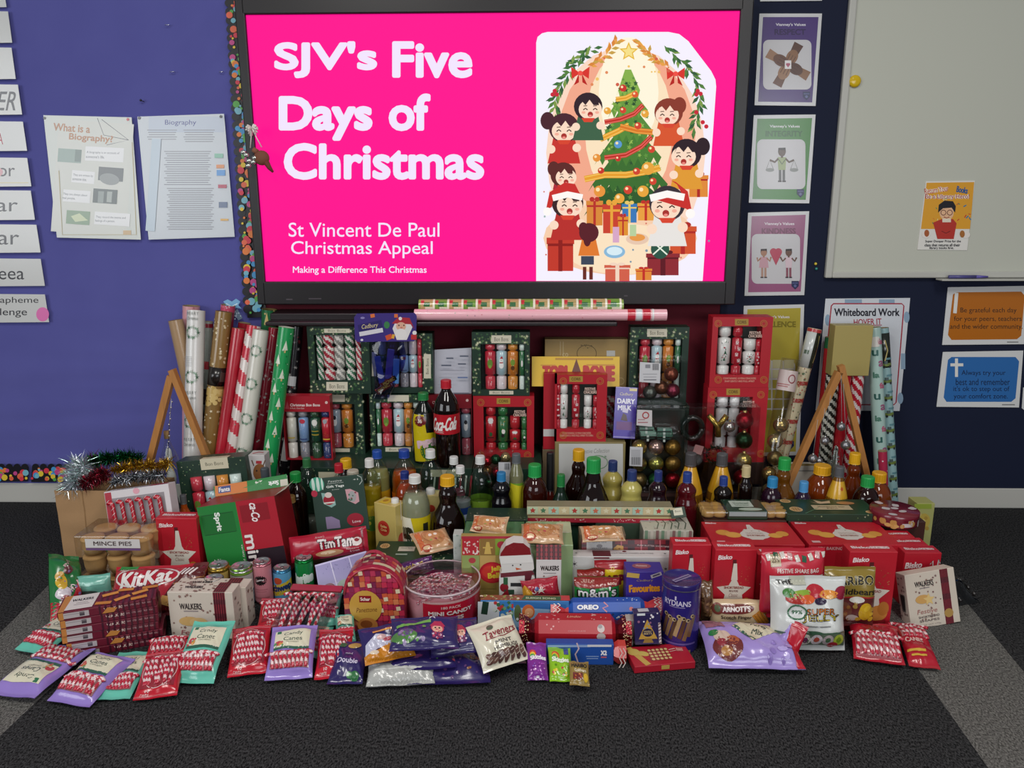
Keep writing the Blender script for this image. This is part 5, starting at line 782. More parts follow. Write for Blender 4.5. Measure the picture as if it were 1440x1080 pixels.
for i in range(170): a = rnd.random() * 6.283; c = W(1006, 640, Yp) + Vector((math.cos(a) * 13 * s_, rnd.uniform(-.01, .01), math.sin(a) * 11 * s_)); b.tube([c, c + Vector((rnd.uniform(-1, 1), rnd.uniform(-1, 1), rnd.uniform(-1, 1))) * .012], .0013, M('#1e3a2a', 'foil'), 3, cap=False)
b.build('wreath', P, True)
b = B(); p = [W(x, y, Yp - .012) for x, y in ((978, 625), (990, 628), (986, 640), (974, 636))]; b.add(p + [v + Vector((0, .001, 0)) for v in p], [(3, 2, 1, 0), (4, 5, 6, 7)], M('#a87a78')); b.build('price_tag', P, True)
Q2 = clearpack('bauble_pack', 'clear case of gold, champagne, green and red baubles with a barcode sticker', (886, 963, 612, 692, 2.49), .054, zt0); Yq = 2.517; s_ = mpp(Yq, 650)
for j, row in enumerate((('#b09a58', '#b89a90', '#a8823c'), ('#98885a', '#a8a858', '#b08c48'), ('#a08858', '#3f9a5a', '#b0182c'), ('#8a7a50', '#2f6a3c', '#a01828'))):
    for i, c in enumerate(row): bauble(Q2, W(899 + i * 23.5, 629 + j * 23, Yq), 11 * s_, c, 'foil' if (i, j) in ((0, 0), (1, 0), (1, 1), (0, 1), (0, 3)) else 'glit', False)
b = B(); b.add([W(x, y, 2.488) for x, y in ((886, 628), (904, 629), (903, 656), (885, 655))], [(3, 2, 1, 0)], M('#c9c9cc')); b.art(pxs(2.488), [('r', 894, 633 + i * 2, 13, .8, '#8a8a90') for i in range(5)] + [('r', 888 + i * 1.5, 648, .7, 11, '#3a3a40') for i in range(9)]); b.build('barcode_sticker', Q2, True)
Q3 = clearpack('ornament_pack', 'clear pack of four small green striped gift ornaments with a white tag', (893, 958, 574, 622, 2.494), .048, W(925, 612, 2.49).z + .001); Yq = 2.518
for i, (x, y, c) in enumerate(((909, 605, '#6f9a88'), (934, 607, '#5f8a7c'), (911, 616, '#7aa090'), (934, 617, '#3f6a58'))):
    b = B(); c0 = W(x, y, Yq); sx_ = 10 * s_; b.box(c0.x - sx_, c0.x + sx_, Yq - .012, Yq + .012, max(c0.z - 5 * s_, W(925, 612, 2.49).z + .005), c0.z + 5 * s_, M(c, 'film'), .002); b.art(Surf(lambda U, V, o: W(U, V, Yq - .012) - Vector((0, o, 0)), 1, 1, -1), [('r', x, y, 3, 9, '#c8d4cc'), ('r', x, y, 19, 2, '#26403a')], 'film'); b.build('gift_ornament', Q3, True)
b = B(); b.add([W(x, y, 2.492) for x, y in ((896, 576), (917, 577), (917, 600), (895, 598))], [(3, 2, 1, 0)], M('#ccc8c8')); b.art(pxs(2.492), [('o', 908, 584, 5, 5, 1.6, '#a83a40'), ('r', 904, 594, 14, 1.4, '#a86a70'), ('r', 902, 590, 10, 1, '#a86a70')]); b.build('price_tag', Q3, True)
Q4 = clearpack('ornament_pack', 'small clear pack with a barcode sticker in front of the green bon bon box', (898, 966, 508, 571, 2.55), .045, zk + .001)
for x, y, c in ((944, 526, '#a8604a'), (946, 549, '#a04058'), (914, 552, '#7a8078'), (930, 545, '#8a5a44')): bauble(Q4, W(x, y, 2.572), 10 * mpp(2.57, 540), c, 'glit', False)
b = B(); b.add([W(x, y, 2.548) for x, y in ((900, 509), (929, 511), (928, 539), (899, 537))], [(3, 2, 1, 0)], M('#cdcdd0')); b.art(pxs(2.548), [('r', 918 + i * 1.5, 516, .8, 9, '#3a3a40') for i in range(6)] + [('r', 911, 515, 7, 5, '#8a8a90'), ('r', 914, 526, 20, .8, '#9a9aa0'), ('r', 914, 530, 18, .8, '#9a9aa0')] + [('r', 914, 534, 18, 1.4, '#7a7a80')]); b.build('barcode_sticker', Q4, True)
carton('card_box', 'narrow dark box under the small clear ornament pack', 'box', (Matrix.Translation((W(932, 600, 2.545).x, 2.545, zt0)), .15, zk - zt0), .052, '#26302a')
Q5 = clearpack('bauble_pack', 'small clear pack of red, green and gold baubles behind the grey-capped spray bottle', (674, 722, 636, 690, 2.398), .037, 0.0)
s_ = mpp(2.43, 650)
for x, y, c in ((685, 648, '#a81a2c'), (697, 646, '#1f4a30'), (711, 643, '#b8a878'), (685, 662, '#8a6a40'), (699, 664, '#8a1a2a'), (712, 660, '#a89868'), (688, 679, '#1f4a30'), (704, 680, '#a81a2c')): bauble(Q5, W(x, y, 2.4165), 7.3 * s_, c, 'foil', False)
b = B(); b.add([W(x, y, 2.396) for x, y in ((701, 650), (718, 650), (718, 681), (701, 681))], [(3, 2, 1, 0)], M('#bcbcc0')); b.art(pxs(2.396), [('r', 710 + i * 1.4, 656, .7, 9, '#3a3a40') for i in range(5)] + [('r', 709, 670 + 2 * i, 13, .7, '#9a9aa0') for i in range(4)]); b.build('barcode_sticker', Q5, True)
# tall tube of gold baubles
p1 = W(1112, 508, 2.60); p0 = W(1074, 722, 2.50); k_ = p1.z / (p1.z - p0.z); p0 = p1 + (p0 - p1) * k_; r = 12.5 * mpp(2.6, 580); z = (p1 - p0); Ln = z.length; z.normalize(); p0 += Vector((0, 0, r * .25)); x = Vector((1, 0, 0)); x = (x - z * x.dot(z)).normalized(); m = Matrix((x, z.cross(x), z)).transposed().to_4x4(); m.translation = p0
TB = thing('bauble_tube', 'tall clear tube of gold baubles leaning beside the cream wrapping roll', 'decoration pack', mat=m); b = B(); b.lathe([(.0001, 0), (r, 0), (r, Ln), (.0001, Ln)], M('#f2f0ea', 'clear'), 24); b.build('clear_tube', TB)
for i in range(int(Ln / (r * 1.9)) - 3): b = B(); b.ball((0.15 * r * (-1) ** i, 0, r * (1 + 1.85 * i)), r * .84, M(['#b09a68', '#a08a5c', '#b8a880'][i % 3], 'glit' if i % 3 == 1 else 'foil'), 16); b.build('bauble', TB)
b = B(); S = cyl(lambda q: r + .0008, Ln - .11, Ln - .04, -110, 60); b.grid(lambda u, v: S.fn(u * S.sx, v * S.sy, 0), 14, 2, M('#c8b8b4')); b.art(S, [('o', .7, .6, .14, .22, .04, '#8a3a40'), ('r', .4, .3, .5, .05, '#a86a6a'), ('r', .4, .2, .4, .05, '#a86a6a')], base=.0005); b.build('price_tag', TB)
# the two tall soft drink bottles in front of the boxes
bottle1('dark soft drink bottle with green cap and yellow label standing on the tier', 595, 552, 34, 2.518, 'soda', '#0c120e', '#1d7a3c', .075, .44, z0=ZS + .0005, k='gloss', band=(.02, .73, '#0e1410', [('p', [(.2, .02), (1.0, .05), (1.0, .6), (.62, .62), (.55, .98), (.14, .98)], '#c8b414'), ('e', .42, .86, .2, .11, '#6a1a1c'), ('t', .42, .86, .14, .08, '36', '#e0d0c0', .04), ('e', .72, .25, .3, .2, '#2f6a28'), ('t', .62, .40, .62, .17, 'PiPS', '#d8b8c0', .1, 8), ('f', 6, .2, .05, .9, .25, .02, .04, ['#3f7a2c', '#8a9a20'])], (-85, 85)))
bottle1('cola bottle with red cap and red label standing tallest on the tier', 627, 534, 37, 2.478, 'soda', '#150907', '#b8182a', .07, .40, z0=ZS + .0005, k='liquid', band=(.40, .63, '#b01424', [('t', .46, .52, .8, .66, 'Coca-Cola', '#e4dcd8', .03, 4, .3), ('t', .3, .12, .3, .1, 'CLASSIC', '#e0c8c4')]))
# ------------------------------------------------------------------ rows of bottles
BT = bottle; N = None
lemon = '#c2b23a'
BT('yellow fizzy drink bottle with white cap beside the gift tag card', 519, 645, 31, 2.33, 'soda', '#b89a1c', '#d8d6d2', .06, .40, .72, band=(.30, .56, '#c0a42a', [('e', .6, .3, .3, .3, '#4a7a2c'), ('f', 5, .2, .1, .8, .9, .05, .09, ['#d8c040', '#8a9a30'])]))
BT('pale lemonade bottle with blue cap behind the white-capped yellow drink', 530, 633, 33, 2.415, 'soda', '#b4aa6a', '#1f4aa0', .06, .40, .8, band=(.28, .6, '#c89a20', [('r', .5, .5, .4, .5, '#4a3a7a'), ('f', 5, .1, .1, .9, .9, .04, .08, ['#e8c040'])]))
BT('large bright orange fizzy drink bottle with blue cap', 568, 632, 37, 2.415, 'soda', '#d85a12', '#1c3f98', .06, .36, .78, band=(.28, .58, '#d86414', [('t', .5, .5, .6, .5, 'Fanta', '#2a2a5a', .06), ('e', .8, .7, .1, .2, '#4a8a30')]))
BT('smaller orange drink bottle with navy cap behind the yellow-labelled lemonade', 569, 663, 29, 2.335, 'soda', '#c8481a', '#1c2f78', .06, .42, .86, band=(.3, .56, '#c85a1c', [('r', .5, .5, .6, .4, '#e0a050')]))
BT('clear water bottle with white cap left of the cola bottle base', 605, 632, 34, 2.42, 'soda', '#8a8f92', '#d8d8d6', .06, .38, .4, band=(.26, .55, '#8e9294', [('r', .5, .5, .7, .3, '#7a5a78')]))
BT('front lemonade bottle with white cap and yellow label', 583, 668, 41, 2.25, 'soda', '#b8b496', '#dcdcd8', .06, .36, .80, band=(.05, .58, '#cbb51a', [('p', [(0, 0), (.45, 0), (.35, .3), (.5, .7), (.42, 1), (0, 1)], '#e0dcc8'), ('t', .32, .62, .34, .36, 'up', '#2a2a1c', .1, 6), ('e', .52, .5, .05, .1, '#3a6a2c'), ('r', .82, .62, .16, .5, '#2a2a20')]))
BT('dark brown topping bottle with yellow cap in front of the water bottles', 629, 669, 48, 2.25, 'hour', '#1c0a06', '#dca51a', .075, .42)
BT('clear fizzy drink bottle with white cap and purple label behind the brown topping bottle', 638, 642, 30, 2.42, 'soda', '#7a6a70', '#d8d8d6', .06, .4, .3, band=(.3, .6, '#a8546a', [('r', .5, .5, .6, .4, '#c8b8c8')]))
BT('clear water bottle with white cap and navy blue label', 647, 655, 29, 2.33, 'soda', '#9a9ea2', '#dadad8', .06, .42, .62, band=(.28, .56, '#1f3a78', [('r', .5, .6, .7, .25, '#a8b4c8')]))
BT('clear bottle of lime drink with white cap', 675, 641, 33, 2.36, 'soda', '#7f9a3a', '#d8d8d6', .06, .38, .5, band=(.18, .55, '#6f8f2c', [('e', .5, .5, .3, .3, '#8fae3c')]))
BT('black cordial bottle with pale blue cap left of the spray bottle', 705, 664, 30, 2.33, 'waist', '#0d0b10', '#2a7ab0', .075, .42, k='gloss', band=(.12, .3, '#15161a', [('t', .5, .5, .7, .5, 'RIBENA', '#8a8a90', .0)]))
BT('slim green labelled bottle with grey cap', 726, 638, 20, 2.33, 'slim', '#8a8a66', '#5c6064', .07, .6, band=(.2, .72, '#6f9a2c', [('p', [(.1, .5), (.6, .3), (.7, .95), (.2, 1)], '#d0c42a'), ('r', .8, .5, .3, .9, '#c0b428')]))
BT('round brown syrup bottle with green cap and red base band', 752, 653, 36, 2.33, 'round', '#3a100a', '#1f9a4a', .1, .5, band=(.02, .20, '#b83a44', [('f', 12, .1, .2, .9, .8, .04, .06, ['#d8a8a8'], 's')]))
BT('thin red sauce bottle with tall black cap', 774, 636, 17, 2.36, 'slim', '#7a2418', '#17171a', .33, .62, ridges=False, band=(.05, .36, '#a8703a', [('r', .5, .5, .6, .5, '#c89a5a')]))
BT('small dark green bottle with green cap and grey-green label', 789, 667, 27, 2.30, 'flask', '#0f2418', '#1a7a3a', .11, .4, k='gloss', band=(.14, .4, '#2c4a40', [('r', .5, .5, .7, .8, '#4f6f62')]))
BT('dark brown topping bottle with yellow cap standing in front of the white card box', 814, 632, 36, 2.40, 'hour', '#230c08', '#dca51a', .085, .46, band=(.2, .3, '#26303a', []))
BT('largest dark topping bottle with green cap', 835, 644, 48, 2.28, 'flask', '#1a0a06', '#1f9a4a', .105, .4)
BT('pale yellow cordial bottle with navy cap in front of the white card box', 862, 648, 32, 2.375, 'waist', '#aa9c4e', '#26386c', .085, .36, k='film')
BT('pale yellow cordial bottle with navy cap, front one of the pair', 889, 661, 33, 2.29, 'waist', '#b2a85a', '#24386e', .085, .36, k='film')
BT('dark purple cordial bottle with navy cap beside the pale yellow pair', 926, 662, 28, 2.29, 'waist', '#1c0a14', '#1f3272', .085, .4, k='gloss')
BT('dark red cordial bottle with navy cap', 967, 664, 30, 2.29, 'waist', '#4a0a12', '#22408a', .085, .38, k='gloss', band=(.1, .28, '#22181c', []))
cb = [('p', [(.1, .05), (.4, .05), (.3, .95), (.2, .95)], '#d8a82a'), ('e', .5, .45, .2, .2, '#b8841c')]
BT('yellow cone-shaped sauce bottle with grey cap behind the dark red cordial', 972, 637, 38, 2.39, 'cone', '#8a5a14', '#4a484a', .1, .34, band=(.1, .86, '#d09a1c', cb))
BT('yellow cone-shaped sauce bottle with grey cap left of the soy bottle', 1016, 638, 38, 2.40, 'cone', '#8a5a14', '#4c4c4e', .1, .34, band=(.1, .86, '#cf981c', cb))
BT('small dark cordial bottle with blue cap in front of the right sauce bottle', 1018, 670, 28, 2.31, 'waist', '#16100e', '#24408c', .09, .38, k='gloss')
BT('small soy sauce bottle with cream cap', 1050, 655, 19, 2.385, 'soy', '#120705', '#c8b88a', .1, .46, k='gloss')
BT('amber drink bottle with green cap left of the gold box base', 1104, 644, 36, 2.42, 'hour', '#7a4a10', '#1fa04a', .1, .46)
BT('dark berry drink bottle with bright blue cap', 1087, 671, 28, 2.35, 'round', '#230a1c', '#2a86bc', .1, .46, k='gloss')
BT('dark drink bottle with sky blue cap behind the green biscuit box', 1131, 677, 24, 2.345, 'round', '#26142c', '#4a94cc', .11, .5, k='gloss')
BT('wide round amber juice bottle with yellow cap', 1157, 654, 46, 2.43, 'round', '#8a3a0c', '#e0a41a', .085, .38)
BT('yellow cone-shaped fruit bottle with grey cap between the amber bottles', 1181, 656, 30, 2.355, 'cone', '#8a5a14', '#55585c', .09, .42, band=(.1, .84, '#d0a028', [('e', .4, .6, .16, .1, '#c8641c'), ('e', .6, .35, .16, .1, '#c8701c'), ('f', 6, .2, .1, .8, .9, .04, .07, ['#e0c040', '#b8501c'])]))
BT('tall amber bottle with yellow cap in front of the right wooden frame', 1203, 637, 32, 2.44, 'hour', '#7a300a', '#e2aa18', .095, .46)
BT('dark cola-coloured bottle with green cap near the right end', 1221, 670, 36, 2.355, 'round', '#2a0c08', '#1f9a48', .1, .44)
BT('amber bottle with yellow cap furthest right', 1237, 664, 38, 2.435, 'round', '#8a3c0c', '#e0a418', .1, .42)
BT('clear bottle with green cap behind the gift tag card', 431, 644, 26, 2.40, 'soda', '#8a8a80', '#2f6a3c', .08, .44, .3)
BT('dark fizzy drink bottle with green cap beside the drinks multipack', 415, 664, 29, 2.31, 'soda', '#1a0705', '#168a3c', .085, .52)
BT('brown sauce bottle with gold neck between the multipack and the gift tag card', 408, 697, 24, 2.28, 'slim', '#260a06', '#8a6a38', .07, .5)
BT('yellow-green fizzy bottle with white cap behind the multipack', 393, 681, 26, 2.32, 'soda', '#9a9a1c', '#c8c8c4', .09, .5, .9)
BT('red-capped drink bottle peeking over the gift tag card', 476, 652, 24, 2.37, 'soda', '#55504c', '#b01c2c', .07, .5, .4)
BT('dark bottle with yellow cap peeking over the gift tag card', 486, 645, 34, 2.42, 'hour', '#120a06', '#d8a418', .08, .46, k='gloss')
BT('small jar with a cream lid behind the gift tag card', 496, 661, 18, 2.34, 'jar', '#b8a888', '#b8b0a0', .08, .6, k='film', name='glass_jar', cat='jar')
BT('bottle with grey and orange cap behind the drinks multipack', 372, 658, 24, 2.30, 'soda', '#4a4038', '#3f464c', .09, .48)
BT('small orange drink bottle with grey cap behind the shortbread box', 257, 696, 20, 2.26, 'flask', '#c0561a', '#55585a', .1, .44)
bottles()
# ------------------------------------------------------------------ bags
def bag(name, label, cat, geo, d, col, art=(), k='film', seal=.07, seed=0, wr=1.0, group=None, pinch=.04, fat=.55, ends=None, canes=None, flat_top=True):
    m, w, h = geo; sd = seed * 7.31 + len(label)
    def bump(u, v):
        a = abs(2 * u - 1); q = (v - seal) / (1 - 2 * seal)
        if q <= 0 or q >= 1: return 0.0
        c = abs(2 * q - 1); return max(0, (1 - a ** 3.2)) ** fat * max(0, (1 - c ** 3.5)) ** fat
    def wrk(u, v):
        e = min(u, 1 - u, .12) / .12; n1 = noise.noise(Vector((u * w * 26, v * h * 26, sd))) + .6 * abs(noise.noise(Vector((u * w * 60 + v * h * 25, v * h * 30, sd + 3)))); return .0042 * wr * n1 * (.35 + .65 * e)
    def base(u, v):
        a = 2 * u - 1; c = 2 * v - 1; x = w / 2 * a * (1 - pinch * (1 - c * c)) ; z = h * v + .004 * noise.noise(Vector((u * 3, v * 3, sd + 9))) * (1 if .02 < v else .2); bend = .006 * noise.noise(Vector((u * 2.2, v * 2.2, sd + 20))); return x, z, bend
    def fr(u, v): x, z, bd = base(u, v); b_ = bump(u, v); return Vector((x, bd - d * .62 * b_ - wrk(u, v) * (.25 + b_), z))
    def bk(u, v): x, z, bd = base(u, v); b_ = bump(u, v); return Vector((x, bd + .0012 + d * .3 * b_ - wrk(u, v) * .25, z))
    b = B(); n = 30; b.grid(fr, n, n, M(col, k)); b.grid(bk, n, n, M(ends or col, k), flip=True)
    S = Surf(lambda U, V, o: fr(min(1, max(0, U / w)), min(1, max(0, V / h))) - Vector((0, o, 0)), w, h, 1, max(w, h) / 26)
    if art: b.art(S, art, k, base=.0012, step=.00006)
    o = b.build(name); o.matrix_world = m; tag(o, label, cat, group); o['_w'] = w; o['_h'] = h; o_f = fr
    if canes:   # striped canes lying just under the front film
        for i in range(canes[4]):
            u0, u1, v0, v1 = canes[:4]; nn = canes[4]; u = u0 + (u1 - u0) * (i + .5) / nn; cL = (v1 - v0) * h; r = min((u1 - u0) * w / nn * .5, .0044); tilt = rnd.uniform(-.16, .16); v1 = canes[3] - rnd.uniform(0, .12) * (canes[3] - canes[2]); pts = []
            for q in range(15):
                t = q / 14; z = v0 * h + t * cL * .82; xx = (u - .5) * w + tilt * (t - .5) * cL; pts.append((xx, z))
            hx, hz = pts[-1]; R = min(.011, (u1 - u0) * w / nn * 1.1); sg = 1 if i % 2 else -1
            for q in range(1, 9): a = math.pi * q / 9; pts.append((hx + sg * R * (1 - math.cos(a)), hz + R * math.sin(a)))
            P3 = []
            for (xx, zz) in pts: uu, vv = min(.97, max(.03, xx / w + .5)), min(.985, max(.015, zz / h)); p = fr(uu, vv); P3.append(Vector((xx, p.y - r * .25 - .001 * (i % 2), zz)))
            c = B(); c.tube(resample(P3, r * .8), r, M('#b4263c', 'film'), 8, M('#dcc4c4', 'film'), 1.37); c.build('candy_cane', o)
    return o
def resample(P, step):
    out = [P[0]]; acc = 0
    for a, c in zip(P, P[1:]):
        L = (c - a).length
        if L < 1e-6: continue
        t = step - acc
        while t <= L: out.append(a.lerp(c, t / L)); t += step
        acc = L - (t - step)
    return out if len(out) > 2 else P
# ------------------------------------------------------------------ left group: paper bag, tinsel, sweets
bgx0, bgx1 = W(84, 740, 2.27).x, W(226, 740, 2.27).x; bw = bgx1 - bgx0; bh = W(150, 690, 2.27).z; bd = .125
pb_ = thing('paper_bag', 'brown paper carrier bag overflowing with tinsel', 'bag', ((bgx0 + bgx1) / 2, 2.27, 0)); b = B()
def pb_f(u, v): x = bw * (u - .5); return Vector((x, .004 * noise.noise(Vector((x * 9, v * 5, 2))) - .004 * math.exp(-((u - .27) / .02) ** 2), bh * v))
KR = M('#a8845e', 'matte'); b.grid(pb_f, 30, 14, KR); b.grid(lambda u, v: Vector((-bw / 2, bd * (1 - u), bh * v)) + Vector((.012 * math.sin(u * math.pi) * v, 0, 0)), 8, 6, KR); b.grid(lambda u, v: Vector((bw / 2, bd * u, bh * v)) - Vector((.012 * math.sin(u * math.pi) * v, 0, 0)), 8, 6, KR); b.grid(lambda u, v: Vector((bw * (.5 - u), bd, bh * v)), 8, 6, KR); b.box(-bw / 2, bw / 2, .004, bd - .002, 0, .002, KR)
b.art(Surf(lambda U, V, o: pb_f(U / bw, V / bh) - Vector((0, o + .0006, 0)), bw, bh, 1, .02), [('e', .45, .26, .14, .17, '#2f6a30'), ('r', .27, .5, .006, 1, '#9a764e')], 'matte'); b.build('bag_body', pb_)
def tinsel(label, pts, r, cols, n, Y=2.30, dz=0.0, ln=1.0, parent=None):
    P = [W(x, y, yy) for x, y, yy in pts]; P = [p for p in P]; Q = resample(P, .004); b = B(); ms = [M(c, 'foil') for c in cols]
    for i in range(n):
        t = rnd.random() * (len(Q) - 1); k = int(t); c = Q[k]; tg = (Q[min(k + 1, len(Q) - 1)] - Q[max(k - 1, 0)]).normalized(); d = Vector((rnd.gauss(0, 1), rnd.gauss(0, 1), rnd.gauss(0, 1))); d = (d - tg * d.dot(tg) * .6).normalized(); L = r * rnd.uniform(.6, 1.15) * ln; s = d.orthogonal().normalized() * .0011; s.rotate(Matrix.Rotation(rnd.random() * 6.28, 3, d)); bend = Vector((rnd.uniform(-1, 1), rnd.uniform(-1, 1), rnd.uniform(-1, .4))) * L * .25
        a, m_, e = c, c + d * L * .55, c + d * L + bend; b.add([a - s, a + s, m_ + s, m_ - s, e], [(0, 1, 2, 3), (3, 2, 4)], rnd.choice(ms))
    b.tube(Q[::2] if len(Q) > 6 else Q, .003, ms[0], 6); o = b.build('tinsel_garland', None, True); return tag(o, label, 'tinsel', 'tinsel garlands in the paper bag')
tinsel('white iridescent tinsel tuft at the left of the paper bag', [(100, 688, 2.30), (106, 668, 2.28), (118, 655, 2.30), (104, 660, 2.34)], .052, ['#d8dce0', '#c8d4d4', '#e8e8f0', '#a8c8c0'], 900)
tinsel('dark green tinsel along the back of the paper bag', [(124, 650, 2.38), (150, 645, 2.38), (175, 642, 2.38), (200, 646, 2.38)], .036, ['#0f5a2c', '#167a3c', '#0a3a1c'], 1100)
tinsel('dark red tinsel in the middle of the paper bag', [(116, 680, 2.27), (130, 673, 2.27), (150, 665, 2.29), (140, 672, 2.31), (122, 676, 2.31)], .034, ['#7a1428', '#a02038', '#8a5a60', '#5a0e1c'], 1000)
tinsel('gold tinsel across the right of the paper bag', [(160, 662, 2.31), (180, 657, 2.31), (205, 655, 2.31), (225, 657, 2.31), (240, 648, 2.31)], .030, ['#b08a28', '#d0aa3c', '#8a6a1c'], 1000)
tinsel('silver and black tinsel in front of the gold one', [(158, 678, 2.265), (180, 672, 2.265), (205, 670, 2.265), (232, 668, 2.265)], .026, ['#a8acb0', '#d0d4d8', '#3a3c40', '#26282c'], 1000)
tinsel('red tinsel peeking behind the green one', [(126, 648, 2.415), (135, 643, 2.415)], .03, ['#8a1424', '#a81c30'], 200)
# candy cane gift box
g = Qy((156, 761), (243, 749), (240, 680), (146, 692), 2.155, 2.185)
cb_ = carton('candy_cane_box', 'white box with a window showing six red candy canes in front of the paper bag', 'sweets box', g, .045, '#cfcacc', [('r', .5, .55, .84, .6, '#8a8488'), ('r', .06, .62, .10, .72, '#a81a30'), ('e', .16, .24, .17, .17, '#a81a30'), ('t', .72, .11, .62, .12, 'Candy Canes', '#3a2a30', .03, 0, .2), ('e', .5, .94, .05, .06, '#d89aa8'), ('e', .14, .08, .02, .02, '#c04a60')], top=[('t', .4, .5, .5, .3, 'CANDY CANES', '#4a2a34', .03), ('e', .8, .5, .15, .4, '#a8384a')])
w, h = wh(cb_)
for i in range(6):
    x = -w * .36 + w * .145 * i; pts = [Vector((x + .004 * t / 10 * -1, -.006, h * (.30 + .053 * t))) for t in range(9)] + [Vector((x - .004 - .009 * (1 - math.cos(a)), -.006, h * .72 + .009 * math.sin(a))) for a in (.5, 1, 1.6, 2.2, 2.8)]
    b = B(); b.tube(resample(pts, .006), .0065, M('#b8182c', 'film'), 10, M('#a81428', 'film'), .9)
    q = resample(pts, .004); vs = []
    for k_, p in enumerate(q[:-1]):
        if k_ % 4 == 0: c2 = q[k_ + 1]; b.tube([p + Vector((-.0055, -.0042, -.002)), p + Vector((0, -.0072, .003)), p + Vector((.0055, -.0042, .008))], .0009, M('#e0c8c8', 'film'), 5)
    b.build('candy_cane', cb_)
# biscuit and pie packs at the left
def pietray(label, x0, x1, yt, Y, z0, d, lab):
    zt = W((x0 + x1) / 2, yt, Y).z; cy = proj((0, Y, (zt + z0) / 2))[1]; a, c = W(x0, cy, Y).x, W(x1, cy, Y).x; t = thing('pie_tray', label, 'pies', ((a + c) / 2, Y, z0)); w = c - a; h = zt - z0
    b = B(); b.box(-w / 2, w / 2, 0, d, 0, h, M('#f6f4f0', 'clear'), .005); b.build('clear_tray', t)
    for l in range(2):
        for i in range(3):
            for j in range(2):
                if j == 1 and l == 0: continue
                b = B(); R = w / 6.5; zb = h * (.06 + .44 * l); b.lathe(smooth([(.0001, zb), (R * .8, zb), (R * .95, zb + h * .28), (R, zb + h * .32), (R * .92, zb + h * .37), (R * .5, zb + h * .39), (.0001, zb + h * .385)], 2), M('#bd9663', 'matte'), 20, -w / 2 + w * (i + .5) / 3, R * 1.08 + j * R * 2.1); b.build('mince_pie', t)
    if lab: b = B(); b.box(-w * .34, w * .40, -.0012, -.0002, h * .72, h * .93, M('#cfcac8')); b.art(plane((-w * .34, -.0012, h * .72), (1, 0, 0), (0, 0, 1), w * .74, h * .21), [('t', .5, .5, .7, .5, 'MINCE PIES', '#4a3a3a', .03), ('r', .5, -.15, 1, .25, '#6a4a78')]); b.build('label', t)
    return t
ztr = W(158, 812, 2.0).z
pietray('lower clear tray of mince pies under another one by the paper bag', 108, 212, 812, 2.0, 0, .13, False)
pietray('upper clear tray of mince pies with a white label', 107, 210, 754, 2.0, ztr + .0005, .13, True)
def starbox(label, x0, x1, yt, Y, z0=0.0, d=.05, extra=()):
    return carton('biscuit_box', label, 'biscuit box', ('px', x0, x1, yt, Y, z0), d, '#b51a2a', [('t', .25, .9, .34, .06, 'Bisko', '#e8d8d8', .05, 4, .2), ('r', .48, .72, .09, .3, '#5a1a1e'), ('s', .5, .44, .44, '#d6cdc0', 5, .5), ('p', [(.42, .6), (.58, .6), (.54, .82), (.46, .82)], '#d6cdc0'), ('t', .5, .5, .48, .035, 'SHORTBREAD', '#8a3a34', .05), ('t', .5, .455, .22, .028, 'MIX & MORE', '#6a3a34', .03), ('t', .5, .40, .22, .05, 'Classic', '#8a5a50', 0, 0, .2), ('f', 12, .1, .5, .35, .66, .012, .02, ['#7a7a3a', '#8a2a2a'], 'x'), ('f', 14, .66, .55, .9, .78, .01, .02, ['#c8a060', '#7a7a3a'], 'x'), ('e', .22, .27, .05, .03, '#3a4a34'), ('e', .72, .22, .2, .1, '#c8803a'), ('e', .82, .28, .12, .09, '#b8702c'), ('p', [(.1, .08), (.9, .14), (.9, 0), (.1, 0)], '#8a1820')] + list(extra), top=[('t', .3, .5, .4, .3, 'Bisko', '#e0c8c8', .05), ('t', .7, .5, .4, .3, 'SHORTBREAD', '#e0c8c8', .05)], group='red star shortbread boxes')
starbox('red shortbread box with a cream star left of the drinks multipack', 224, 281, 729, 2.085)
# drinks multipack
g = Qy((292, 822), (400, 806), (392, 697), (283, 713), 2.08, 2.11)
mp_ = carton('drink_multipack', 'tilted green and red multipack box of soft drink cans with torn open top', 'drinks box', g, .13, '#8a1a22', [('r', .25, .6, .5, .8, '#1f7a34'), ('r', .25, .1, .5, .2, '#c8701c'), ('r', .75, .68, .5, .64, '#a8172a'), ('r', .75, .18, .5, .36, '#241620'), ('r', .24, .76, .42, .26, '#17692b'), ('r', .24, .88, .4, .008, '#0f4a20'), ('r', .24, .63, .4, .008, '#0f4a20'), ('t', .23, .78, .24, .09, 'Sprit', '#e4e8e0', .05, -90), ('r', .72, .83, .36, .22, '#8a1020'), ('t', .72, .83, .24, .11, 'ca-Co', '#e8dcdc', .03, -90, .2), ('t', .58, .48, .003, .003, '.', '#a8172a'), ('t', .60, .34, .44, .14, 'mini', '#e4dcd8', .04, -90), ('t', .475, .30, .30, .035, 'variety pack', '#d8d8cc', 0, -90), ('t', .12, .26, .1, .06, '24', '#d8d8cc', .02, -90), ('r', .17, .23, .012, .16, '#7ab07f')], left=[('r', .5, .5, .9, .9, '#98202a')])
w, h = wh(mp_); b = B()
dpt = .13
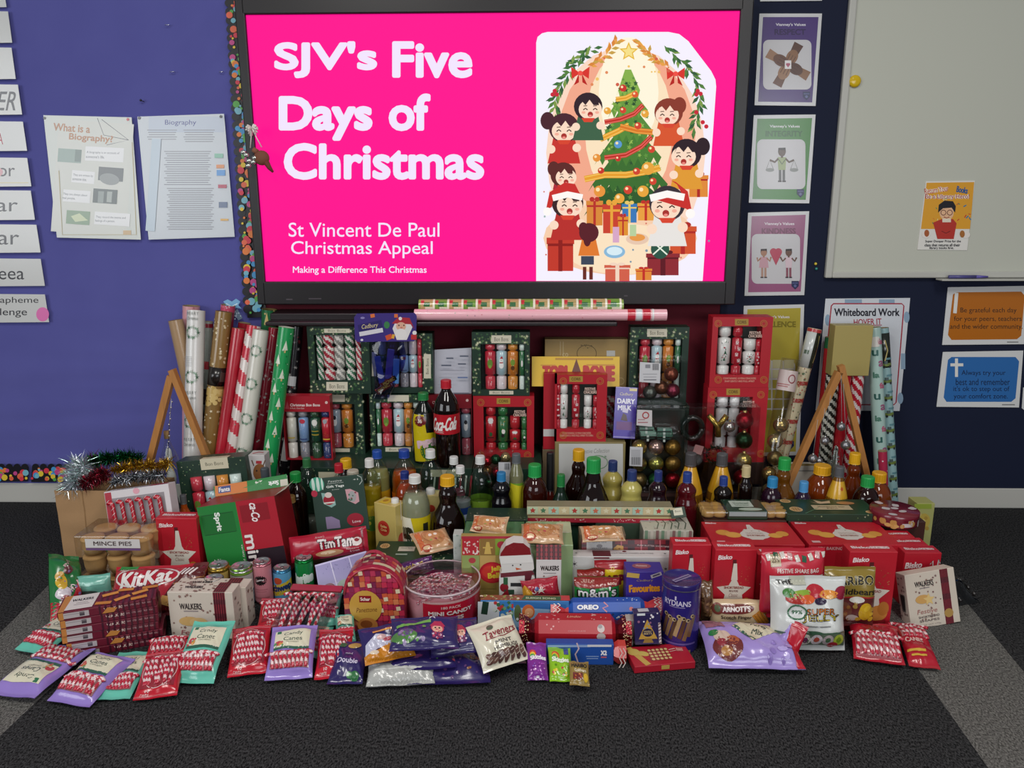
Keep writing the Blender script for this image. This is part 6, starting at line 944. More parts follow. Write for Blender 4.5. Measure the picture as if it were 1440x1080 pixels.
for (p, c) in (([(-w / 2, dpt, h), (w / 2, dpt, h), (w / 2 - .004, dpt + .01, h + .035), (-w / 2 - .006, dpt + .012, h + .03)], '#1f7a34'),):
    b.add([Vector(q) for q in p] + [Vector(q) + Vector((0, .0015, 0)) for q in p], [(0, 1, 2, 3), (7, 6, 5, 4)], M(c)); S = plane(p[0], (1, 0, 0), (0, .01, .032), w, .034)
    b.art(S, [('r', .22, .5, .44, .96, '#c8701c'), ('r', .13, .55, .17, .6, '#26387a'), ('t', .13, .55, .15, .42, 'Fanta', '#e0dcd8', .04), ('t', .6, .7, .1, .3, '24', '#d8d8cc', .04, 180), ('t', .8, .5, .14, .6, 'Sprit', '#d8e0d8', .05, 180), ('r', .94, .5, .1, .9, '#c8c4b4')])
b.build('back_flap', mp_)
b = B(); b.add([(w / 2, .002, h), (w / 2, dpt, h), (w / 2 + .03, dpt * .8, h + .02), (w / 2 + .03, .02, h + .012)], [(0, 1, 2, 3)], M('#c0b8a8')); b.build('side_flap', mp_)
# green bon bon box and white box behind
g = Qy((258, 742), (352, 738), (350, 640), (252, 651), 2.31, 2.325)
gb = carton('cracker_box', 'dark green bon bon box standing by itself at the left behind the multipack', 'cracker box', g, .07, GRN, leaf(40, 0, 1, .8, 1) + leaf(30, 0, .12, 0, .8) + leaf(20, .92, 1, 0, .8) + [('r', .55, .93, .4, .16, '#c9c2a8'), ('t', .55, .93, .26, .05, 'Bon Bons', '#5a5a4a'), ('r', .53, .36, .76, .72, '#11201a')], top=[('r', .55, .2, .4, .4, '#c9c2a8')] + [('f', 40, .3, .1, .8, .9, .006, .014, ['#6f8a5a', '#a8b888', '#c8c8a8'], 'x')], group=GB)
w, h = wh(gb)
for i, kd in enumerate(('red', 'snow', 'orange', 'green')): cracker(gb, -w * .24 + i * w * .19, -.002, .003, h * .18, h * .55, h * .76, w * .085, kd)
carton('gift_box', 'white box with a reindeer biscuit face beside the lone green bon bon box', 'box', ('px', 354, 377, 640, 2.355, 0), .05, '#c4c0be', px=[('e', 365, 664, 9, 12, '#8a5a34'), ('r', 364, 650, 8, 4, '#a83038'), ('l', [(357, 655), (354, 647)], 1.4, '#5a3a22'), ('l', [(370, 655), (373, 647)], 1.4, '#5a3a22'), ('e', 361, 662, 1, 1.4, '#222'), ('e', 367, 662, 1, 1.4, '#222')], top=[('l', [(.2, .3), (.5, .6), (.8, .5)], .12, '#b8404a')])
# gift tag card
g = Qy((445, 752), (519, 744), (510, 667), (437, 674), 2.20, 2.225)
gt = carton('gift_tag_card', 'dark green gift tag card with balloon and tag pictures behind the red biscuit packet', 'gift tags', g, .008, '#2c4238', [('t', .47, .93, .26, .035, 'Festive', '#c8ccc4', 0, 0, .2), ('t', .47, .89, .3, .016, 'INSPIRATION', '#c8ccc4'), ('t', .46, .83, .34, .055, 'Gift Tags', '#d8dcd4', .04), ('t', .46, .775, .14, .016, '20 PACK', '#c8ccc4'), ('t', .86, .92, .09, .03, '+1', '#c8ccc4', .05), ('l', [(.9, .99), (.97, .95), (.98, .88), (.92, .82)], .012, '#b8c0b8'), ('e', .12, .9, .14, .13, '#3f9a7c'), ('e', .05, .9, .03, .12, '#c8dcd0'), ('e', .14, .9, .03, .13, '#c8dcd0'), ('e', .22, .9, .02, .11, '#c8dcd0'), ('e', .05, .74, .06, .06, '#b83048'),
      ('p', [(.18, .74), (.3, .72), (.42, .62), (.43, .5), (.34, .46), (.2, .54)], '#8ab0a8'), ('e', .31, .6, .11, .09, '#9a2030'), ('e', .31, .69, .07, .05, '#d8c8c0'), ('r', .31, .55, .2, .025, '#d8d0c8'), ('p', [(.64, .76), (.74, .76), (.88, .68), (.88, .52), (.8, .48), (.66, .56)], '#c89aa0'), ('e', .76, .62, .07, .1, '#a0a0a0'), ('f', 8, .68, .54, .84, .7, .012, .02, ['#8a3a44', '#4a6a54']), ('p', [(.2, .3), (.32, .3), (.46, .22), (.46, .08), (.2, .08)], '#8a7a9a'), ('e', .76, .2, .16, .12, '#9a2434'), ('t', .78, .17, .16, .05, 'Love', '#d8c0c0', .03)])
# red chocolate biscuit packet
cbx = carton('card_box', 'plain brown box hidden under the red chocolate biscuit packet', 'box', (Matrix.Translation((W(462, 780, 2.07).x, 2.075, 0)), .2, W(462, 786, 2.05).z - .003), .08, '#4a3424')
g = Qy((410, 792), (517, 776), (517, 739), (406, 756), 2.055, 2.08)
bag('biscuit_packet', 'red chocolate biscuit packet in front of the gift tag card', 'biscuits', g, .03, '#a81730', [('t', .62, .56, .48, .42, 'TimTam', '#3a1014', .1), ('t', .62, .56, .46, .4, 'TimTam', '#e2d6d4', .05), ('t', .42, .85, .12, .09, "Arnott's", '#d8a8a8'), ('e', .52, .17, .18, .12, '#b88a64'), ('e', .50, .19, .1, .06, '#d8c0a0'), ('e', .88, .5, .06, .16, '#d8ccc8'), ('e', .88, .62, .04, .12, '#8a1420'), ('t', .82, .24, .16, .09, 'Raspberry', '#e0c0c0', .02), ('t', .84, .13, .12, .08, '& Cream', '#e0c0c0', .02), ('r', .12, .75, .1, .12, '#b8404a'), ('r', .95, .5, .02, .9, '#7a0e20')], seal=.03, wr=.5, fat=.4, pinch=.0)
# lavender tag set with clear plastic
g = Qy((454, 836), (520, 818), (517, 774), (438, 796), 1.985, 2.03)
carton('gift_tag_set', 'lavender set of gift tags behind clear strips beside the green soft drink can', 'gift tags', g, .04, '#a79ac6', [('r', .5, .62, .96, .7, '#8f84b4'), ('l', [(.3, .98), (.36, .05)], .02, '#c8c0d8'), ('l', [(.66, .98), (.72, .05)], .02, '#c8c0d8'), ('l', [(0, .97), (1, .97)], .03, '#c4b8dc'), ('f', 16, .05, .5, .95, .9, .01, .02, ['#6a6490'], 'r'), ('e', .2, .14, .12, .16, '#7a2a3a'), ('e', .5, .14, .14, .16, '#8a9a8a'), ('e', .62, .1, .05, .08, '#3f6a4a'), ('e', .85, .16, .12, .2, '#d0c8d0')], k='film')
# cans
def can(label, cx, yt, wpx, Y, col, art, lid='#b8b8b8', shoulder=None, z0=0.0):
    top = W(cx, yt, Y); R = wpx / 2 * mpp(Y, yt + 20); H = top.z - z0; t = thing('drink_can', label, 'can', (top.x, Y, z0), group='drink cans in front of the multipack'); b = B(); s = R * .28
    b.lathe(smooth([(R * .8, 0), (R * .98, H * .04), (R, H * .07), (R, H - s * 1.3), (R * .97, H - s), (R * .86, H - .002)], 2), M(col, 'foil'), 30)
    if shoulder: b.lathe([(R * 1.003, H - s * 1.6), (R * 1.003, H - s * 1.25), (R * .975, H - s * .9), (R * .87, H - .0015)], M(shoulder, 'foil'), 30)
    b.art(cyl(lambda z: R, H * .07, H - s * 1.4, -88, 88), art, 'film', base=.0005); b.build('can_body', t)
    b = B(); b.lathe([(R * .86, H - .003), (R * .88, H), (R * .84, H + .0005), (R * .79, H - .004), (.0001, H - .004)], M(lid, 'foil'), 30); b.build('lid', t)
    b = B(); b.lathe([(.0001, H - .0015), (R * .2, H - .0015), (R * .2, H - .003), (.0001, H - .003)], M('#9a9a9a', 'foil'), 14, 0, R * .1); b.box(-R * .16, R * .16, -R * .42, R * .05, H - .0032, H - .0018, M('#a4a4a4', 'foil')); b.build('ring_pull', t); return t
can('gold-topped drink can in front of the multipack', 307, 793, 29, 1.99, '#a88a3c', [('r', .5, .5, .9, .9, '#b89a50')])
can('silver-lidded can half hidden behind the cream shortbread boxes', 300, 812, 28, 1.91, '#9aa0a0', [('r', .5, .5, .9, .9, '#a8acac')])
can('can with green shoulder and pale body', 339, 795, 31, 1.985, '#b8b8b4', [('r', .5, .48, 1, .9, '#b4b2ac'), ('p', [(.3, .0), (1, .0), (1, .45), (.6, .3)], '#4a6a7a'), ('r', .5, .98, 1, .06, '#6f9a34')], shoulder='#6f9a34')
can('slim pink can with a black logo circle', 368, 788, 25, 2.0, '#c8808a', [('r', .5, .5, 1, 1, '#c27a84'), ('e', .5, .62, .24, .14, '#1c181a'), ('l', [(.36, .6), (.5, .64), (.64, .63)], .05, '#c8c0c0'), ('r', .5, .36, .5, .02, '#a05a64'), ('r', .5, .3, .4, .015, '#a05a64'), ('r', .5, .12, .6, .05, '#a86068')])
can('small blue and yellow can tilted beside the pink can', 396, 797, 25, 2.02, '#4a90b8', [('r', .5, .5, 1, 1, '#5a9cc4'), ('p', [(0, .05), (1, .3), (1, .75), (0, .45)], '#d0b418'), ('t', .5, .42, .9, .34, 'Schwep', '#26386a', .06, 12), ('e', .42, .72, .16, .13, '#b84a2c')])
can('green soft drink can with white lettering', 427, 783, 25, 2.03, '#16803a', [('r', .5, .5, 1, 1, '#14783a'), ('t', .5, .52, .92, .40, 'Sprite', '#dce8e0', .08, 8, .1)])
# ------------------------------------------------------------------ middle ground
carton('juice_carton', 'pale yellow juice carton with a red oval logo and white cap', 'juice carton', (Matrix.Translation((W(541, 720, 2.215).x, 2.215, 0)) @ Matrix.Rotation(math.radians(-28), 4, 'Z'), .082, W(541, 706, 2.235).z), .055, '#c6b066',
       [('e', .42, .62, .28, .12, '#b83a2c'), ('e', .42, .62, .22, .08, '#a82a20'), ('t', .42, .65, .3, .04, 'Golden', '#e0c880', .02), ('t', .42, .595, .28, .04, 'Circle', '#e0c880', .02), ('e', .7, .3, .1, .12, '#7a8a3a', 30), ('p', [(0, 0), (1, 0), (1, .12), (.5, .05)], '#6a7a3a'), ('e', .3, .2, .14, .1, '#d8c48a')], top=[('r', .35, .5, .4, .8, '#d8b838'), ('e', .3, .5, .1, .2, '#b8862a')], right=[('e', .45, .45, .3, .1, '#b83a2c'), ('r', .5, .9, .06, .3, '#d8d0c0')], k='film')
jc = COL.objects[-1]; w, h = wh(jc); b = B(); b.lathe([(.012, 0), (.012, .012), (.010, .014), (.0001, .014)], M('#d8d6d0'), 18, w * .22, .03); o = b.build('cap', jc); o.location.z = h
jb = carton('juice_carton', 'second juice carton behind the brown topping bottle', 'juice carton', ('px', 598, 622, 697, 2.31, 0), .05, '#c8b878', px=[('e', 606, 715, 6, 5, '#b83a2c')], k='film'); b = B(); b.lathe([(.014, 0), (.014, .016), (.012, .018), (.0001, .018)], M('#d0d0cc'), 18, -.01, .02); o = b.build('cap', jb); o.location.z = wh(jb)[1]
def flatbox(name, label, cat, x0, x1, yf, z, yb, col, top=(), px=(), group=None, z0=0.0, k='card', xb0=None, xb1=None):
    """a box whose top at height z has its front edge on photo row yf and its back edge on row yb"""
    a, c = F(x0, yf, z), F(x1, yf, z); d = F((x0 + x1) / 2, yb, z).y - a.y; m, w = Matrix.Translation(((a.x + c.x) / 2, a.y, z0)), c.x - a.x
    return carton(name, label, cat, (m, w, z - z0), d, col, top=top, px=(), front=px, group=group, k=k)
bis = lambda x, y, rx=.06, ry=.12: [('e', x, y, rx, ry, '#c8a878'), ('e', x, y, rx * .8, ry * .8, '#b8925e')] + [('r', x + dx * rx, y, rx * .12, ry * 1.2, '#7a5a34') for dx in (-.4, 0, .4)]
flatbox('biscuit_box', 'dark green biscuit box lying under the front gingerbread packet', 'biscuit box', 520, 640, 790, .10, 761, '#1d3a28', bis(.1, .75) + bis(.1, .3) + bis(.85, .7, .06, .16) + [('r', .38, .6, .2, .22, '#c0b8a8'), ('t', .38, .64, .14, .06, 'Mince Tarts', '#4a4a3c'), ('r', .34, .34, .14, .06, '#9aa89a'), ('f', 30, .6, .05, 1, .4, .006, .014, ['#c8c8a8', '#6f8a5a'])], leaf(20))
gz = .195
flatbox('gift_box', 'mid green gift box standing behind the advent calendar', 'box', 651, 737, 754, gz, 733, '#3a6a3f', [('r', .5, .5, .96, .9, '#41744a')], [], k='film')
flatbox('gift_box', 'light green gift box with a label beside the mid green one', 'box', 739, 806, 766, gz - .01, 733, '#8fa878', [('r', .85, .7, .22, .4, '#c8ccb4'), ('p', [(.6, .6), (1, .5), (1, .95), (.7, .95)], '#b4bc98')], [], k='film')
flatbox('gift_box', 'dark green sprigged box behind the two green gift boxes', 'box', 655, 742, 731, .19, 714, '#1a3527', leaf(40, 0, 1, 0, .6), leaf(10))
flatbox('gift_box', 'second dark green sprigged box under the long patterned boxes', 'box', 746, 870, 736, .155, 733, '#1a3527', leaf(30, 0, 1, 0, 1), leaf(30))
flatbox('card_box', 'thin white edge of a box left of the advent calendar', 'box', 637, 650, 752, gz - .005, 744, '#b8beb8', [], [('f', 10, .1, .4, .9, 1, .08, .16, ['#6a8a7a', '#8a9a8a'], 'x')])
# long flat patterned boxes
def longbox(label, x0, x1, yf0, yf1, Y, d, col, pxa): za, zb = W((x0 + x1) / 2, yf0, Y).z, W((x0 + x1) / 2, yf1, Y).z; a, c = W(x0, (yf0 + yf1) / 2, Y).x, W(x1, (yf0 + yf1) / 2, Y).x; return carton('long_box', label, 'box', (Matrix.Translation(((a + c) / 2, Y, zb)), c - a, za - zb), d, col, front=pxa, top=[('r', .5, .5, 1, .9, '#8a8468')])
Yl = 2.19
lb1 = longbox('long flat red patterned box lowest of the pair in front of the dark bottles', 741, 950, 726, 735.5, Yl, .05, '#a8283a', [('f', 40, .05, .15, .95, .6, .004, .007, ['#d8b8b0', '#e0c8c0'], 's'), ('r', .5, .85, 1, .28, '#b8a878')])
lb0 = longbox('long flat cream box with leaf and star squares on top of the red one', 741, 946, 713, 725.5, Yl, .05, '#c4bc9c', [('r', .04 + .072 * i, .6, .07, .8, ['#b8c8a8', '#c8bc98', '#a8c4b0', '#c8b890'][i % 4]) for i in range(14)] + [('s', .04 + .072 * i, .6, .022, ['#b03a34', '#4a7a5a', '#c86a50', '#d8d0b0'][i % 4], 5, .5) for i in range(14)] + [('r', .5, .08, 1, .16, '#7a6a4a')])
lb0.location.z = lb1.location.z + wh(lb1)[1] + .0005
bx = carton('card_box', 'plain box hidden under the long patterned boxes', 'box', (Matrix.Translation((W(870, 740, Yl).x, Yl + .002, 0)), .14, lb1.location.z - .0005), .05, '#3a4a3c')
carton('gift_tag_card', 'small dark green card with a cream label at the right end of the long boxes', 'gift tags', Qy((945, 729), (966, 726), (962, 712), (941, 714), 2.17, 2.195), .004, '#22382a', [('r', .5, .55, .6, .7, '#c8c4ae'), ('t', .5, .6, .4, .2, 'Bon', '#4a4a3a')])
# gingerbread packets
def ginger(label, bl, br, tr, tl, zb, zt, seed):
    return bag('biscuit_packet', label, 'biscuits', Qz(bl, br, tr, tl, zb, zt), .022, '#c2a07c', [('p', [(.08, .12), (.9, .08), (.94, .9), (.06, .92)], '#c89a70'), ('e', .5, .52, .34, .34, '#b07a4a'), ('e', .5, .55, .18, .2, '#c08a58'), ('e', .45, .62, .05, .05, '#e8e0d0'), ('e', .6, .62, .05, .05, '#e8e0d0'), ('e', .42, .42, .04, .04, '#8a9a4a'), ('e', .56, .42, .04, .04, '#b0404a'), ('r', .12, .5, .14, .8, '#c46a3a'), ('f', 14, .03, .05, .25, .95, .02, .05, ['#d8c0a0', '#b8502c', '#e0cdb0'], 'x'), ('f', 10, .75, .05, .98, .95, .02, .05, ['#d8c0a0', '#b8602c', '#e0cdb0'], 'x'), ('e', .22, .16, .14, .1, '#a8422c'), ('e', .22, .16, .1, .06, '#d8b890')], seed=seed, group='gingerbread biscuit packets', wr=1.3)
ginger('orange gingerbread biscuit packet on the dark green biscuit box', (588, 780), (645, 770), (622, 742), (578, 752), .125, .15, 1)
ginger('gingerbread biscuit packet on the mid green gift box', (652, 748), (706, 746), (722, 735), (675, 722), .205, .235, 2)
ginger('gingerbread biscuit packet on the light green gift box', (740, 764), (795, 764), (790, 738), (725, 736), .2, .215, 3)
ginger('gingerbread biscuit packet behind the tartan shortbread box', (822, 762), (880, 761), (875, 738), (812, 742), .19, .215, 4)
flatbox('card_box', 'plain box hidden under the packet behind the tartan box', 'box', 815, 880, 752, .175, 740, '#6a5a44')
# advent calendar, snowman box, shortbread cartons
carton('advent_calendar', 'green and gold jelly bean advent calendar behind the snowman box', 'advent calendar', ('px', 649, 748, 754, 2.0, 0), .02, '#a08a4a', px=[('r', 698, 756, 98, 4, '#a83040'), ('r', 662, 769, 24, 23, '#b02a34'), ('f', 30, 652, 760, 673, 779, .8, 1.5, ['#e0d0c8', '#d8b8b0']), ('r', 686, 769, 22, 23, '#8a6a38'), ('r', 708, 769, 23, 23, '#7f9a3a'), ('r', 730, 769, 20, 23, '#5f8a3c'), ('p', [(681, 779), (691, 779), (688, 762), (684, 762)], '#c8a85a'), ('r', 686, 770, 14, 2, '#c8a85a'), ('r', 662, 793, 24, 24, '#8a9a5a'), ('e', 664, 788, 5, 4, '#a83a40'), ('r', 686, 793, 22, 24, '#b8985a'), ('e', 705, 766, 6, 5, '#a83040'), ('r', 662, 817, 24, 22, '#a02a34'), ('r', 686, 817, 24, 22, '#8f7a3c'), ('r', 662, 839, 24, 20, '#7f9a3a'), ('e', 692, 805, 18, 15, '#a81c28'), ('e', 692, 805, 16, 13, '#b8242c'), ('e', 690, 804, 12, 9, '#c83a30'), ('t', 699, 800, 18, 9, 'Jelly', '#e0c83a', .05, 6), ('t', 697, 810, 22, 10, 'Belly', '#e0c83a', .05, 4)])
def profile_box(name, label, cat, pts, Y, d, col, art, z_to_floor=True):
    P = [W(x, y, Y) for x, y in pts]; b = B(); n = len(P); Q_ = [p + Vector((0, d, 0)) for p in P]
    tr = tessellate_polygon([[Vector((p.x, p.z, 0)) for p in P]]); b.add(P, tr, M(col)); b.add(Q_, [t[::-1] for t in tr], M(col)); b.add(P + Q_, [(i, (i + 1) % n, n + (i + 1) % n, n + i) for i in range(n)], M(col)); b.art(pxs(Y), art); return tag(b.build(name, None, True), label, cat)
yf = proj((0, 1.945, 0))[1]
profile_box('snowman_box', 'box shaped like a snowman with a dark red hat', 'sweets box', [(702, yf), (752, yf), (752, 826), (752, 812), (745, 806), (751, 800), (750, 790), (742, 783), (747, 779), (745, 771), (736, 764), (722, 763), (711, 768), (704, 778), (702, 784), (706, 802), (702, 812)], 1.945, .045, '#d2d0cc',
            [('p', [(703, 783), (704, 778), (711, 768), (722, 763), (736, 764), (745, 771), (747, 780)], '#7e1a22'), ('f', 20, 711, 766, 740, 778, .5, .9, ['#8a2a30'], 'r'), ('p', [(703, 782), (747, 780), (750, 791), (704, 793)], '#dcdad6'), ('e', 721, 795, 1, 1, '#2a2a2a'), ('e', 732, 794, 1, 1, '#2a2a2a'), ('p', [(725, 798), (734, 800), (726, 801.5)], '#c85a30'), ('p', [(704, 806), (748, 802), (752, 808), (704, 812)], '#6a2a34'), ('p', [(738, 805), (749, 804), (746, 818), (738, 816)], '#5f2430'), ('e', 709, 826, 6, 6, '#8a1c28'), ('r', 729, 822, 22, 5, '#2a2a2c'), ('r', 711, 817, 6, 10, '#2f5a3a'), ('r', 716, 833, 14, 8, '#2f4a38'), ('p', [(702, 840), (716, 838), (714, 828)], '#8a1c28')])
b = B(); b.ball(W(751, 773, 1.965), .0095, M('#cfcdca', 'matte'), 14); tag(b.build('pom_pom', COL.objects['snowman_box'], True), None, None)
tart = lambda x0, y0, x1, y1, hx=True: [('r', (x0 + x1) / 2, (y0 + y1) / 2, x1 - x0, y1 - y0, '#7a1c28')] + [('r', x0 + (x1 - x0) * t, (y0 + y1) / 2, (x1 - x0) * .07, y1 - y0, '#3a1a24') for t in (.12, .3, .5, .7, .88)] + [('r', (x0 + x1) / 2, y0 + (y1 - y0) * t, x1 - x0, (y1 - y0) * .1, '#4a1822') for t in (.2, .5, .8)] + [('r', x0 + (x1 - x0) * t, (y0 + y1) / 2, (x1 - x0) * .012, y1 - y0, '#b8606a') for t in (.21, .4, .6, .79)]
sc_ = carton('shortbread_box', 'milk-carton-shaped white shortbread box with a tartan top beside the snowman box', 'biscuit box', ('px', 754, 789, 787, 1.94, 0), .05, '#d0ccca', px=[('t', 773, 799, 26, 7, "WALKERS", '#2a2426', .04), ('r', 773, 806, 18, 1, '#8a8484'), ('f', 10, 757, 808, 787, 838, 1, 2, ['#8a6a60'], 's')])
b = B(); w, h = wh(sc_); b.add([(-w / 2, 0, h), (w / 2, 0, h), (w / 2, .022, h + .034), (-w / 2, .022, h + .034), (-w / 2, .05, h), (w / 2, .05, h)], [(0, 1, 2, 3), (1, 5, 2), (5, 4, 3, 2), (4, 0, 3)], M('#7a1c28')); b.art(plane((-w / 2, 0, h), (1, 0, 0), (0, .022, .034), w, .0405), tart(0, 0, 1, 1)); b.build('gable_top', sc_)
carton('shortbread_box', 'large white biscuit box with dark snowflakes under the tartan box', 'biscuit box', ('px', 797, 946, 783, 2.0, 0), .045, '#cbc8c6', px=[('s', 808, 793, 5, '#3a3236', 6, .2), ('s', 936, 800, 4, '#3a3236', 6, .2), ('r', 846, 784.5, 22, 2, '#6a1a24')], top=[('s', .09, .5, .02, '#3a3236', 6, .2), ('t', .62, .5, .4, .14, 'SHORTBREAD FINGERS AND MORE', '#6a6468'), ('r', .33, .45, .17, .8, '#5a1420'), ('s', .93, .5, .02, '#3a3236', 6, .2), ('e', .55, .75, .02, .1, '#6a1a24')])
g = Qy((818, 800), (958, 795), (958, 762), (818, 757), 2.05, 2.075)
carton('shortbread_box', 'long tartan shortbread box with a white label leaning behind the large white box', 'biscuit box', g, .03, '#7a1c28', tart(0, 0, 1, 1) + [('r', .18, .72, .26, .56, '#cfcccb'), ('t', .18, .92, .14, .05, 'SINCE 1898', '#6a6a6c'), ('e', .18, .78, .03, .07, '#8a8488'), ('t', .18, .7, .16, .06, 'WALKERS', '#7a7478', .02), ('r', .18, .5, .26, .16, '#5f1a26'), ('p', [(.32, .5), (.42, .48), (.42, .78), (.36, .82), (.32, .7)], '#cf9a48'), ('e', .38, .68, .012, .03, '#8a5a24'), ('e', .36, .58, .012, .03, '#8a5a24'), ('r', .64, .5, .24, .12, '#cf9040', -6), ('t', .74, .78, .36, .05, 'PURE BUTTER SHORTBREAD', '#d0b8b8', .0, -3)])
flatbox('cracker_box', 'clear-wrapped green and white striped cracker pack behind the red star boxes', 'cracker box', 905, 975, 746, .175, 726, '#b8b8a8', [('f', 30, .05, .05, .95, .95, .02, .04, ['#5a6a58', '#8a4a4a', '#7a8a78'], 'x'), ('r', .16, .8, .28, .34, '#a8a8ac')] + [('l', [(.28 + .14 * i, .1), (.36 + .14 * i, .5), (.28 + .14 * i, .9)], .02, '#4a5a4a') for i in range(5)], [('r', .06 + .11 * i, .85, .06, .3, ['#7a9a80', '#d0cdc0', '#8a6a68'][i % 3]) for i in range(9)], k='film')
# right: tier of big red shortbread boxes
zB = .163
def bigred(label, x0, x1, xb0, xb1):
    a, c = F(x0, 764, zB), F(x1, 768, zB); Y = (a.y + c.y) / 2; d = F((xb0 + xb1) / 2, 734, zB).y - Y
    t1 = [('p', [(.36, .42), (.44, .66), (.48, .66), (.5, .86), (.54, .86), (.56, .66), (.62, .62), (.70, .42), (.58, .2), (.46, .2)], '#cfc8c0'), ('e', .53, .42, .17, .2, '#cfc8c0'), ('t', .53, .48, .2, .06, 'TRADITIONAL', '#8a6a60'), ('t', .53, .38, .2, .07, 'SHORTBREAD', '#8a4a40', .03), ('e', .18, .5, .08, .12, '#cf9440'), ('e', .28, .4, .09, .12, '#d8a048'), ('e', .75, .38, .08, .1, '#d8a048'), ('e', .84, .46, .07, .11, '#cf9440'), ('t', .1, .92, .13, .08, 'Bisko', '#e0c8c8', .05, 0, .2), ('f', 24, .2, .55, .9, .8, .008, .016, ['#5a4a2a', '#7a2a24', '#6a5a34'], 'x'), ('r', .1, .1, .09, .08, '#d0a8a8')]
    fr_ = [('t', .2, .93, .34, .06, 'HAPPY BAKING', '#d8b0b0', .02), ('r', .45, .72, .4, .44, '#a81624'), ('l', [(0, .48), (1, .48)], .006, '#6a0e18'), ('t', .75, .86, .26, .08, 'SHORTBREAD', '#d8b8b8', .05), ('r', .75, .36, .3, .1, '#a01524'), ('t', .2, .4, .3, .06, 'HAPPY BAKING', '#d8b0b0', .02)]
    for k_, zz in enumerate((0.0, zB / 2)):
        carton('biscuit_box', label[k_], 'biscuit box', (Matrix.Translation(((a.x + c.x) / 2, Y, zz + .0004 * k_)), c.x - a.x - .002, zB / 2 - .0002), d, '#b5192a', front=[(*q[:2], 0, *q[3:]) for q in []] + [('t', .2, .85, .34, .12, 'HAPPY BAKING', '#d8b0b0', .02), ('r', .45, .45, .3, .5, '#a81624'), ('t', .75, .72, .26, .14, 'SHORTBREAD', '#d8b8b8', .05)], top=t1 if k_ else [], group='large red shortbread boxes')
bigred(('large red shortbread box at the bottom of the left stack', 'large red shortbread box with a white splash on top, left stack'), 1002, 1134, 992, 1122)
bigred(('large red shortbread box at the bottom of the right stack', 'large red shortbread box with a white splash on top, right stack'), 1136, 1270, 1121, 1251)
starbox('red star shortbread box half hidden behind the dark blue tin', 944, 998, 766, 1.93)
starbox('red star shortbread box behind the cream finger biscuits', 1003, 1061, 773, 1.895)
starbox('sliver of a red star shortbread box behind the festive share bag', 1063, 1120, 780, 1.945)
starbox('red star shortbread box right of the gold gummy sweets bag', 1190, 1257, 776, 1.875)
# reindeer boxes at the right end
for i, lab_ in enumerate(('red reindeer shortbread box, front of the row of three', 'red reindeer shortbread box, middle of the row of three', 'red reindeer shortbread box, back of the row of three')):
    Y = 2.015 + .052 * i; z = .158; x0, x1 = W(1271 if i == 0 else 1262, 790, Y).x, W(1323 if i == 0 else 1316, 790, Y).x; x0 = W(1271, 790, 2.015).x - .012 * i; x1 = W(1323, 790, 2.015).x - .012 * i
    carton('biscuit_box', lab_, 'biscuit box', (Matrix.Translation(((x0 + x1) / 2, Y, 0)), x1 - x0, z), .05, '#b3182a', [('t', .28, .76, .46, .12, 'Bisko', '#e4d4d4', .05, 5, .2), ('t', .36, .46, .5, .12, 'SHORT', '#d8b8a8', .07), ('t', .36, .30, .5, .12, 'BREAD', '#d8b8a8', .07), ('p', [(.74, .2), (.98, .2), (.98, .62), (.86, .66), (.76, .6), (.8, .48)], '#c8c4c0'), ('l', [(.82, .64), (.78, .85), (.72, .78)], .03, '#c8c4c0'), ('l', [(.9, .64), (.94, .88), (.98, .8)], .03, '#c8c4c0'), ('s', .86, .42, .05, '#8a8a8a', 6, .3)], top=[('t', .3, .5, .4, .3, 'Bisko', '#e0c8c8', .04), ('t', .7, .5, .4, .24, 'SHORTBREAD', '#e0c8c8', .04)], group='red reindeer shortbread boxes')
# packs on top of the big red boxes
def ontop(x0, x1, yf, yb, z): a, c = F(x0, yf, z), F(x1, yf, z); return a, c, F((x0 + x1) / 2, yb, z).y - a.y
TH = .027; a, c = F(990, 731, zB), F(1108, 731, zB); d = F(1045, 703, zB + TH).y - a.y; ct = thing('biscuit_tray', 'clear biscuit tray with a green sleeve on the left big red box', 'biscuits', ((a.x + c.x) / 2, a.y, zB + .0006)); w = c.x - a.x
b = B(); b.box(-w / 2, w / 2, 0, d, 0, TH, M('#f2f0ec', 'clear'), .006); b.build('clear_tray', ct); b = B(); b.box(-w * .22, w * .25, -.001, d + .001, .0005, TH + .0012, M('#1d3a28', 'film'), .002); b.art(plane((-w * .22, -.001, TH + .0012), (1, 0, 0), (0, 1, 0), w * .47, d), [('r', .45, .62, .56, .5, '#b8c4b8'), ('t', .45, .68, .4, .14, 'Shortbread', '#4a6a54', .02), ('t', .45, .52, .36, .12, 'Selection', '#4a6a54', .02), ('e', .6, .18, .3, .12, '#a8b8a8')]); b.art(plane((-w * .22, -.001, .0005), (1, 0, 0), (0, 0, 1), w * .47, TH), [('r', .5, .7, .94, .5, '#9aa8a8')]); b.build('sleeve', ct)
for sx_ in (-1, 1):
    for i in range(3):
        for j in range(2): b = B(); b.lathe(smooth([(.0001, .003), (.018, .003), (.021, .012), (.019, .021), (.012, .0245), (.0001, .025)], 2), M('#c09a5c', 'matte'), 14, sx_ * w * (.30 + .135 * j), .024 + i * (d - .047) / 2, .85); b.build('biscuit', ct)
zz = zB + .024; a, c = F(1106, 733, zB), F(1238, 735, zB); d = F(1170, 702, zz).y - a.y
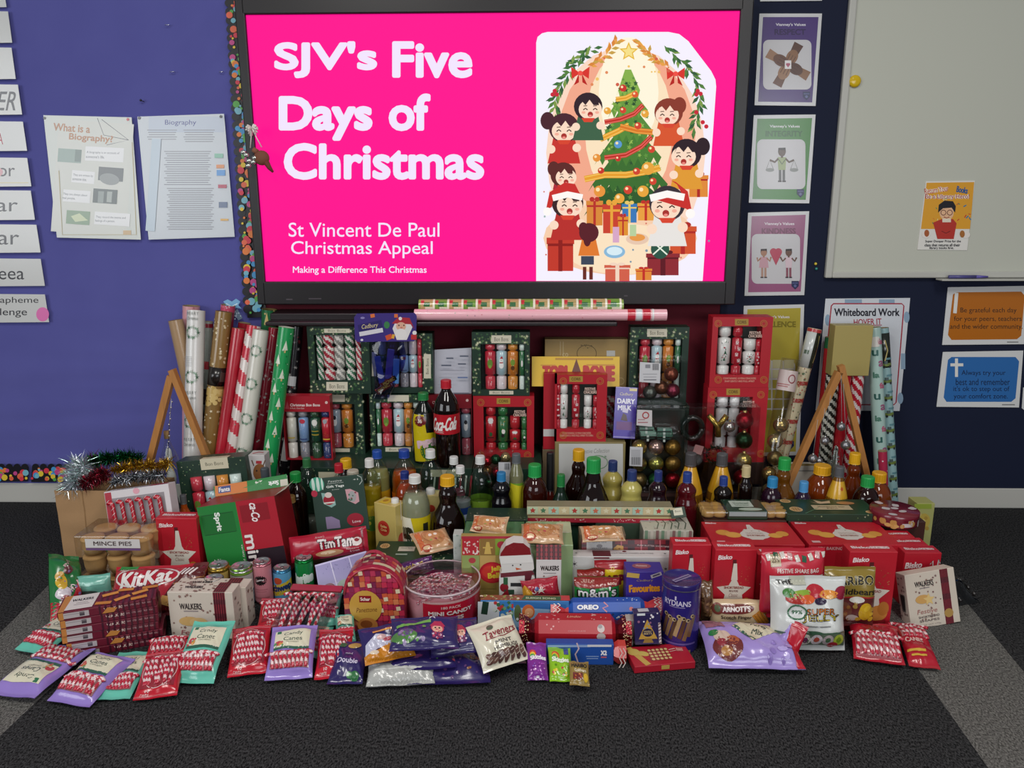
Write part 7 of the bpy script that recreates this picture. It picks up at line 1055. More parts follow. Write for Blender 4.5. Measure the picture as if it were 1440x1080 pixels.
for x0, x1, q in ((990, 1106, 'left'), (1108, 1236, 'right'), (1238, 1300, 'round tin')): u0, u1 = F(x0, 732, zB), F(x1, 732, zB); carton('card_box', 'plain box hidden behind the big red boxes, ' + q + ' end', 'box', (Matrix.Translation(((u0.x + u1.x) / 2, F(1100, 732.6, zB).y, 0)), u1.x - u0.x - .001, zB), .11, '#4a2a24')
carton('biscuit_box', 'dark green biscuit box with biscuit pictures on the right big red box', 'biscuit box', (Matrix.Translation(((a.x + c.x) / 2, a.y, zB + .0006)), c.x - a.x, .0234), d, '#1c3a28', leaf(10, 0, 1, .2, .9), top=bis(.1, .85, .06, .12) + bis(.14, .3, .07, .16) + bis(.93, .14, .06, .1) + [('p', [(.36, .8), (.44, .72), (.42, .92), (.5, .8), (.6, .88), (.58, .7), (.46, .66)], '#c0a888'), ('e', .75, .72, .1, .1, '#a8764c'), ('r', .55, .42, .42, .3, '#b8a888'), ('t', .55, .47, .3, .08, 'Shortbread Star', '#4a3a28', .02), ('t', .55, .36, .12, .07, 'Mix', '#4a3a28', .02), ('l', [(.2, .02), (.4, .4)], .008, '#5a8a6a')])
zt_ = zB + .04; cc = F(1258, 715, zt_); Rt = 32 * mpp(cc.y, 715); zt0_ = zB + .0005
t = thing('biscuit_tin', 'round dark red tin with white prints at the right end', 'tin', (cc.x, cc.y, zt0_)); H_ = zt_ - zt0_; b = B(); b.lathe([(.0001, 0), (Rt * .97, 0), (Rt * .98, .003), (Rt * .98, H_ - .012)], M('#6a1626', 'film'), 36); S = cyl(lambda z: Rt * .98, .003, H_ - .013, -85, 85); b.art(S, [('f', 12, .05, .1, .95, .9, .03, .05, ['#c8bcbc', '#b88a4a']), ('r', .55, .4, .16, .5, '#c8c0c0'), ('e', .28, .3, .05, .25, '#c89a58'), ('e', .38, .25, .05, .2, '#c89a58')], 'film'); b.build('tin_body', t)
b = B(); b.lathe([(Rt, H_ - .012), (Rt, H_ - .002), (Rt * .97, H_), (.0001, H_)], M('#701828', 'film'), 36); b.art(plane((-Rt, -Rt, H_), (1, 0, 0), (0, 1, 0), 2 * Rt, 2 * Rt), [('e', .5 + .38 * math.cos(a_ * 1.05) * (.5 if a_ % 2 else 1), .5 + .38 * math.sin(a_ * 1.05) * (.5 if a_ % 2 else 1), .09, .06, '#c8c0c0', a_ * 40) for a_ in range(10)] + [('e', .5, .5, .08, .06, '#c8c0c0')], 'film'); b.build('lid', t)
carton('gift_box', 'small pale green box behind the round dark red tin', 'box', ('px', 1286, 1311, 708, 2.34, 0), .06, '#a8a868', px=[('r', 1298, 712, 24, 7, '#8fa03a'), ('e', 1300, 732, 8, 10, '#b8a048'), ('f', 8, 1288, 722, 1308, 745, 1.5, 3, ['#c8b870', '#a88a3c'])])
# ------------------------------------------------------------------ front of the pile, left to centre
CG = 'candy cane packets'
# leaning jelly sweets bag at far left
bag('sweets_bag', 'tall green and red sweets bag leaning at the far left', 'sweets bag', frame4(F(52, 905, .01), F(108, 868, .01), W(116, 800, 1.98), W(84, 764, 1.98)), .05, '#1d6a34', [('p', [(0, 0), (1, 0), (1, .38), (.35, .2), (0, .34)], '#a81428'), ('p', [(.45, .3), (1, .42), (1, .7), (.7, .62)], '#b82034'), ('e', .25, .42, .2, .1, '#c8c0c8'), ('e', .3, .3, .16, .1, '#8a1c2c'), ('e', .22, .58, .16, .1, '#c8a42a'), ('e', .18, .66, .12, .07, '#b88a20'), ('t', .5, .5, .22, .07, 'HO', '#d8ccc8', .05, 50), ('t', .46, .86, .5, .05, 'Party', '#c8a8a8', .03, 50), ('e', .4, .74, .14, .06, '#5a2a2c'), ('r', .7, .55, .05, .12, '#d8b8b8', 20), ('f', 12, .05, .3, .9, .9, .02, .05, ['#8a6aa0', '#d0c8c8', '#3f8a4a', '#6a1a28'])], seed=3, wr=1.6)
bag('sweets_bag', 'aqua bag edge behind the tilted multipack of tartan boxes at the left', 'sweets bag', frame4(F(112, 850, .03), F(160, 846, .03), W(155, 806, 1.93), W(106, 812, 1.93)), .03, '#6fae9e', [('r', .5, .8, .8, .1, '#8ac4b4'), ('e', .4, .4, .3, .2, '#3a4a44')], seed=5)
# stack of six tartan shortbread boxes
p0 = F(90, 928); yawW = math.radians(21); wst = .222; n6 = 6; zst = W(92, 863, p0.y).z; hb = zst / n6
front_w = [('r', .16, .5, .3, .7, '#b0a8a8'), ('r', .24, .5, .05, .5, '#4a4448'), ('r', .16, .62, .2, .07, '#8a8284'), ('t', .56, .62, .2, .36, "WALKERS", '#d8c4b8', .02), ('t', .82, .66, .3, .22, 'SHORTBREAD TRIANGLES', '#b8989a', .0), ('r', .03, .5, .05, .94, '#b87a3a')] + [('r', .42 + .06 * i, .5, .02, 1, '#3f1220') for i in range(10)]
for i in range(n6):
    off = Vector((rnd.uniform(-.006, .006), rnd.uniform(-.004, .004), 0)) + (Vector((.010, .0, 0)) if i < 2 else Vector((0, 0, 0))); m = Matrix.Translation(Vector((p0.x, p0.y, i * hb + .0003 * i)) + off) @ Matrix.Rotation(yawW + rnd.uniform(-.03, .03), 4, 'Z') @ Matrix.Translation((wst / 2, 0, 0))
    tp = [('p', [(.0, .0), (.06, .0), (.1, 1), (.02, 1)], '#b87a3a'), ('p', [(.06, .08), (.34, .08), (.38, .96), (.1, .96)], '#cfc8c4'), ('t', .22, .66, .22, .16, "WALKERS", '#2a2428', .04), ('r', .22, .46, .12, .03, '#8a8284'), ('r', .22, .36, .16, .03, '#8a8284')] + [('r', .42 + .06 * k_, .5, .02, 1, '#4a1522') for k_ in range(10)] + [('r', x, y, .17, .17, c_, r_) for x, y, c_, r_ in ((.5, .72, '#d08a38', 14), (.45, .2, '#c07a30', -10), (.64, .34, '#d08a38', 28), (.66, .86, '#c8802f', -8), (.82, .56, '#d08a38', 20), (.82, .2, '#c8802f', 10), (.92, .8, '#c07a30', 0))] if i == n6 - 1 else []
    carton('shortbread_box', ['bottom', 'second lowest', 'third lowest', 'third highest', 'second highest', 'topmost'][i] + ' tartan shortbread box in the stack of six at the left', 'biscuit box', (m, wst, hb - .0004), .085, '#66182a', [(*q,) for q in front_w] + ([('p', [(.44, .1), (.56, .1), (.6, .6), (.5, .8)], '#b87a3a')] if i in (1, 2, 5) else []), top=tp, left=[('r', .5, .5, .9, .8, '#b07438')], right=[('r', .5, .5, .3, 1, '#3f1220')], group='stack of tartan shortbread boxes')
# wafer bar share bag, cream shortbread boxes
bag('chocolate_bag', 'large red chocolate wafer share bag lying behind the tartan stack', 'sweets bag', frame4(F(160, 868, .03), F(292, 858, .03), W(284, 795, 1.97), W(150, 798, 1.97)), .05, '#a81a2c', [('p', [(.55, 0), (1, 0), (1, 1), (.85, 1)], '#5a1a1c'), ('p', [(.06, 1), (.25, 1), (.2, .86), (.03, .9)], '#2f7a3a'), ('o', .40, .70, .36, .24, .02, '#d8ccc8'), ('t', .40, .68, .56, .34, 'KitKat', '#e4dcd8', .045, 6, .12), ('t', .12, .88, .1, .07, 'Nestle', '#d8c0b8', .02), ('r', .78, .3, .2, .16, '#b8844a', 30), ('r', .68, .2, .16, .14, '#c89858', -15), ('r', .88, .18, .2, .15, '#a8703a', 40), ('r', .5, .12, .2, .12, '#b8844a', 8)] + [('l', [(.74 + .04 * i, .7), (.8 + .04 * i, .86)], .02, '#d8ccc8') for i in range(4)] + [('l', [(.72, .1 + .1 * i), (1, .22 + .12 * i)], .012, '#a87040') for i in range(5)], seed=8, wr=1.4)
fl_ = [('f', 26, .03, .05, .7, .95, .02, .032, ['#7a5a54', '#8a6a60'], 's')]
def wbox(label, x0, x1, yt, Y, art): return carton('shortbread_box', label, 'biscuit box', ('px', x0, x1, yt, Y, 0), .052, '#cbc0b2', fl_ + tart(.70, 0, .88, 1) + art, top=fl_ + tart(.70, 0, .88, 1) + [('t', .35, .5, .28, .24, "WALKERS", '#2a2426', .04)], right=[('f', 10, .1, .1, .9, .9, .08, .12, ['#7a5a54'], 's')], group='cream shortbread boxes')
wbox('front cream shortbread box with tartan stripe and black lettering', 239, 330, 833, 1.80, [('t', .34, .70, .34, .13, "WALKERS", '#2a2426', .02), ('r', .34, .60, .22, .02, '#8a8080'), ('e', .30, .38, .16, .1, '#c8a468'), ('e', .44, .36, .14, .1, '#d0b078'), ('t', .36, .14, .4, .1, 'Festive', '#a85a60', 0, 0, .2)])
wbox('second cream shortbread box directly behind the front one', 247, 348, 826, 1.856, [('t', .34, .70, .34, .13, "WALKERS", '#2a2426', .02)])
# candy cane packets
def cpack(label, bl, br, tr, tl, zb, zt, style, seed, d=.026, canes=7):
    geo = Qz(bl, br, tr, tl, zb, zt)
    if style == 'red': return bag('candy_cane_packet', label, 'candy canes', geo, d, '#b81428', [('r', .5, .5, .8, .68, '#8a2430'), ('o', .5, .5, .42, .36, .012, '#e0c8c8'), ('t', .24, .07, .2, .035, 'CANDY', '#e0b8b8', .02), ('t', .3, .12, .1, .04, '10', '#e0c8c8', .03)] + [('l', [(0, .035 + .02 * i), (1, .035 + .02 * i)], .008, '#d88a90') for i in range(2)] + [('l', [(0, .945 + .02 * i), (1, .945 + .02 * i)], .008, '#d88a90') for i in range(2)], seed=seed, group=CG, canes=(.15, .85, .2, .82, canes + 2))
    col = {'aqua': '#62b8a4', 'lilac': '#8f78c0'}[style]
    return bag('candy_cane_packet', label, 'candy canes', geo, d, col, [('r', .5, .68, .78, .34, '#d2cdb4'), ('r', .5, .5, .78, .045, '#2f5a48'), ('t', .52, .76, .42, .075, 'Candy', '#3a4a40', .01), ('t', .52, .665, .42, .075, 'Canes', '#3a4a40', .01), ('r', .2, .82, .09, .05, '#2f6a4a'), ('t', .80, .53, .08, .035, '10', '#d8d8c8', .03), ('e', .2, .6, .07, .05, '#b8404a'), ('e', .26, .57, .05, .04, '#c88a40'), ('f', 8, .1, .52, .3, .62, .015, .03, ['#b8404a', '#d8d0c8', '#5a8a5a']), ('r', .5, .29, .84, .30, '#8a5a5c'), ('t', .52, .6, .3, .025, 'STRAWBERRY', '#8a8a7a')], seed=seed, group=CG, canes=(.1, .9, .15, .40, canes + 2))
cpack('lilac candy cane packet furthest left, lying upside down', (94, 914), (42, 909), (18, 970), (93, 980), .02, .02, 'lilac', 1, .035)
cpack('lilac candy cane packet second from the left, in front of the tartan stack', (84, 985), (135, 995), (182, 925), (118, 918), .012, .035, 'lilac', 2, .035)
cpack('aqua candy cane packet under the lilac one in front of the tartan stack', (128, 985), (180, 982), (222, 915), (165, 918), .008, .02, 'aqua', 3, .016)
cpack('aqua candy cane packet tucked between the sweets bag and the tartan stack', (35, 912), (80, 925), (110, 868), (72, 862), .015, .04, 'aqua', 4, .02)
cpack('red candy cane packet with white stripes at the ends, left front', (180, 985), (248, 978), (265, 912), (212, 918), .012, .05, 'red', 5)
cpack('dark red packet under the red one at the left front', (206, 930), (270, 925), (262, 895), (208, 900), .012, .03, 'red', 6, .02, 5)
cpack('large upright aqua candy cane packet leaning on the cream shortbread box', (248, 960), (302, 961), (330, 874), (264, 873), .012, .085, 'aqua', 7, .028)
cpack('red candy cane packet between the large aqua and the lilac packets', (316, 956), (372, 944), (386, 880), (330, 882), .012, .065, 'red', 8)
cpack('lilac candy cane packet between two red packets at the front', (362, 960), (434, 950), (452, 880), (392, 880), .014, .075, 'lilac', 9, .03)
cpack('red candy cane packet beside the small purple chocolate bag', (443, 958), (484, 950), (505, 884), (448, 884), .012, .06, 'red', 10, .024, 6)
cpack('dark red candy cane packet lying flat behind the lilac one', (358, 885), (425, 880), (420, 838), (370, 842), .03, .06, 'red', 11, .022, 6)
cpack('aqua packet lying behind the bundle of loose-looking canes', (432, 880), (475, 878), (482, 830), (440, 832), .03, .05, 'aqua', 12, .02)
cpack('aqua packet half buried beside the red bag-shaped cake box', (470, 905), (500, 902), (498, 862), (474, 866), .02, .05, 'aqua', 13, .018)
cpack('aqua candy cane packet under the lilac packet at the front', (420, 925), (455, 925), (470, 880), (430, 880), .008, .02, 'aqua', 15, .014)
# clear bundle of large candy canes
geo = Qz((386, 890), (462, 888), (474, 832), (402, 824), .05, .085); bd_ = thing('candy_cane_bundle', 'clear bag of loose red and white candy canes lying among the packets', 'candy canes', mat=geo[0]); w, h = geo[1], geo[2]
for i in range(9):
    x = w * (-.36 + .085 * i); til = rnd.uniform(-.12, .12); pts = [Vector((x + til * (t - .5) * h, -.004 - .006 * math.sin(t * 3) - .004 * (i % 2), h * (.02 + .74 * t))) for t in [q / 9 for q in range(10)]]; sg = 1 if i % 2 else -1; e = pts[-1]
    pts += [e + Vector((sg * .011 * (1 - math.cos(a)), 0, .011 * math.sin(a))) for a in (.4, .8, 1.2, 1.6, 2.0, 2.4, 2.8)]; b = B(); b.tube(resample(pts, .0032), .0042, M('#b4263c', 'film'), 8, M('#dcc8c8', 'film'), 1.37); b.build('candy_cane', bd_)
b = B(); b.grid(lambda u, v: Vector((w * (u - .5), -.018 * math.sin(math.pi * u) ** .5 * math.sin(math.pi * min(1, v + .1)) ** .6 - .001, h * v)), 14, 14, M('#f0eeee', 'clear')); b.grid(lambda u, v: Vector((w * (u - .5), .004, h * v)), 2, 2, M('#d8d0d0', 'clear')); b.build('clear_bag', bd_)
b = B(); b.box(-w * .5, w * .5, -.003, .003, h * .94, h * 1.08, M('#a03040', 'film'), .001); b.build('header', bd_)
# gift-bag shaped cake box
def cake():
    Y = 1.845; x0, x1 = W(484, 850, Y).x, W(569, 850, Y).x; w = x1 - x0; zs = W(526, 838, Y).z; zt = W(526, 800, Y).z + .012; d = .065; t = thing('cake_box', 'pink checked bag-shaped cake box with a gold round label and a strap handle', 'cake box', ((x0 + x1) / 2, Y, 0)); prof = [(-w / 2, 0), (w / 2, 0), (w / 2, zs)] + [(w / 2 * math.cos(a), zs + (zt - zs) * math.sin(a) ** .8) for a in [math.pi * k / 16 for k in range(1, 16)]] + [(-w / 2, zs)]
    b = B(); n = len(prof); P = [Vector((x, 0, z)) for x, z in prof]; Q_ = [p + Vector((0, d, 0)) for p in P]; b.add(P, [tuple(range(n))], M('#a82844')); b.add(Q_, [tuple(range(n))[::-1]], M('#a82844')); b.add(P + Q_, [(i, n + i, n + (i + 1) % n, (i + 1) % n) for i in range(n)], M('#a02a40'))
    S = flat(w, zt); it = []
    for i in range(11):
        for j in range(12):
            x, y = (i + .5) / 11, (j + .5) / 12; X_ = (x - .5) * w; lim = zs + (zt - zs) * max(0, 1 - (2 * X_ / w) ** 2) ** .4
            if y * zt < lim - .012: it.append(('r', x, y, .085, .078, rnd.choice(['#c0304c', '#a82448', '#c85a3c', '#8a2a50', '#b83a58', '#a03a3a', '#d07a50', '#7a2448']), 8))
    for x, y in ((.12, .72), (.44, .7), (.76, .84), (.7, .5), (.9, .62), (.8, .22), (.62, .33), (.9, .36), (.3, .88)): it.append(('r', x, y, .07, .06, '#d8c8a8', 8))
    it += [('e', .36, .38, .27, .25, '#c89a44'), ('r', .36, .50, .2, .1, '#8a1a24'), ('t', .36, .50, .16, .05, 'Schar', '#e8dcd0', .04), ('t', .38, .34, .34, .07, 'Panettone', '#6a3a1c', 0, 4, .2), ('e', .38, .10, .17, .12, '#b8763a'), ('e', .36, .12, .1, .06, '#8a4a20')]
    b.art(S, it, 'film')
    for k in range(15):
        for j in range(4):
            a, c = P[2 + k], P[3 + k]; y0, y1 = d * j / 4 + .002, d * (j + 1) / 4 - .002; up = Vector((0, 0, .0006)); b.add([a + Vector((0, y0, 0)) + up, a + Vector((0, y1, 0)) + up, c + Vector((0, y1, 0)) + up, c + Vector((0, y0, 0)) + up], [(0, 1, 2, 3)], M(rnd.choice(['#b82c48', '#a02444', '#c0543c', '#8a2a4c', '#d0c0a0']), 'film'))
    b.build('box_body', t)
    b = B(); band = [(w / 2 * .98 * math.cos(a), zs * .92 + (zt - zs * .92) * math.sin(a) ** .8 + .003) for a in [math.pi * k / 20 for k in range(21)]]
    b.tube([Vector((x, -.002, z - .012)) for x, z in band[1:-1]], .0035, M('#a82a3c', 'film'), 8); b.build('piping', t)
    b = B(); hw = w * .20; pts = [Vector((hw * math.cos(a), d * .35, zt - .004 + .03 * math.sin(a))) for a in [math.pi * k / 14 for k in range(15)]]; vs = [];
    for p in pts: vs += [p + Vector((0, -.009, 0)), p + Vector((0, .009, 0))]
    b.add(vs, [(2 * i, 2 * i + 1, 2 * i + 3, 2 * i + 2) for i in range(14)], M('#b02a44', 'film'), True); b.add([v * 1 + Vector((0, 0, .0015)) for v in vs], [(2 * i, 2 * i + 2, 2 * i + 3, 2 * i + 1) for i in range(14)], M('#b02a44', 'film'), True); b.build('strap_handle', t)
cake()
# tub of mini candy canes
Y = 1.93; cx_ = W(622, 850, Y).x; Rb = 53 * mpp(Y, 840); zt = W(622, 812, Y).z; tb = thing('candy_tub', 'round clear tub of mini candy canes with a red label', 'tub', (cx_, Y, 0)); b = B(); b.lathe([(.0001, .001), (Rb * .97, .001), (Rb, .006), (Rb, zt)], M('#f6f0f0', 'clear'), 44); b.build('clear_tub', tb)
b = B(); b.lathe([(Rb * 1.02, zt - .022), (Rb * 1.025, zt), (Rb * .99, zt + .002), (Rb * .96, zt - .006), (.0001, zt - .006)], M('#f4f0f0', 'clear'), 44); b.build('clear_lid', tb); b = B(); b.lathe([(Rb * 1.0, zt - .003), (Rb * 1.03, zt - .003), (Rb * 1.03, zt + .001), (Rb * 1.0, zt + .002), (Rb * .985, zt)], M('#c4b2b6', 'gloss'), 44); b.build('lid_rim', tb)
Rl = Rb + .0015; S = cyl(lambda z: Rl, 0.01, zt * .86, -22, 118); b = B(); b.grid(lambda u, v: S.fn(u * S.sx, v * S.sy, 0), 44, 3, M('#b01a30', 'film')); S2 = cyl(lambda z: Rl, 0.01, zt * .86, -22, 88); b.art(S2, [('r', .008 + .0205 * i, .955, .010, .09, '#e0c8c8', -25) for i in range(48)] + [('t', .38, .80, .26, .08, '180 PACK', '#e0c0c0', .02), ('t', .38, .62, .60, .13, 'MINI CANDY', '#e8d8d8', .06), ('t', .36, .43, .38, .13, 'CANES', '#e8d8d8', .06)], 'film'); b.build('label', tb)
for i in range(90):
    a = rnd.random() * 6.283; r = Rb * .86 * math.sqrt(rnd.random()); z = zt * rnd.uniform(.72, .80) if i < 70 else zt * rnd.uniform(.2, .7)
    if i >= 70: r = Rb * rnd.uniform(.8, .9)
    b = B(); dr = rnd.random() * 6.283; L = .036; dv = Vector((math.cos(dr), math.sin(dr), rnd.uniform(-.15, .15))); nv = Vector((-dv.y, dv.x, 0)); c = Vector((r * math.cos(a), r * math.sin(a), z)); 
    if (c.xy + dv.xy * L * .6).length > Rb * .93 or (c.xy - dv.xy * L * .6).length > Rb * .93: dv = Vector((-math.sin(a), math.cos(a), 0)); nv = Vector((-math.cos(a), -math.sin(a), 0)); c.xy *= .9
    pts = [c - dv * L * .5, c, c + dv * L * .35] + [c + dv * (L * .35 + .006 * math.sin(q)) + nv * .006 * (1 - math.cos(q)) for q in (.8, 1.6, 2.4, 3.0)]; b.tube(resample(pts, .003), .0026, M('#c86a7e', 'film'), 6, M('#e4d4d8', 'film'), 1.0); b.build('mini_candy_cane', tb)  # stripe colours paled to carry the white haze of the lid
b = B()
b.lathe([(.0001, zt * .70), (Rb * .93, zt * .70), (Rb * .93, .004), (.0001, .004)], M('#c8949e', 'matte'), 30); b.build('candy_fill', tb)['kind'] = 'stuff'
# purple sleeve behind the tub
bag('chocolate_bag', 'narrow purple glittery packet behind the cake box and the tub', 'sweets bag', Qy((556, 815), (612, 800), (606, 780), (550, 795), 2.03, 2.05), .02, '#4a1a5a', [('t', .5, .55, .6, .3, 'Sapphire', '#c8a848', .02, 8, .2), ('f', 40, .05, .1, .95, .9, .01, .02, ['#8a5a98', '#6a3a78'])], seed=11)
carton('card_box', 'plain brown box hidden under the narrow purple packet', 'box', (Matrix.Translation((W(582, 830, 2.0).x, 2.02, 0)), .12, W(582, 808, 2.04).z), .06, '#4a3424')
# purple chocolate bags at the front centre
def pur(label, bl, br, tr, tl, zb, zt, d, seed, art, col='#2a2058', **k): return bag('chocolate_bag', label, 'sweets bag', Qz(bl, br, tr, tl, zb, zt), d * .8, col, art, seed=seed, wr=1.5, group='purple chocolate bags', **k)
elf = lambda x, y: [('e', x, y, .1, .14, '#b83a5a'), ('e', x, y - .03, .08, .1, '#d8a890'), ('e', x - .03, y - .01, .014, .025, '#222'), ('e', x + .03, y - .01, .014, .025, '#222'), ('p', [(x - .12, y + .05), (x + .12, y + .05), (x + .05, y + .2), (x - .05, y + .2)], '#a82a4a'), ('r', x, y - .2, .16, .16, '#6a2a5a'), ('f', 8, x - .1, y - .28, x + .1, y - .12, .01, .02, ['#d8c8d8', '#b8405a'])]
pur('purple chocolate bag lowest on the right of the front centre pile', (560, 962), (690, 962), (690, 900), (560, 905), .012, .03, .03, 21, [('t', .85, .5, .12, .1, 'Elf', '#b87838', .02), ('f', 30, .5, .1, 1, .9, .01, .02, ['#5a3a6a', '#8a5a3a'])])
pur('silver and purple chocolate bag lying at the very front of the pile', (514, 966), (612, 962), (612, 925), (518, 930), .012, .04, .03, 22, [('r', .5, .4, 1, .8, '#a8a8a4'), ('e', .12, .75, .06, .1, '#d0ccc8'), ('l', [(.1, .5), (.9, .56)], .02, '#c8c8c4')], ends='#a0a09c')
pur('small purple bag labelled double at the left of the purple pile', (462, 965), (512, 958), (518, 905), (470, 900), .012, .05, .03, 23, [('t', .5, .42, .6, .11, 'Double', '#c8c0d8', .03), ('t', .5, .62, .2, .06, 'mini', '#c8c0d8', .02), ('e', .25, .85, .14, .08, '#2f5a38'), ('e', .62, .82, .2, .06, '#b8904a'), ('e', .75, .12, .14, .08, '#2f6a3c'), ('e', .6, .14, .08, .06, '#3f7a48')])
pur('purple chocolate bag with green leaves in the middle of the pile', (548, 945), (640, 940), (640, 885), (545, 892), .036, .062, .03, 24, [('f', 20, .3, .1, 1, .8, .01, .03, ['#5a3a6a', '#a83a5a', '#4a7a3a'])])
pur('purple and orange bag with a snow scene on the pile', (504, 938), (590, 922), (568, 872), (512, 886), .055, .105, .028, 25, [('p', [(0, 0), (1, 0), (1, .3), (.5, .42), (0, .2)], '#c07a1c'), ('p', [(.02, .2), (.3, .36), (.7, .4), (.62, .62), (.3, .72), (.06, .5)], '#b8b8cc'), ('e', .55, .54, .14, .06, '#a83a48'), ('e', .4, .62, .1, .06, '#c8a0a0'), ('r', .5, .78, .5, .05, '#c8863a'), ('e', .2, .26, .09, .06, '#d8c8b0')])
pur('purple chocolate bag with an elf and a number twelve star on the pile', (552, 915), (650, 912), (640, 866), (545, 872), .09, .12, .036, 26, [('s', .62, .88, .08, '#c0bcc8'), ('t', .62, .88, .06, .08, '12', '#2a2050', .04), ('l', [(.08, .62), (.3, .7), (.6, .72)], .05, '#6a9a4a'), ('e', .2, .3, .2, .18, '#4a7a3c'), ('e', .22, .42, .12, .12, '#5a4a78'), ('f', 14, .05, .1, .5, .6, .015, .03, ['#8a78a0', '#5a8a4a'])] + elf(.7, .5))
pur('purple chocolate bag with an elf beside the cream mint bag', (606, 925), (682, 915), (668, 868), (600, 876), .062, .10, .03, 27, [('l', [(.1, .8), (.5, .92)], .05, '#6a9a4a'), ('e', .2, .3, .14, .2, '#4a3a6a'), ('f', 14, .05, .1, .5, .6, .015, .03, ['#8a78a0', '#5a8a4a'])] + elf(.62, .5))
pur('purple chocolate bag under the cream mint bag', (640, 945), (738, 930), (730, 890), (640, 895), .012, .03, .03, 28, [('f', 16, .05, .1, .95, .9, .01, .02, ['#5a3a6a', '#8a5a3a'])])
# mint bag and small sweets at the front
bag('sweets_bag', 'cream bag of striped mints with dark red script in front of the purple bags', 'sweets bag', Qz((680, 944), (742, 930), (722, 860), (655, 884), .035, .105), .032, '#d2ccb8', [('t', .55, .66, .74, .15, 'Taveners', '#8a2430', .02, 3, .25), ('l', [(.2, .56), (.6, .55), (.9, .62)], .015, '#8a2430'), ('t', .55, .45, .36, .08, 'MINT', '#3a3434', .02), ('t', .57, .34, .52, .08, 'HUMBUGS', '#3a3434', .02), ('e', .4, .8, .07, .06, '#4a5a44')] + [('e', .16 + .12 * (i % 7), .14 + .08 * (i // 7), .09, .05, ['#5a3a34', '#6a4a40', '#4a2e2a'][i % 3], 20 * i) for i in range(14)] + [('l', [(.12 + .12 * (i % 7), .12 + .08 * (i // 7)), (.2 + .12 * (i % 7), .16 + .08 * (i // 7))], .012, '#b8a898') for i in range(14)], seed=31, wr=1.4)
rb = lambda: [('e', .3, .66, .16, .12, '#c83a2c', 20), ('e', .28, .62, .14, .1, '#d8b02a', 20), ('e', .26, .59, .12, .08, '#4a9a4a', 20)]
bag('sweets_bag', 'small purple fruit sweets bag at the front', 'sweets bag', Qz((743, 957), (770, 956), (769, 904), (739, 904), .01, .055), .016, '#7a2a8a', rb() + [('t', .55, .54, .8, .14, 'Skittles', '#e4dce8', .06), ('f', 22, .15, .12, .85, .42, .03, .05, ['#a84ab0', '#6a1a78', '#c88ac8', '#8a5ab8']), ('r', .5, .06, .14, .05, '#d0c8d8')], seed=32)
bag('sweets_bag', 'small lime green fruit sweets bag at the front', 'sweets bag', Qz((771, 959), (804, 957), (804, 908), (772, 907), .01, .05), .016, '#86b81c', rb() + [('t', .5, .52, .76, .14, 'Skittles', '#e4ecd8', .06), ('r', .78, .78, .2, .2, '#2a4a8a'), ('f', 14, .15, .12, .85, .42, .03, .06, ['#5a8a1a', '#a8c83a', '#b83a3a', '#d8c02a']), ('r', .5, .05, .1, .04, '#d8e0c8')], seed=33)
bag('sweets_bag', 'tiny gold gummy sweets bag in front of the lime green one', 'sweets bag', Qz((798, 964), (829, 964), (828, 932), (803, 931), .022, .045), .014, '#8a7238', [('t', .5, .72, .8, .16, 'HARIBO', '#2a2420', .05), ('t', .55, .54, .6, .12, 'Goldbears', '#d8ccb0', .03), ('r', .42, .3, .5, .26, '#6a2a24'), ('e', .82, .26, .12, .18, '#c8a42a'), ('f', 6, .2, .2, .6, .4, .03, .05, ['#a84a2a', '#c8742a'])], seed=34)
# ------------------------------------------------------------------ front of the pile, centre to right
bag('chocolate_bag', 'red and gold chocolate bag with a white star leaning on the tartan-topped carton', 'sweets bag', Qy((722, 840), (788, 842), (784, 806), (745, 822), 1.915, 1.925), .03, '#a01c30', [('p', [(0, 0), (.22, 0), (.3, .5), (.1, .8), (0, .6)], '#c8902a'), ('s', .52, .5, .13, '#d8ccc0', 8, .4), ('e', .34, .5, .06, .12, '#d8c0b8'), ('e', .34, .5, .03, .06, '#a01c30'), ('e', .42, .64, .06, .1, '#4a5a8a'), ('f', 8, .3, .2, .6, .8, .02, .04, ['#c83a50', '#8a1426'])], seed=41, wr=2)
carton('card_box', 'plain box hidden behind the blue snow scene box', 'box', (Matrix.Translation((W(752, 850, 1.885).x, 1.885, 0)), .13, W(752, 846, 1.885).z), .04, '#5a2a2a')
carton('sweets_box', 'long box with a blue snowy picture and a green song ribbon before the snowman box', 'sweets box', ('px', 676, 800, 845, 1.853, 0), .03, '#3a7ab8', px=[('r', 687, 862, 30, 32, '#c8ccd0'), ('r', 682, 855, 9, 18, '#1f3a2c', -8), ('f', 26, 690, 846, 722, 866, 1.5, 3.2, ['#3f6a44', '#b83a3a', '#c8d0c8', '#6a9a70', '#8a3030']), ('p', [(722, 852), (792, 858), (792, 882), (722, 882)], '#8ab0d0'), ('p', [(722, 846), (796, 850), (796, 858), (722, 854)], '#2f6aa8'), ('e', 743, 860, 9, 10, '#c86a3a'), ('e', 744, 861, 6, 6, '#d8a070'), ('p', [(766, 874), (782, 872), (786, 880), (766, 881)], '#8a3a3a'), ('e', 728, 862, 5, 12, '#5a6a44'), ('f', 10, 725, 866, 790, 880, 1, 2.5, ['#d8dce0', '#a83a3a'])], top=[('r', .5, .5, 1, .9, '#8a4a34'), ('f', 30, 0, .1, .45, .9, .01, .02, ['#8a8a4a', '#d8c8b0', '#6a3a2a']), ('p', [(.46, .15), (.9, .1), (.92, .75), (.5, .9)], '#2f5a3a'), ('t', .68, .45, .34, .3, 'SLEIGH SONG', '#c8c8a8', .03, -2), ('r', .96, .5, .1, .9, '#b83a40')])
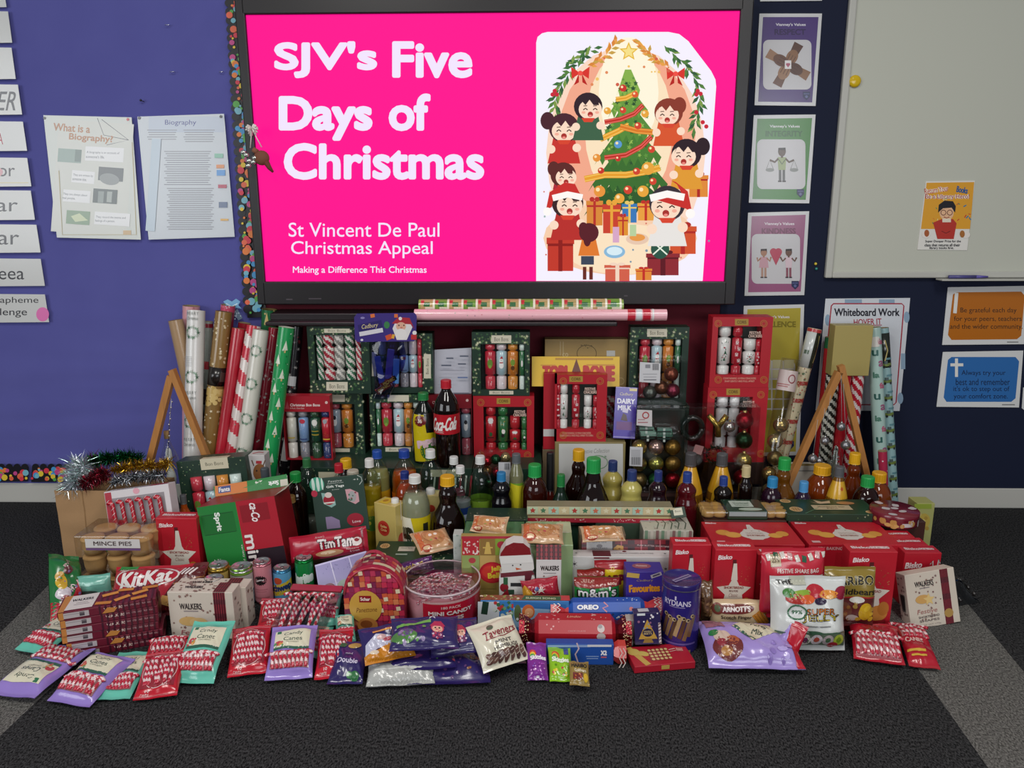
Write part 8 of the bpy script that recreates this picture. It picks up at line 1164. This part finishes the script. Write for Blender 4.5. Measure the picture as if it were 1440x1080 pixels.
# nut choc bags
bag('sweets_bag', 'green crunchy chocolate sweets pouch with white lettering', 'sweets bag', Qy((809, 868), (870, 868), (872, 810), (806, 812), 1.93, 1.935), .035, '#1f7a34', [('r', .5, .9, 1, .2, '#8a2a26'), ('t', .3, .92, .3, .05, 'CRUNCHY', '#d8b8a8', .02), ('t', .84, .86, .2, .07, '180g', '#d8b8a8', .03), ('t', .5, .70, .90, .26, "m&m's", '#1c1412', .08), ('t', .5, .70, .84, .21, "m&m's", '#d8d4d0', .03)], seed=42, pinch=.01, wr=.8)
bag('sweets_bag', 'second green pouch edge with a red top behind the green pouch', 'sweets bag', Qy((812, 862), (850, 862), (852, 799), (812, 801), 1.957, 1.96), .02, '#2a5a34', [('r', .5, .92, 1, .16, '#8a2420')], seed=43, pinch=.01)
bag('sweets_bag', 'red and yellow sweets pouch reading happy behind the purple favourites box', 'sweets bag', Qy((838, 856), (884, 856), (880, 786), (836, 790), 1.97, 1.973), .025, '#9a1c24', [('p', [(.02, .3), (1, .3), (1, .82), (.3, .86), (.06, .76)], '#d0b01c'), ('t', .5, .64, .84, .2, 'HAPP', '#7a1c1c', .08), ('o', .55, .86, .05, .03, .02, '#d8b83a'), ('p', [(.6, .5), (1, .56), (1, .3), (.5, .3)], '#b8981c'), ('r', .75, .14, .5, .28, '#4a2418'), ('f', 10, .5, .02, 1, .28, .04, .07, ['#6a3a1c', '#3a1c12'])], seed=44, pinch=.01)
# chocolate assortment box
z = .150; a, c = F(881, 804, z), F(933, 803, z); d = F(905, 785, z).y - a.y
carton('chocolate_box', 'dark purple chocolate assortment box with gold lettering', 'chocolate box', (Matrix.Translation(((a.x + c.x) / 2, a.y, 0)), c.x - a.x, z), d * .75, '#3a2a86', [('t', .5, .83, .44, .05, 'Cadbury', '#a8905a', 0, 2, .25), ('t', .5, .68, .84, .15, 'Favourites', '#d08a24', .06, 3), ('r', .18, .93, .34, .09, '#c0a050', -6), ('r', .80, .94, .3, .07, '#a8a0a8', 22), ('r', .8, .94, .2, .03, '#4a4458', 22)], top=[('e', .45, .55, .26, .26, '#8a4a5a'), ('t', .45, .58, .3, .16, 'Moments', '#c8a8a0', .03)])
# biscuit-filled christmas cracker and others
def hexbox(name, label, c0, c1, r, col, ends, art, S_art, n=8):
    """a lying cracker-shaped box between two points with flared ends"""
    ax = (c1 - c0); Ln = ax.length; x = ax.normalized(); z = Vector((0, 0, 1)); z = (z - x * z.dot(x)).normalized(); y = z.cross(x); m = Matrix((x, y, z)).transposed().to_4x4(); m.translation = (c0 + c1) / 2; t = thing(name, label, 'cracker box', mat=m); b = B(); L2 = Ln / 2; e = ends[0] * Ln
    def ring(xx, rr): return [Vector((xx, -rr * math.sin(2 * math.pi * (k + .5) / n), rr * math.cos(2 * math.pi * (k + .5) / n))) for k in range(n)]
    def hull(bb, xs, mat):
        vs = []; fs = []
        for xx, rr in xs: vs += ring(xx, rr)
        for i in range(len(xs) - 1): fs += [(i * n + k, i * n + (k + 1) % n, (i + 1) * n + (k + 1) % n, (i + 1) * n + k) for k in range(n)]
        fs += [tuple(range(n))[::-1], tuple((len(xs) - 1) * n + k for k in range(n))]; bb.add(vs, fs, mat)
    hull(b, [(-L2 + e, r * .72), (-L2 + e * 1.25, r), (L2 - e * 1.25, r), (L2 - e, r * .72)], M(col)); bl_ = 2 * r * math.sin(math.pi / n); ap = r * math.cos(math.pi / n)
    for k_, ang in ((0, 1.0), (1, 2.0), (2, 3.0)):   # faces turning from top to front
        a0 = 2 * math.pi * k_ / n; nv = Vector((0, -math.sin(a0), math.cos(a0))); up = Vector((0, math.cos(a0), math.sin(a0))); o = nv * ap - up * bl_ / 2 + Vector((-L2 + e * 1.25, 0, 0)); S = plane(o, (1, 0, 0), up, Ln - 2.5 * e, bl_)
        if k_ < len(art): b.art(S, art[k_])
    b.build('box_body', t)
    for s in (-1, 1):
        b = B(); hull(b, [(s * (L2 - e), r * .7), (s * (L2 - e * .8), r * .62), (s * (L2 - e * .35), r * .92), (s * L2, r * .98)], ends[1] if not isinstance(ends[1], str) else M(ends[1], ends[2])); 
        if len(ends) > 3:
            for k_ in (0, 1, 2): a0 = 2 * math.pi * k_ / n; nv = Vector((0, -math.sin(a0), math.cos(a0))); up = Vector((0, math.cos(a0), math.sin(a0))); q = .95 * r; S = plane(nv * q * math.cos(math.pi / n) - up * q * math.sin(math.pi / n) + Vector((min(s * L2, s * (L2 - e * .6)), 0, 0)), (1, 0, 0), up, e * .6, 2 * q * math.sin(math.pi / n)); b.art(S, ends[3], base=.0012)
        b.build('cracker_end', t)
    return t
zig = [('l', [(.2, 0), (.5, .25), (.2, .5), (.5, .75), (.2, 1)], .1, '#e0d0c8'), ('l', [(.6, 0), (.9, .25), (.6, .5), (.9, .75), (.6, 1)], .1, '#e0d0c8')]
rO = .034; zO = W(860, 860, 1.86).z
hexbox('cracker_box', 'blue sandwich biscuit cracker box with red ends', Vector((W(775, 850, 1.868).x, 1.868, zO - .004)), Vector((W(932, 845, 1.856).x, 1.856, zO + .008)), rO, '#1f50a8', (.16, '#c03038', 'film', zig), [[('f', 8, .5, .2, 1, .8, .006, .012, ['#d8e0ec'])], [('t', .22, .5, .34, .6, 'OREO', '#123070', .14), ('t', .22, .5, .32, .5, 'OREO', '#e0e0e4', .08), ('l', [(.46, 1), (.52, .6), (.44, .4), (.5, 0)], .02, '#c87a80'), ('e', .86, .3, .03, .2, '#c85a50')], [('f', 10, .4, .2, 1, .8, .01, .02, ['#d8e0ec', '#26386a'])]], None)
carton('card_box', 'plain box hidden under the blue cracker box', 'box', (Matrix.Translation((W(852, 880, 1.86).x, 1.848, 0)), .15, zO - rO * .96 - .004), .05, '#3a2424')
zR = W(810, 870, 1.775).z; rR = zR * .54
hexbox('cracker_box', 'wide red chocolate cracker box with glittery red ends', Vector((W(730, 880, 1.785).x, 1.785, zR / 2 * 1.0)), Vector((W(886, 880, 1.785).x, 1.785, zR / 2 * 1.0)), rR * 1.0, '#a81a28', (.14, '#8a1c2c', 'glit', [('f', 30, .02, .02, .98, .98, .03, .06, ['#d8b070', '#c8485a', '#e0c8a0'])]), [[('t', .5, .5, .2, .3, 'Lindor', '#d8b090', .0, 0, .3), ('f', 10, .02, .1, .3, .9, .01, .025, ['#d8a0a0', '#c87a7a'], 's'), ('f', 8, .7, .1, .98, .9, .01, .025, ['#d8a0a0', '#c8b0a0'], 's')], [('f', 4, .02, .1, .3, .9, .008, .02, ['#d8a0a0'], 's'), ('e', .85, .4, .05, .3, '#c0b0ac'), ('e', .84, .55, .03, .15, '#8a8486'), ('t', .52, .2, .24, .1, 'CHOCOLATE', '#c88a8a')], [('e', .85, .8, .06, .3, '#c0b0ac')]], None)
bz_ = W(812, 907, 1.655).z
b0 = carton('biscuit_box', 'blue biscuit box lying in front of the wide red cracker box', 'biscuit box', ('px', 768, 863, 906, 1.70, 0), .026, '#1f4a98', px=[('r', 800, 908.5, 60, 3, '#8aa0c8'), ('l', [(811, 904), (814, 912), (809, 920), (813, 932)], 2, '#c8b0b8'), ('r', 833, 923, 18, 1, '#8aa0c8'), ('r', 833, 926, 16, 1, '#8aa0c8'), ('t', 849, 918, 9, 7, 'X2', '#e0dce0', .08), ('r', 849, 924, 8, 2, '#b85a6a'), ('r', 843, 908, 34, 3, '#d0ccd0')])
b = B(); w, h = wh(b0); b.lathe([(h * .35, 0), (h * .5, .012), (h * .5, .03), (.0001, .03)], M('#c03a34', 'film'), 6, tf=Matrix.Translation((w / 2, .014, h / 2)) @ Matrix.Rotation(math.radians(90), 4, 'Y'), smooth=False); b.art(plane((w / 2 + .008, .013 - h * .46, 0.002), (1, 0, 0), (0, 0, 1), .022, h * .95), zig, base=.001); b.build('cracker_end', b0)
carton('chocolate_box', 'small dark blue box with a gold tree shape beside the tall blue tin', 'chocolate box', Qy((893, 908), (931, 905), (928, 862), (891, 862), 1.745, 1.76), .04, '#241c4a', [('p', [(.15, .18), (.85, .18), (.5, .8)], '#b08a3c'), ('p', [(.3, .06), (.7, .06), (.62, .2), (.38, .2)], '#8a6a30'), ('e', .5, .38, .2, .13, '#1a1638'), ('t', .5, .42, .3, .05, 'HEAVENLY', '#b8a070', .02), ('t', .5, .35, .3, .06, 'BEETS', '#b8a070', .03), ('r', .95, .35, .09, .66, '#c0b4b0'), ('f', 12, .1, .5, .9, .98, .02, .05, ['#6a8ab0', '#d8d4d8', '#8a5a78']), ('r', .28, .96, .3, .07, '#c8ccd0')] + [('r', .95, .05 + .1 * i, .09, .03, '#5a2a3a', 30) for i in range(7)], top=[('r', .4, .5, .4, .6, '#c8ccd0')], k='film')
carton('sweets_box', 'small cream packet edge left of the dark blue gold tree box', 'sweets box', ('px', 880, 891, 872, 1.77, 0), .03, '#a8a098', px=[('e', 885, 882, 4, 6, '#5a4a44'), ('e', 886, 896, 4, 6, '#6a5a50')])
# flat red chocolate box
geo = Qz((887, 938), (973, 930), (966, 904), (884, 910), .021, .021)
m, w, h = geo
pl = B(); t_ = Matrix.Translation((0, 0, 0)); fb = carton('chocolate_box', 'flat red chocolate box with a gold ribbon lying on the carpet', 'chocolate box', (m, w, h), .019, '#a3182a', [('r', .14, .5, .1, 1, '#b8984a', 20), ('e', .1, .72, .1, .16, '#c0a858', 30), ('e', .24, .6, .1, .12, '#c0a858', -30), ('p', [(.3, .2), (.62, .2), (.66, .86), (.34, .8)], '#8a2a30')] + [('e', .36 + .07 * i, .28 + .15 * j, .026, .055, '#c8b078') for i in range(5) for j in range(4)] + [('r', .74, .7, .12, .03, '#d8b8a8', 12), ('t', .86, .66, .1, .2, 'LINDT', '#c88a80', .03, 80), ('r', .74, .6, .12, .02, '#d8b8a8', 12)])
b = B(); b.box(w * -.06, w * .07, .003, .013, -.0012, -.0002, M('#b0924a')); b.build('tag', fb)
# tall blue biscuit tin
Y = 1.80; R = 26.5 * mpp(Y, 850); zt = W(957, 812, Y - .0).z; ccx = W(957, 850, Y).x
t = thing('biscuit_tin', 'tall round dark blue biscuit tin with chocolate rolls pictured', 'tin', (ccx, Y, 0)); b = B(); b.lathe([(.0001, 0), (R * .98, 0), (R, .003), (R, zt - .014)], M('#2a1f6e', 'film'), 40); S = cyl(lambda z: R, 0, zt - .014, -80, 80)
b.art(S, [('t', .36, .80, .52, .085, 'RYDIANS', '#c8c0d8', .03), ('r', .36, .74, .3, .012, '#8a80a8'), ('r', .33, .88, .03, .06, '#c8c0d8'), ('r', .36, .03, .6, .05, '#8a7040')] + [('r', .14 + .085 * i, .44 - .03 * (i % 3), .075, .34, ['#6a4a34', '#8a6a4a', '#4a3024', '#a88a64', '#5a3c2a', '#7a5a3c'][i % 6], -14) for i in range(7)] + [('e', .15 + .085 * i, .60 - .03 * (i % 3), .04, .03, '#b09a78') for i in range(7)] + [('e', .16 + .085 * i, .60 - .03 * (i % 3), .022, .015, '#2a1a14') for i in range(7)] + [('r', .4, .16, .7, .03, '#5a4a8a'), ('r', .3, .08, .3, .06, '#5a4030')], 'film'); b.build('tin_body', t)
b = B(); b.lathe([(R * 1.015, zt - .016), (R * 1.015, zt - .003), (R * .99, zt), (R * .93, zt), (R * .92, zt - .002), (.0001, zt - .002)], M('#261c60', 'film'), 40); b.lathe([(R * 1.018, zt - .0165), (R * 1.024, zt - .015), (R * 1.018, zt - .0135)], M('#9a98a8', 'foil'), 40); b.art(plane((-R, -R, zt - .002), (1, 0, 0), (0, 1, 0), 2 * R, 2 * R), [('r', .5, .5, .6, .14, '#8a80a0', 35), ('r', .5, .5, .54, .04, '#3a3060', 35)], 'film'); b.build('lid', t)
bag('nut_bag', 'clear bag of brown nuts behind the tall blue tin', 'sweets bag', Qy((982, 872), (1003, 872), (1003, 815), (985, 818), 1.86, 1.87), .03, '#6a4a30', [('f', 60, .1, .05, .9, .75, .05, .1, ['#8a6440', '#5a3c24', '#a07a50', '#4a301c'])], seed=47)
# cream finger biscuits
bag('biscuit_packet', 'cream finger biscuit packet in front of the red star boxes', 'biscuits', Qy((999, 884), (1081, 884), (1080, 842), (998, 842), 1.85, 1.865), .03, '#cbb28e', [('e', .38, .74, .34, .17, '#6a2420'), ('e', .1, .74, .09, .2, '#7a3a30'), ('e', .1, .76, .05, .12, '#5a6a4a'), ('t', .42, .74, .48, .18, "ARNOTT'S", '#e0d4cc', .06), ('t', .42, .44, .52, .16, 'Scotch Finger', '#3a2824', .015), ('r', .42, .27, .48, .02, '#8a7a6a'), ('r', .42, .21, .44, .02, '#8a7a6a'), ('p', [(.68, .52), (.82, .7), (1, .3), (.88, .06)], '#b8782a'), ('p', [(.8, .8), (.96, .9), (1, .55), (.86, .6)], '#b0702a')] + [('l', [(.72 + .05 * i, .54 + .05 * i), (.88 + .03 * i, .12 + .08 * i)], .012, '#8a561c') for i in range(4)], seal=.02, seed=48, fat=.3, wr=.5, pinch=0)
# lilac party mix and share bags
bag('sweets_bag', 'large lilac party mix bag lying on the carpet', 'sweets bag', Qz((988, 938), (1128, 942), (1112, 876), (988, 876), .02, .055), .05, '#9c88c8', [('p', [(.32, .72), (.66, .98), (.84, .62), (.5, .38)], '#c8bfa4'), ('p', [(.32, .72), (.36, .74), (.54, .4), (.5, .38)], '#2f5a48'), ('t', .62, .70, .18, .12, 'Party', '#3a4a40', .03, -25), ('t', .58, .56, .12, .12, 'Mix', '#3a4a40', .03, -25), ('e', .22, .3, .16, .22, '#6a2a2a'), ('e', .28, .4, .07, .1, '#a85a38'), ('e', .18, .5, .09, .12, '#c8b0a0'), ('e', .16, .38, .05, .08, '#8a2a34'), ('e', .1, .6, .05, .07, '#2f7a44'), ('e', .2, .22, .06, .08, '#a8743a'), ('p', [(.92, 0), (1, 0), (1, .7), (.9, .9)], '#b0182c'), ('f', 10, .6, .1, .95, .4, .02, .04, ['#b0a0d8', '#8a74b8']), ('p', [(.05, .75), (.25, .7), (.2, 1), (.05, 1)], '#8a5a68')], seed=49, wr=1.6)
bag('sweets_bag', 'red and lilac bag corner leaning between the lilac bag and the white jelly bag', 'sweets bag', frame4(F(1094, 922, .01), F(1134, 938, .01), W(1120, 880, 1.74), W(1098, 862, 1.77)), .014, '#b0182c', [('p', [(0, 0), (.5, 0), (.3, 1), (0, 1)], '#9a86c4')], seed=50)
bag('sweets_bag', 'red festive share bag of sweets standing behind the white jelly bag', 'sweets bag', Qy((1072, 868), (1160, 868), (1154, 771), (1066, 772), 1.84, 1.85), .04, '#bf2a3c', [('t', .55, .73, .66, .06, 'FESTIVE SHARE BAG', '#e0c8c4', .03), ('r', .55, .56, .82, .2, '#d4d0c8'), ('t', .55, .58, .74, .13, 'THE NATURAL', '#2a2a26', .04), ('t', .36, .47, .3, .05, 'CONFECTIONERY', '#2a2a26', .02)] + [('r', .1 + .11 * i, .9 + .02 * math.sin(i), .07, .07, ['#d0c8c0', '#2f5a44', '#d0c8c0', '#c8a0a0'][i % 4], 12 * (-1) ** i) for i in range(9)] + [('r', .2, .86, .16, .14, '#b8a88a'), ('t', .2, .87, .12, .06, '25%', '#5a4a34', .03)], seed=51, pinch=.0, wr=.9)
bag('sweets_bag', 'large white super jelly sweets bag in front of the red share bag', 'sweets bag', frame4(F(1091, 915, .012), F(1193, 912, .012), W(1184, 812, 1.80), W(1072, 808, 1.80)), .05, '#c9cbc8', [('t', .62, .56, .40, .09, 'SUPER', '#3a2a24', .06), ('t', .62, .56, .38, .075, 'SUPER', '#d0742a', .01), ('t', .62, .465, .52, .11, 'JELLY', '#3a2a24', .06), ('t', .62, .465, .5, .095, 'JELLY', '#d8c02c', .01), ('o', .3, .55, .13, .1, .02, '#3a6a4a'), ('t', .3, .55, .14, .05, '99%', '#3a6a4a', .03), ('r', .5, .37, .5, .014, '#7a7a7a'), ('e', .56, .82, .13, .09, '#b02430'), ('e', .74, .79, .13, .06, '#d88a34'), ('e', .92, .8, .1, .09, '#8a1c34'), ('e', .34, .79, .16, .05, '#8aa83a', 10), ('e', .3, .73, .15, .07, '#b03a34'), ('e', .44, .73, .1, .06, '#d8602c'), ('e', .62, .70, .08, .05, '#2a1a3a'), ('e', .2, .8, .08, .06, '#3f7a34'), ('e', .75, .76, .05, .03, '#e8b878'), ('r', .5, .18, .94, .2, '#5a6a58')] + [('e', .12 + .15 * i, .18, .075, .08, ['#b8b0b8', '#a89098', '#c8c0b8', '#c8bcc0', '#b8a8a8', '#a8b83a'][i]) for i in range(6)] + [('e', .12 + .15 * i, .18, .035, .04, ['#8a3a5a', '#3a4a6a', '#5a2a4a', '#a84a3a', '#4a6a4a', '#6a8a1c'][i]) for i in range(6)] + [('e', .8, .1, .07, .05, '#a82430'), ('r', .5, .285, .94, .014, '#3a5a44'), ('e', .52, .285, .12, .025, '#3a5a44'), ('r', .35, .95, .2, .1, '#b8b8a8'), ('t', .17, .93, .2, .05, 'THE', '#2a2a26', .04)], seed=52, wr=1.5)
bag('sweets_bag', 'gold and dark red gummy sweets bag right of the white jelly bag', 'sweets bag', Qy((1158, 880), (1230, 880), (1228, 797), (1157, 797), 1.825, 1.84), .035, '#8a7430', [('r', .5, .27, 1, .54, '#5a2020'), ('t', .5, .81, .88, .15, 'HARIBO', '#c8b888', .07), ('t', .5, .81, .86, .14, 'HARIBO', '#1c1a18', .035), ('t', .54, .63, .84, .1, 'Goldbears', '#1c1a18', .02), ('r', .5, .54, 1, .02, '#a82a2a'), ('e', .3, .3, .22, .18, '#6a3a28'), ('f', 18, .08, .08, .6, .45, .03, .05, ['#8a5a2a', '#7a3a24', '#9a7a3a', '#6a4a24']), ('e', .6, .5, .14, .05, '#d0ccc4'), ('e', .54, .18, .12, .06, '#b8a8a0'), ('e', .78, .3, .14, .16, '#c8a020'), ('f', 6, .65, .1, .92, .45, .04, .06, ['#d8b42c', '#b89018'])], seed=53, pinch=0, wr=.8)
# leaning cream shortbread box at the right, clear net behind
g = frame4(F(1292, 884, .003), F(1358, 871, .003), W(1334, 800, 1.93), W(1262, 812, 1.93))
carton('shortbread_box', 'tilted cream shortbread box with a tartan stripe at the right end', 'biscuit box', g, .04, '#cbbfb0', [('f', 26, .04, .05, .66, .95, .02, .03, ['#7a5a58', '#8a6a60'], 's')] + tart(.70, 0, .86, 1) + [('t', .36, .80, .38, .1, "WALKERS", '#2a2426', .02), ('r', .36, .72, .2, .016, '#8a8080'), ('e', .3, .52, .15, .08, '#c89a58'), ('s', .42, .5, .12, '#d8b878'), ('t', .36, .3, .4, .08, 'Festive', '#a8706a', 0, 0, .2), ('t', .38, .2, .42, .04, 'SHORTBREAD', '#6a5a58', .02), ('t', .38, .13, .4, .04, 'SHAPES', '#6a5a58', .02), ('e', .78, .2, .09, .08, '#a88448'), ('t', .4, .05, .4, .025, 'NET WT 175g', '#8a7a78')], left=[('f', 10, .1, .05, .9, .95, .1, .14, ['#7a5a58'], 's'), ('t', .5, .45, .5, .34, "W", '#2a2426', .05)], k='card')
p = [F(1335, 855), F(1378, 848), F(1352, 818, .03), F(1330, 815, .06)]; b = B(); b.grid(lambda u, v: (p[0].lerp(p[1], u)).lerp(p[3].lerp(p[2], u), v) + Vector((0, 0, .03 * math.sin(math.pi * u) * math.sin(math.pi * v) + .004 * noise.noise(Vector((u * 6, v * 6, 1))) + .002)), 14, 14, M('#8a8a88', 'clear'))
for i in range(16): u, v = rnd.random(), rnd.random(); b.ball((p[0].lerp(p[1], u)).lerp(p[3].lerp(p[2], u), v) + Vector((0, 0, .008)), .006, M('#2a2624', 'film'), 8)
o = b.build('net_bag', None, True); tag(o, 'dark clear bag lying on the carpet behind the tilted cream box', 'bag')
def rpack(label, bl, br, tr, tl, zb, zt, seed, art, canes, d=.03): return bag('candy_cane_packet', label, 'candy canes', Qz(bl, br, tr, tl, zb, zt), d, '#a81428', art, seed=seed, group=CG, canes=canes, wr=1.4)
rpack('red topped packet of candy canes at the right front', (1190, 922), (1258, 933), (1276, 884), (1203, 875), .014, .045, 61, [('r', .5, .32, .9, .5, '#a85a60'), ('e', .5, .75, .3, .1, '#8a1020'), ('t', .5, .68, .3, .05, 'Candy', '#2a5a34', .02)], (.06, .94, .1, .62, 8))
rpack('red packet of candy canes with gold print furthest right', (1262, 934), (1306, 936), (1314, 884), (1272, 876), .012, .03, 62, [('r', .5, .76, .9, .36, '#a86a6c'), ('t', .4, .5, .6, .1, 'CANES', '#d8b0a8', .04), ('r', .35, .26, .6, .04, '#c8a03a', -4), ('r', .4, .18, .5, .03, '#c8a03a', -4)], (.08, .92, .58, .96, 6), .022)
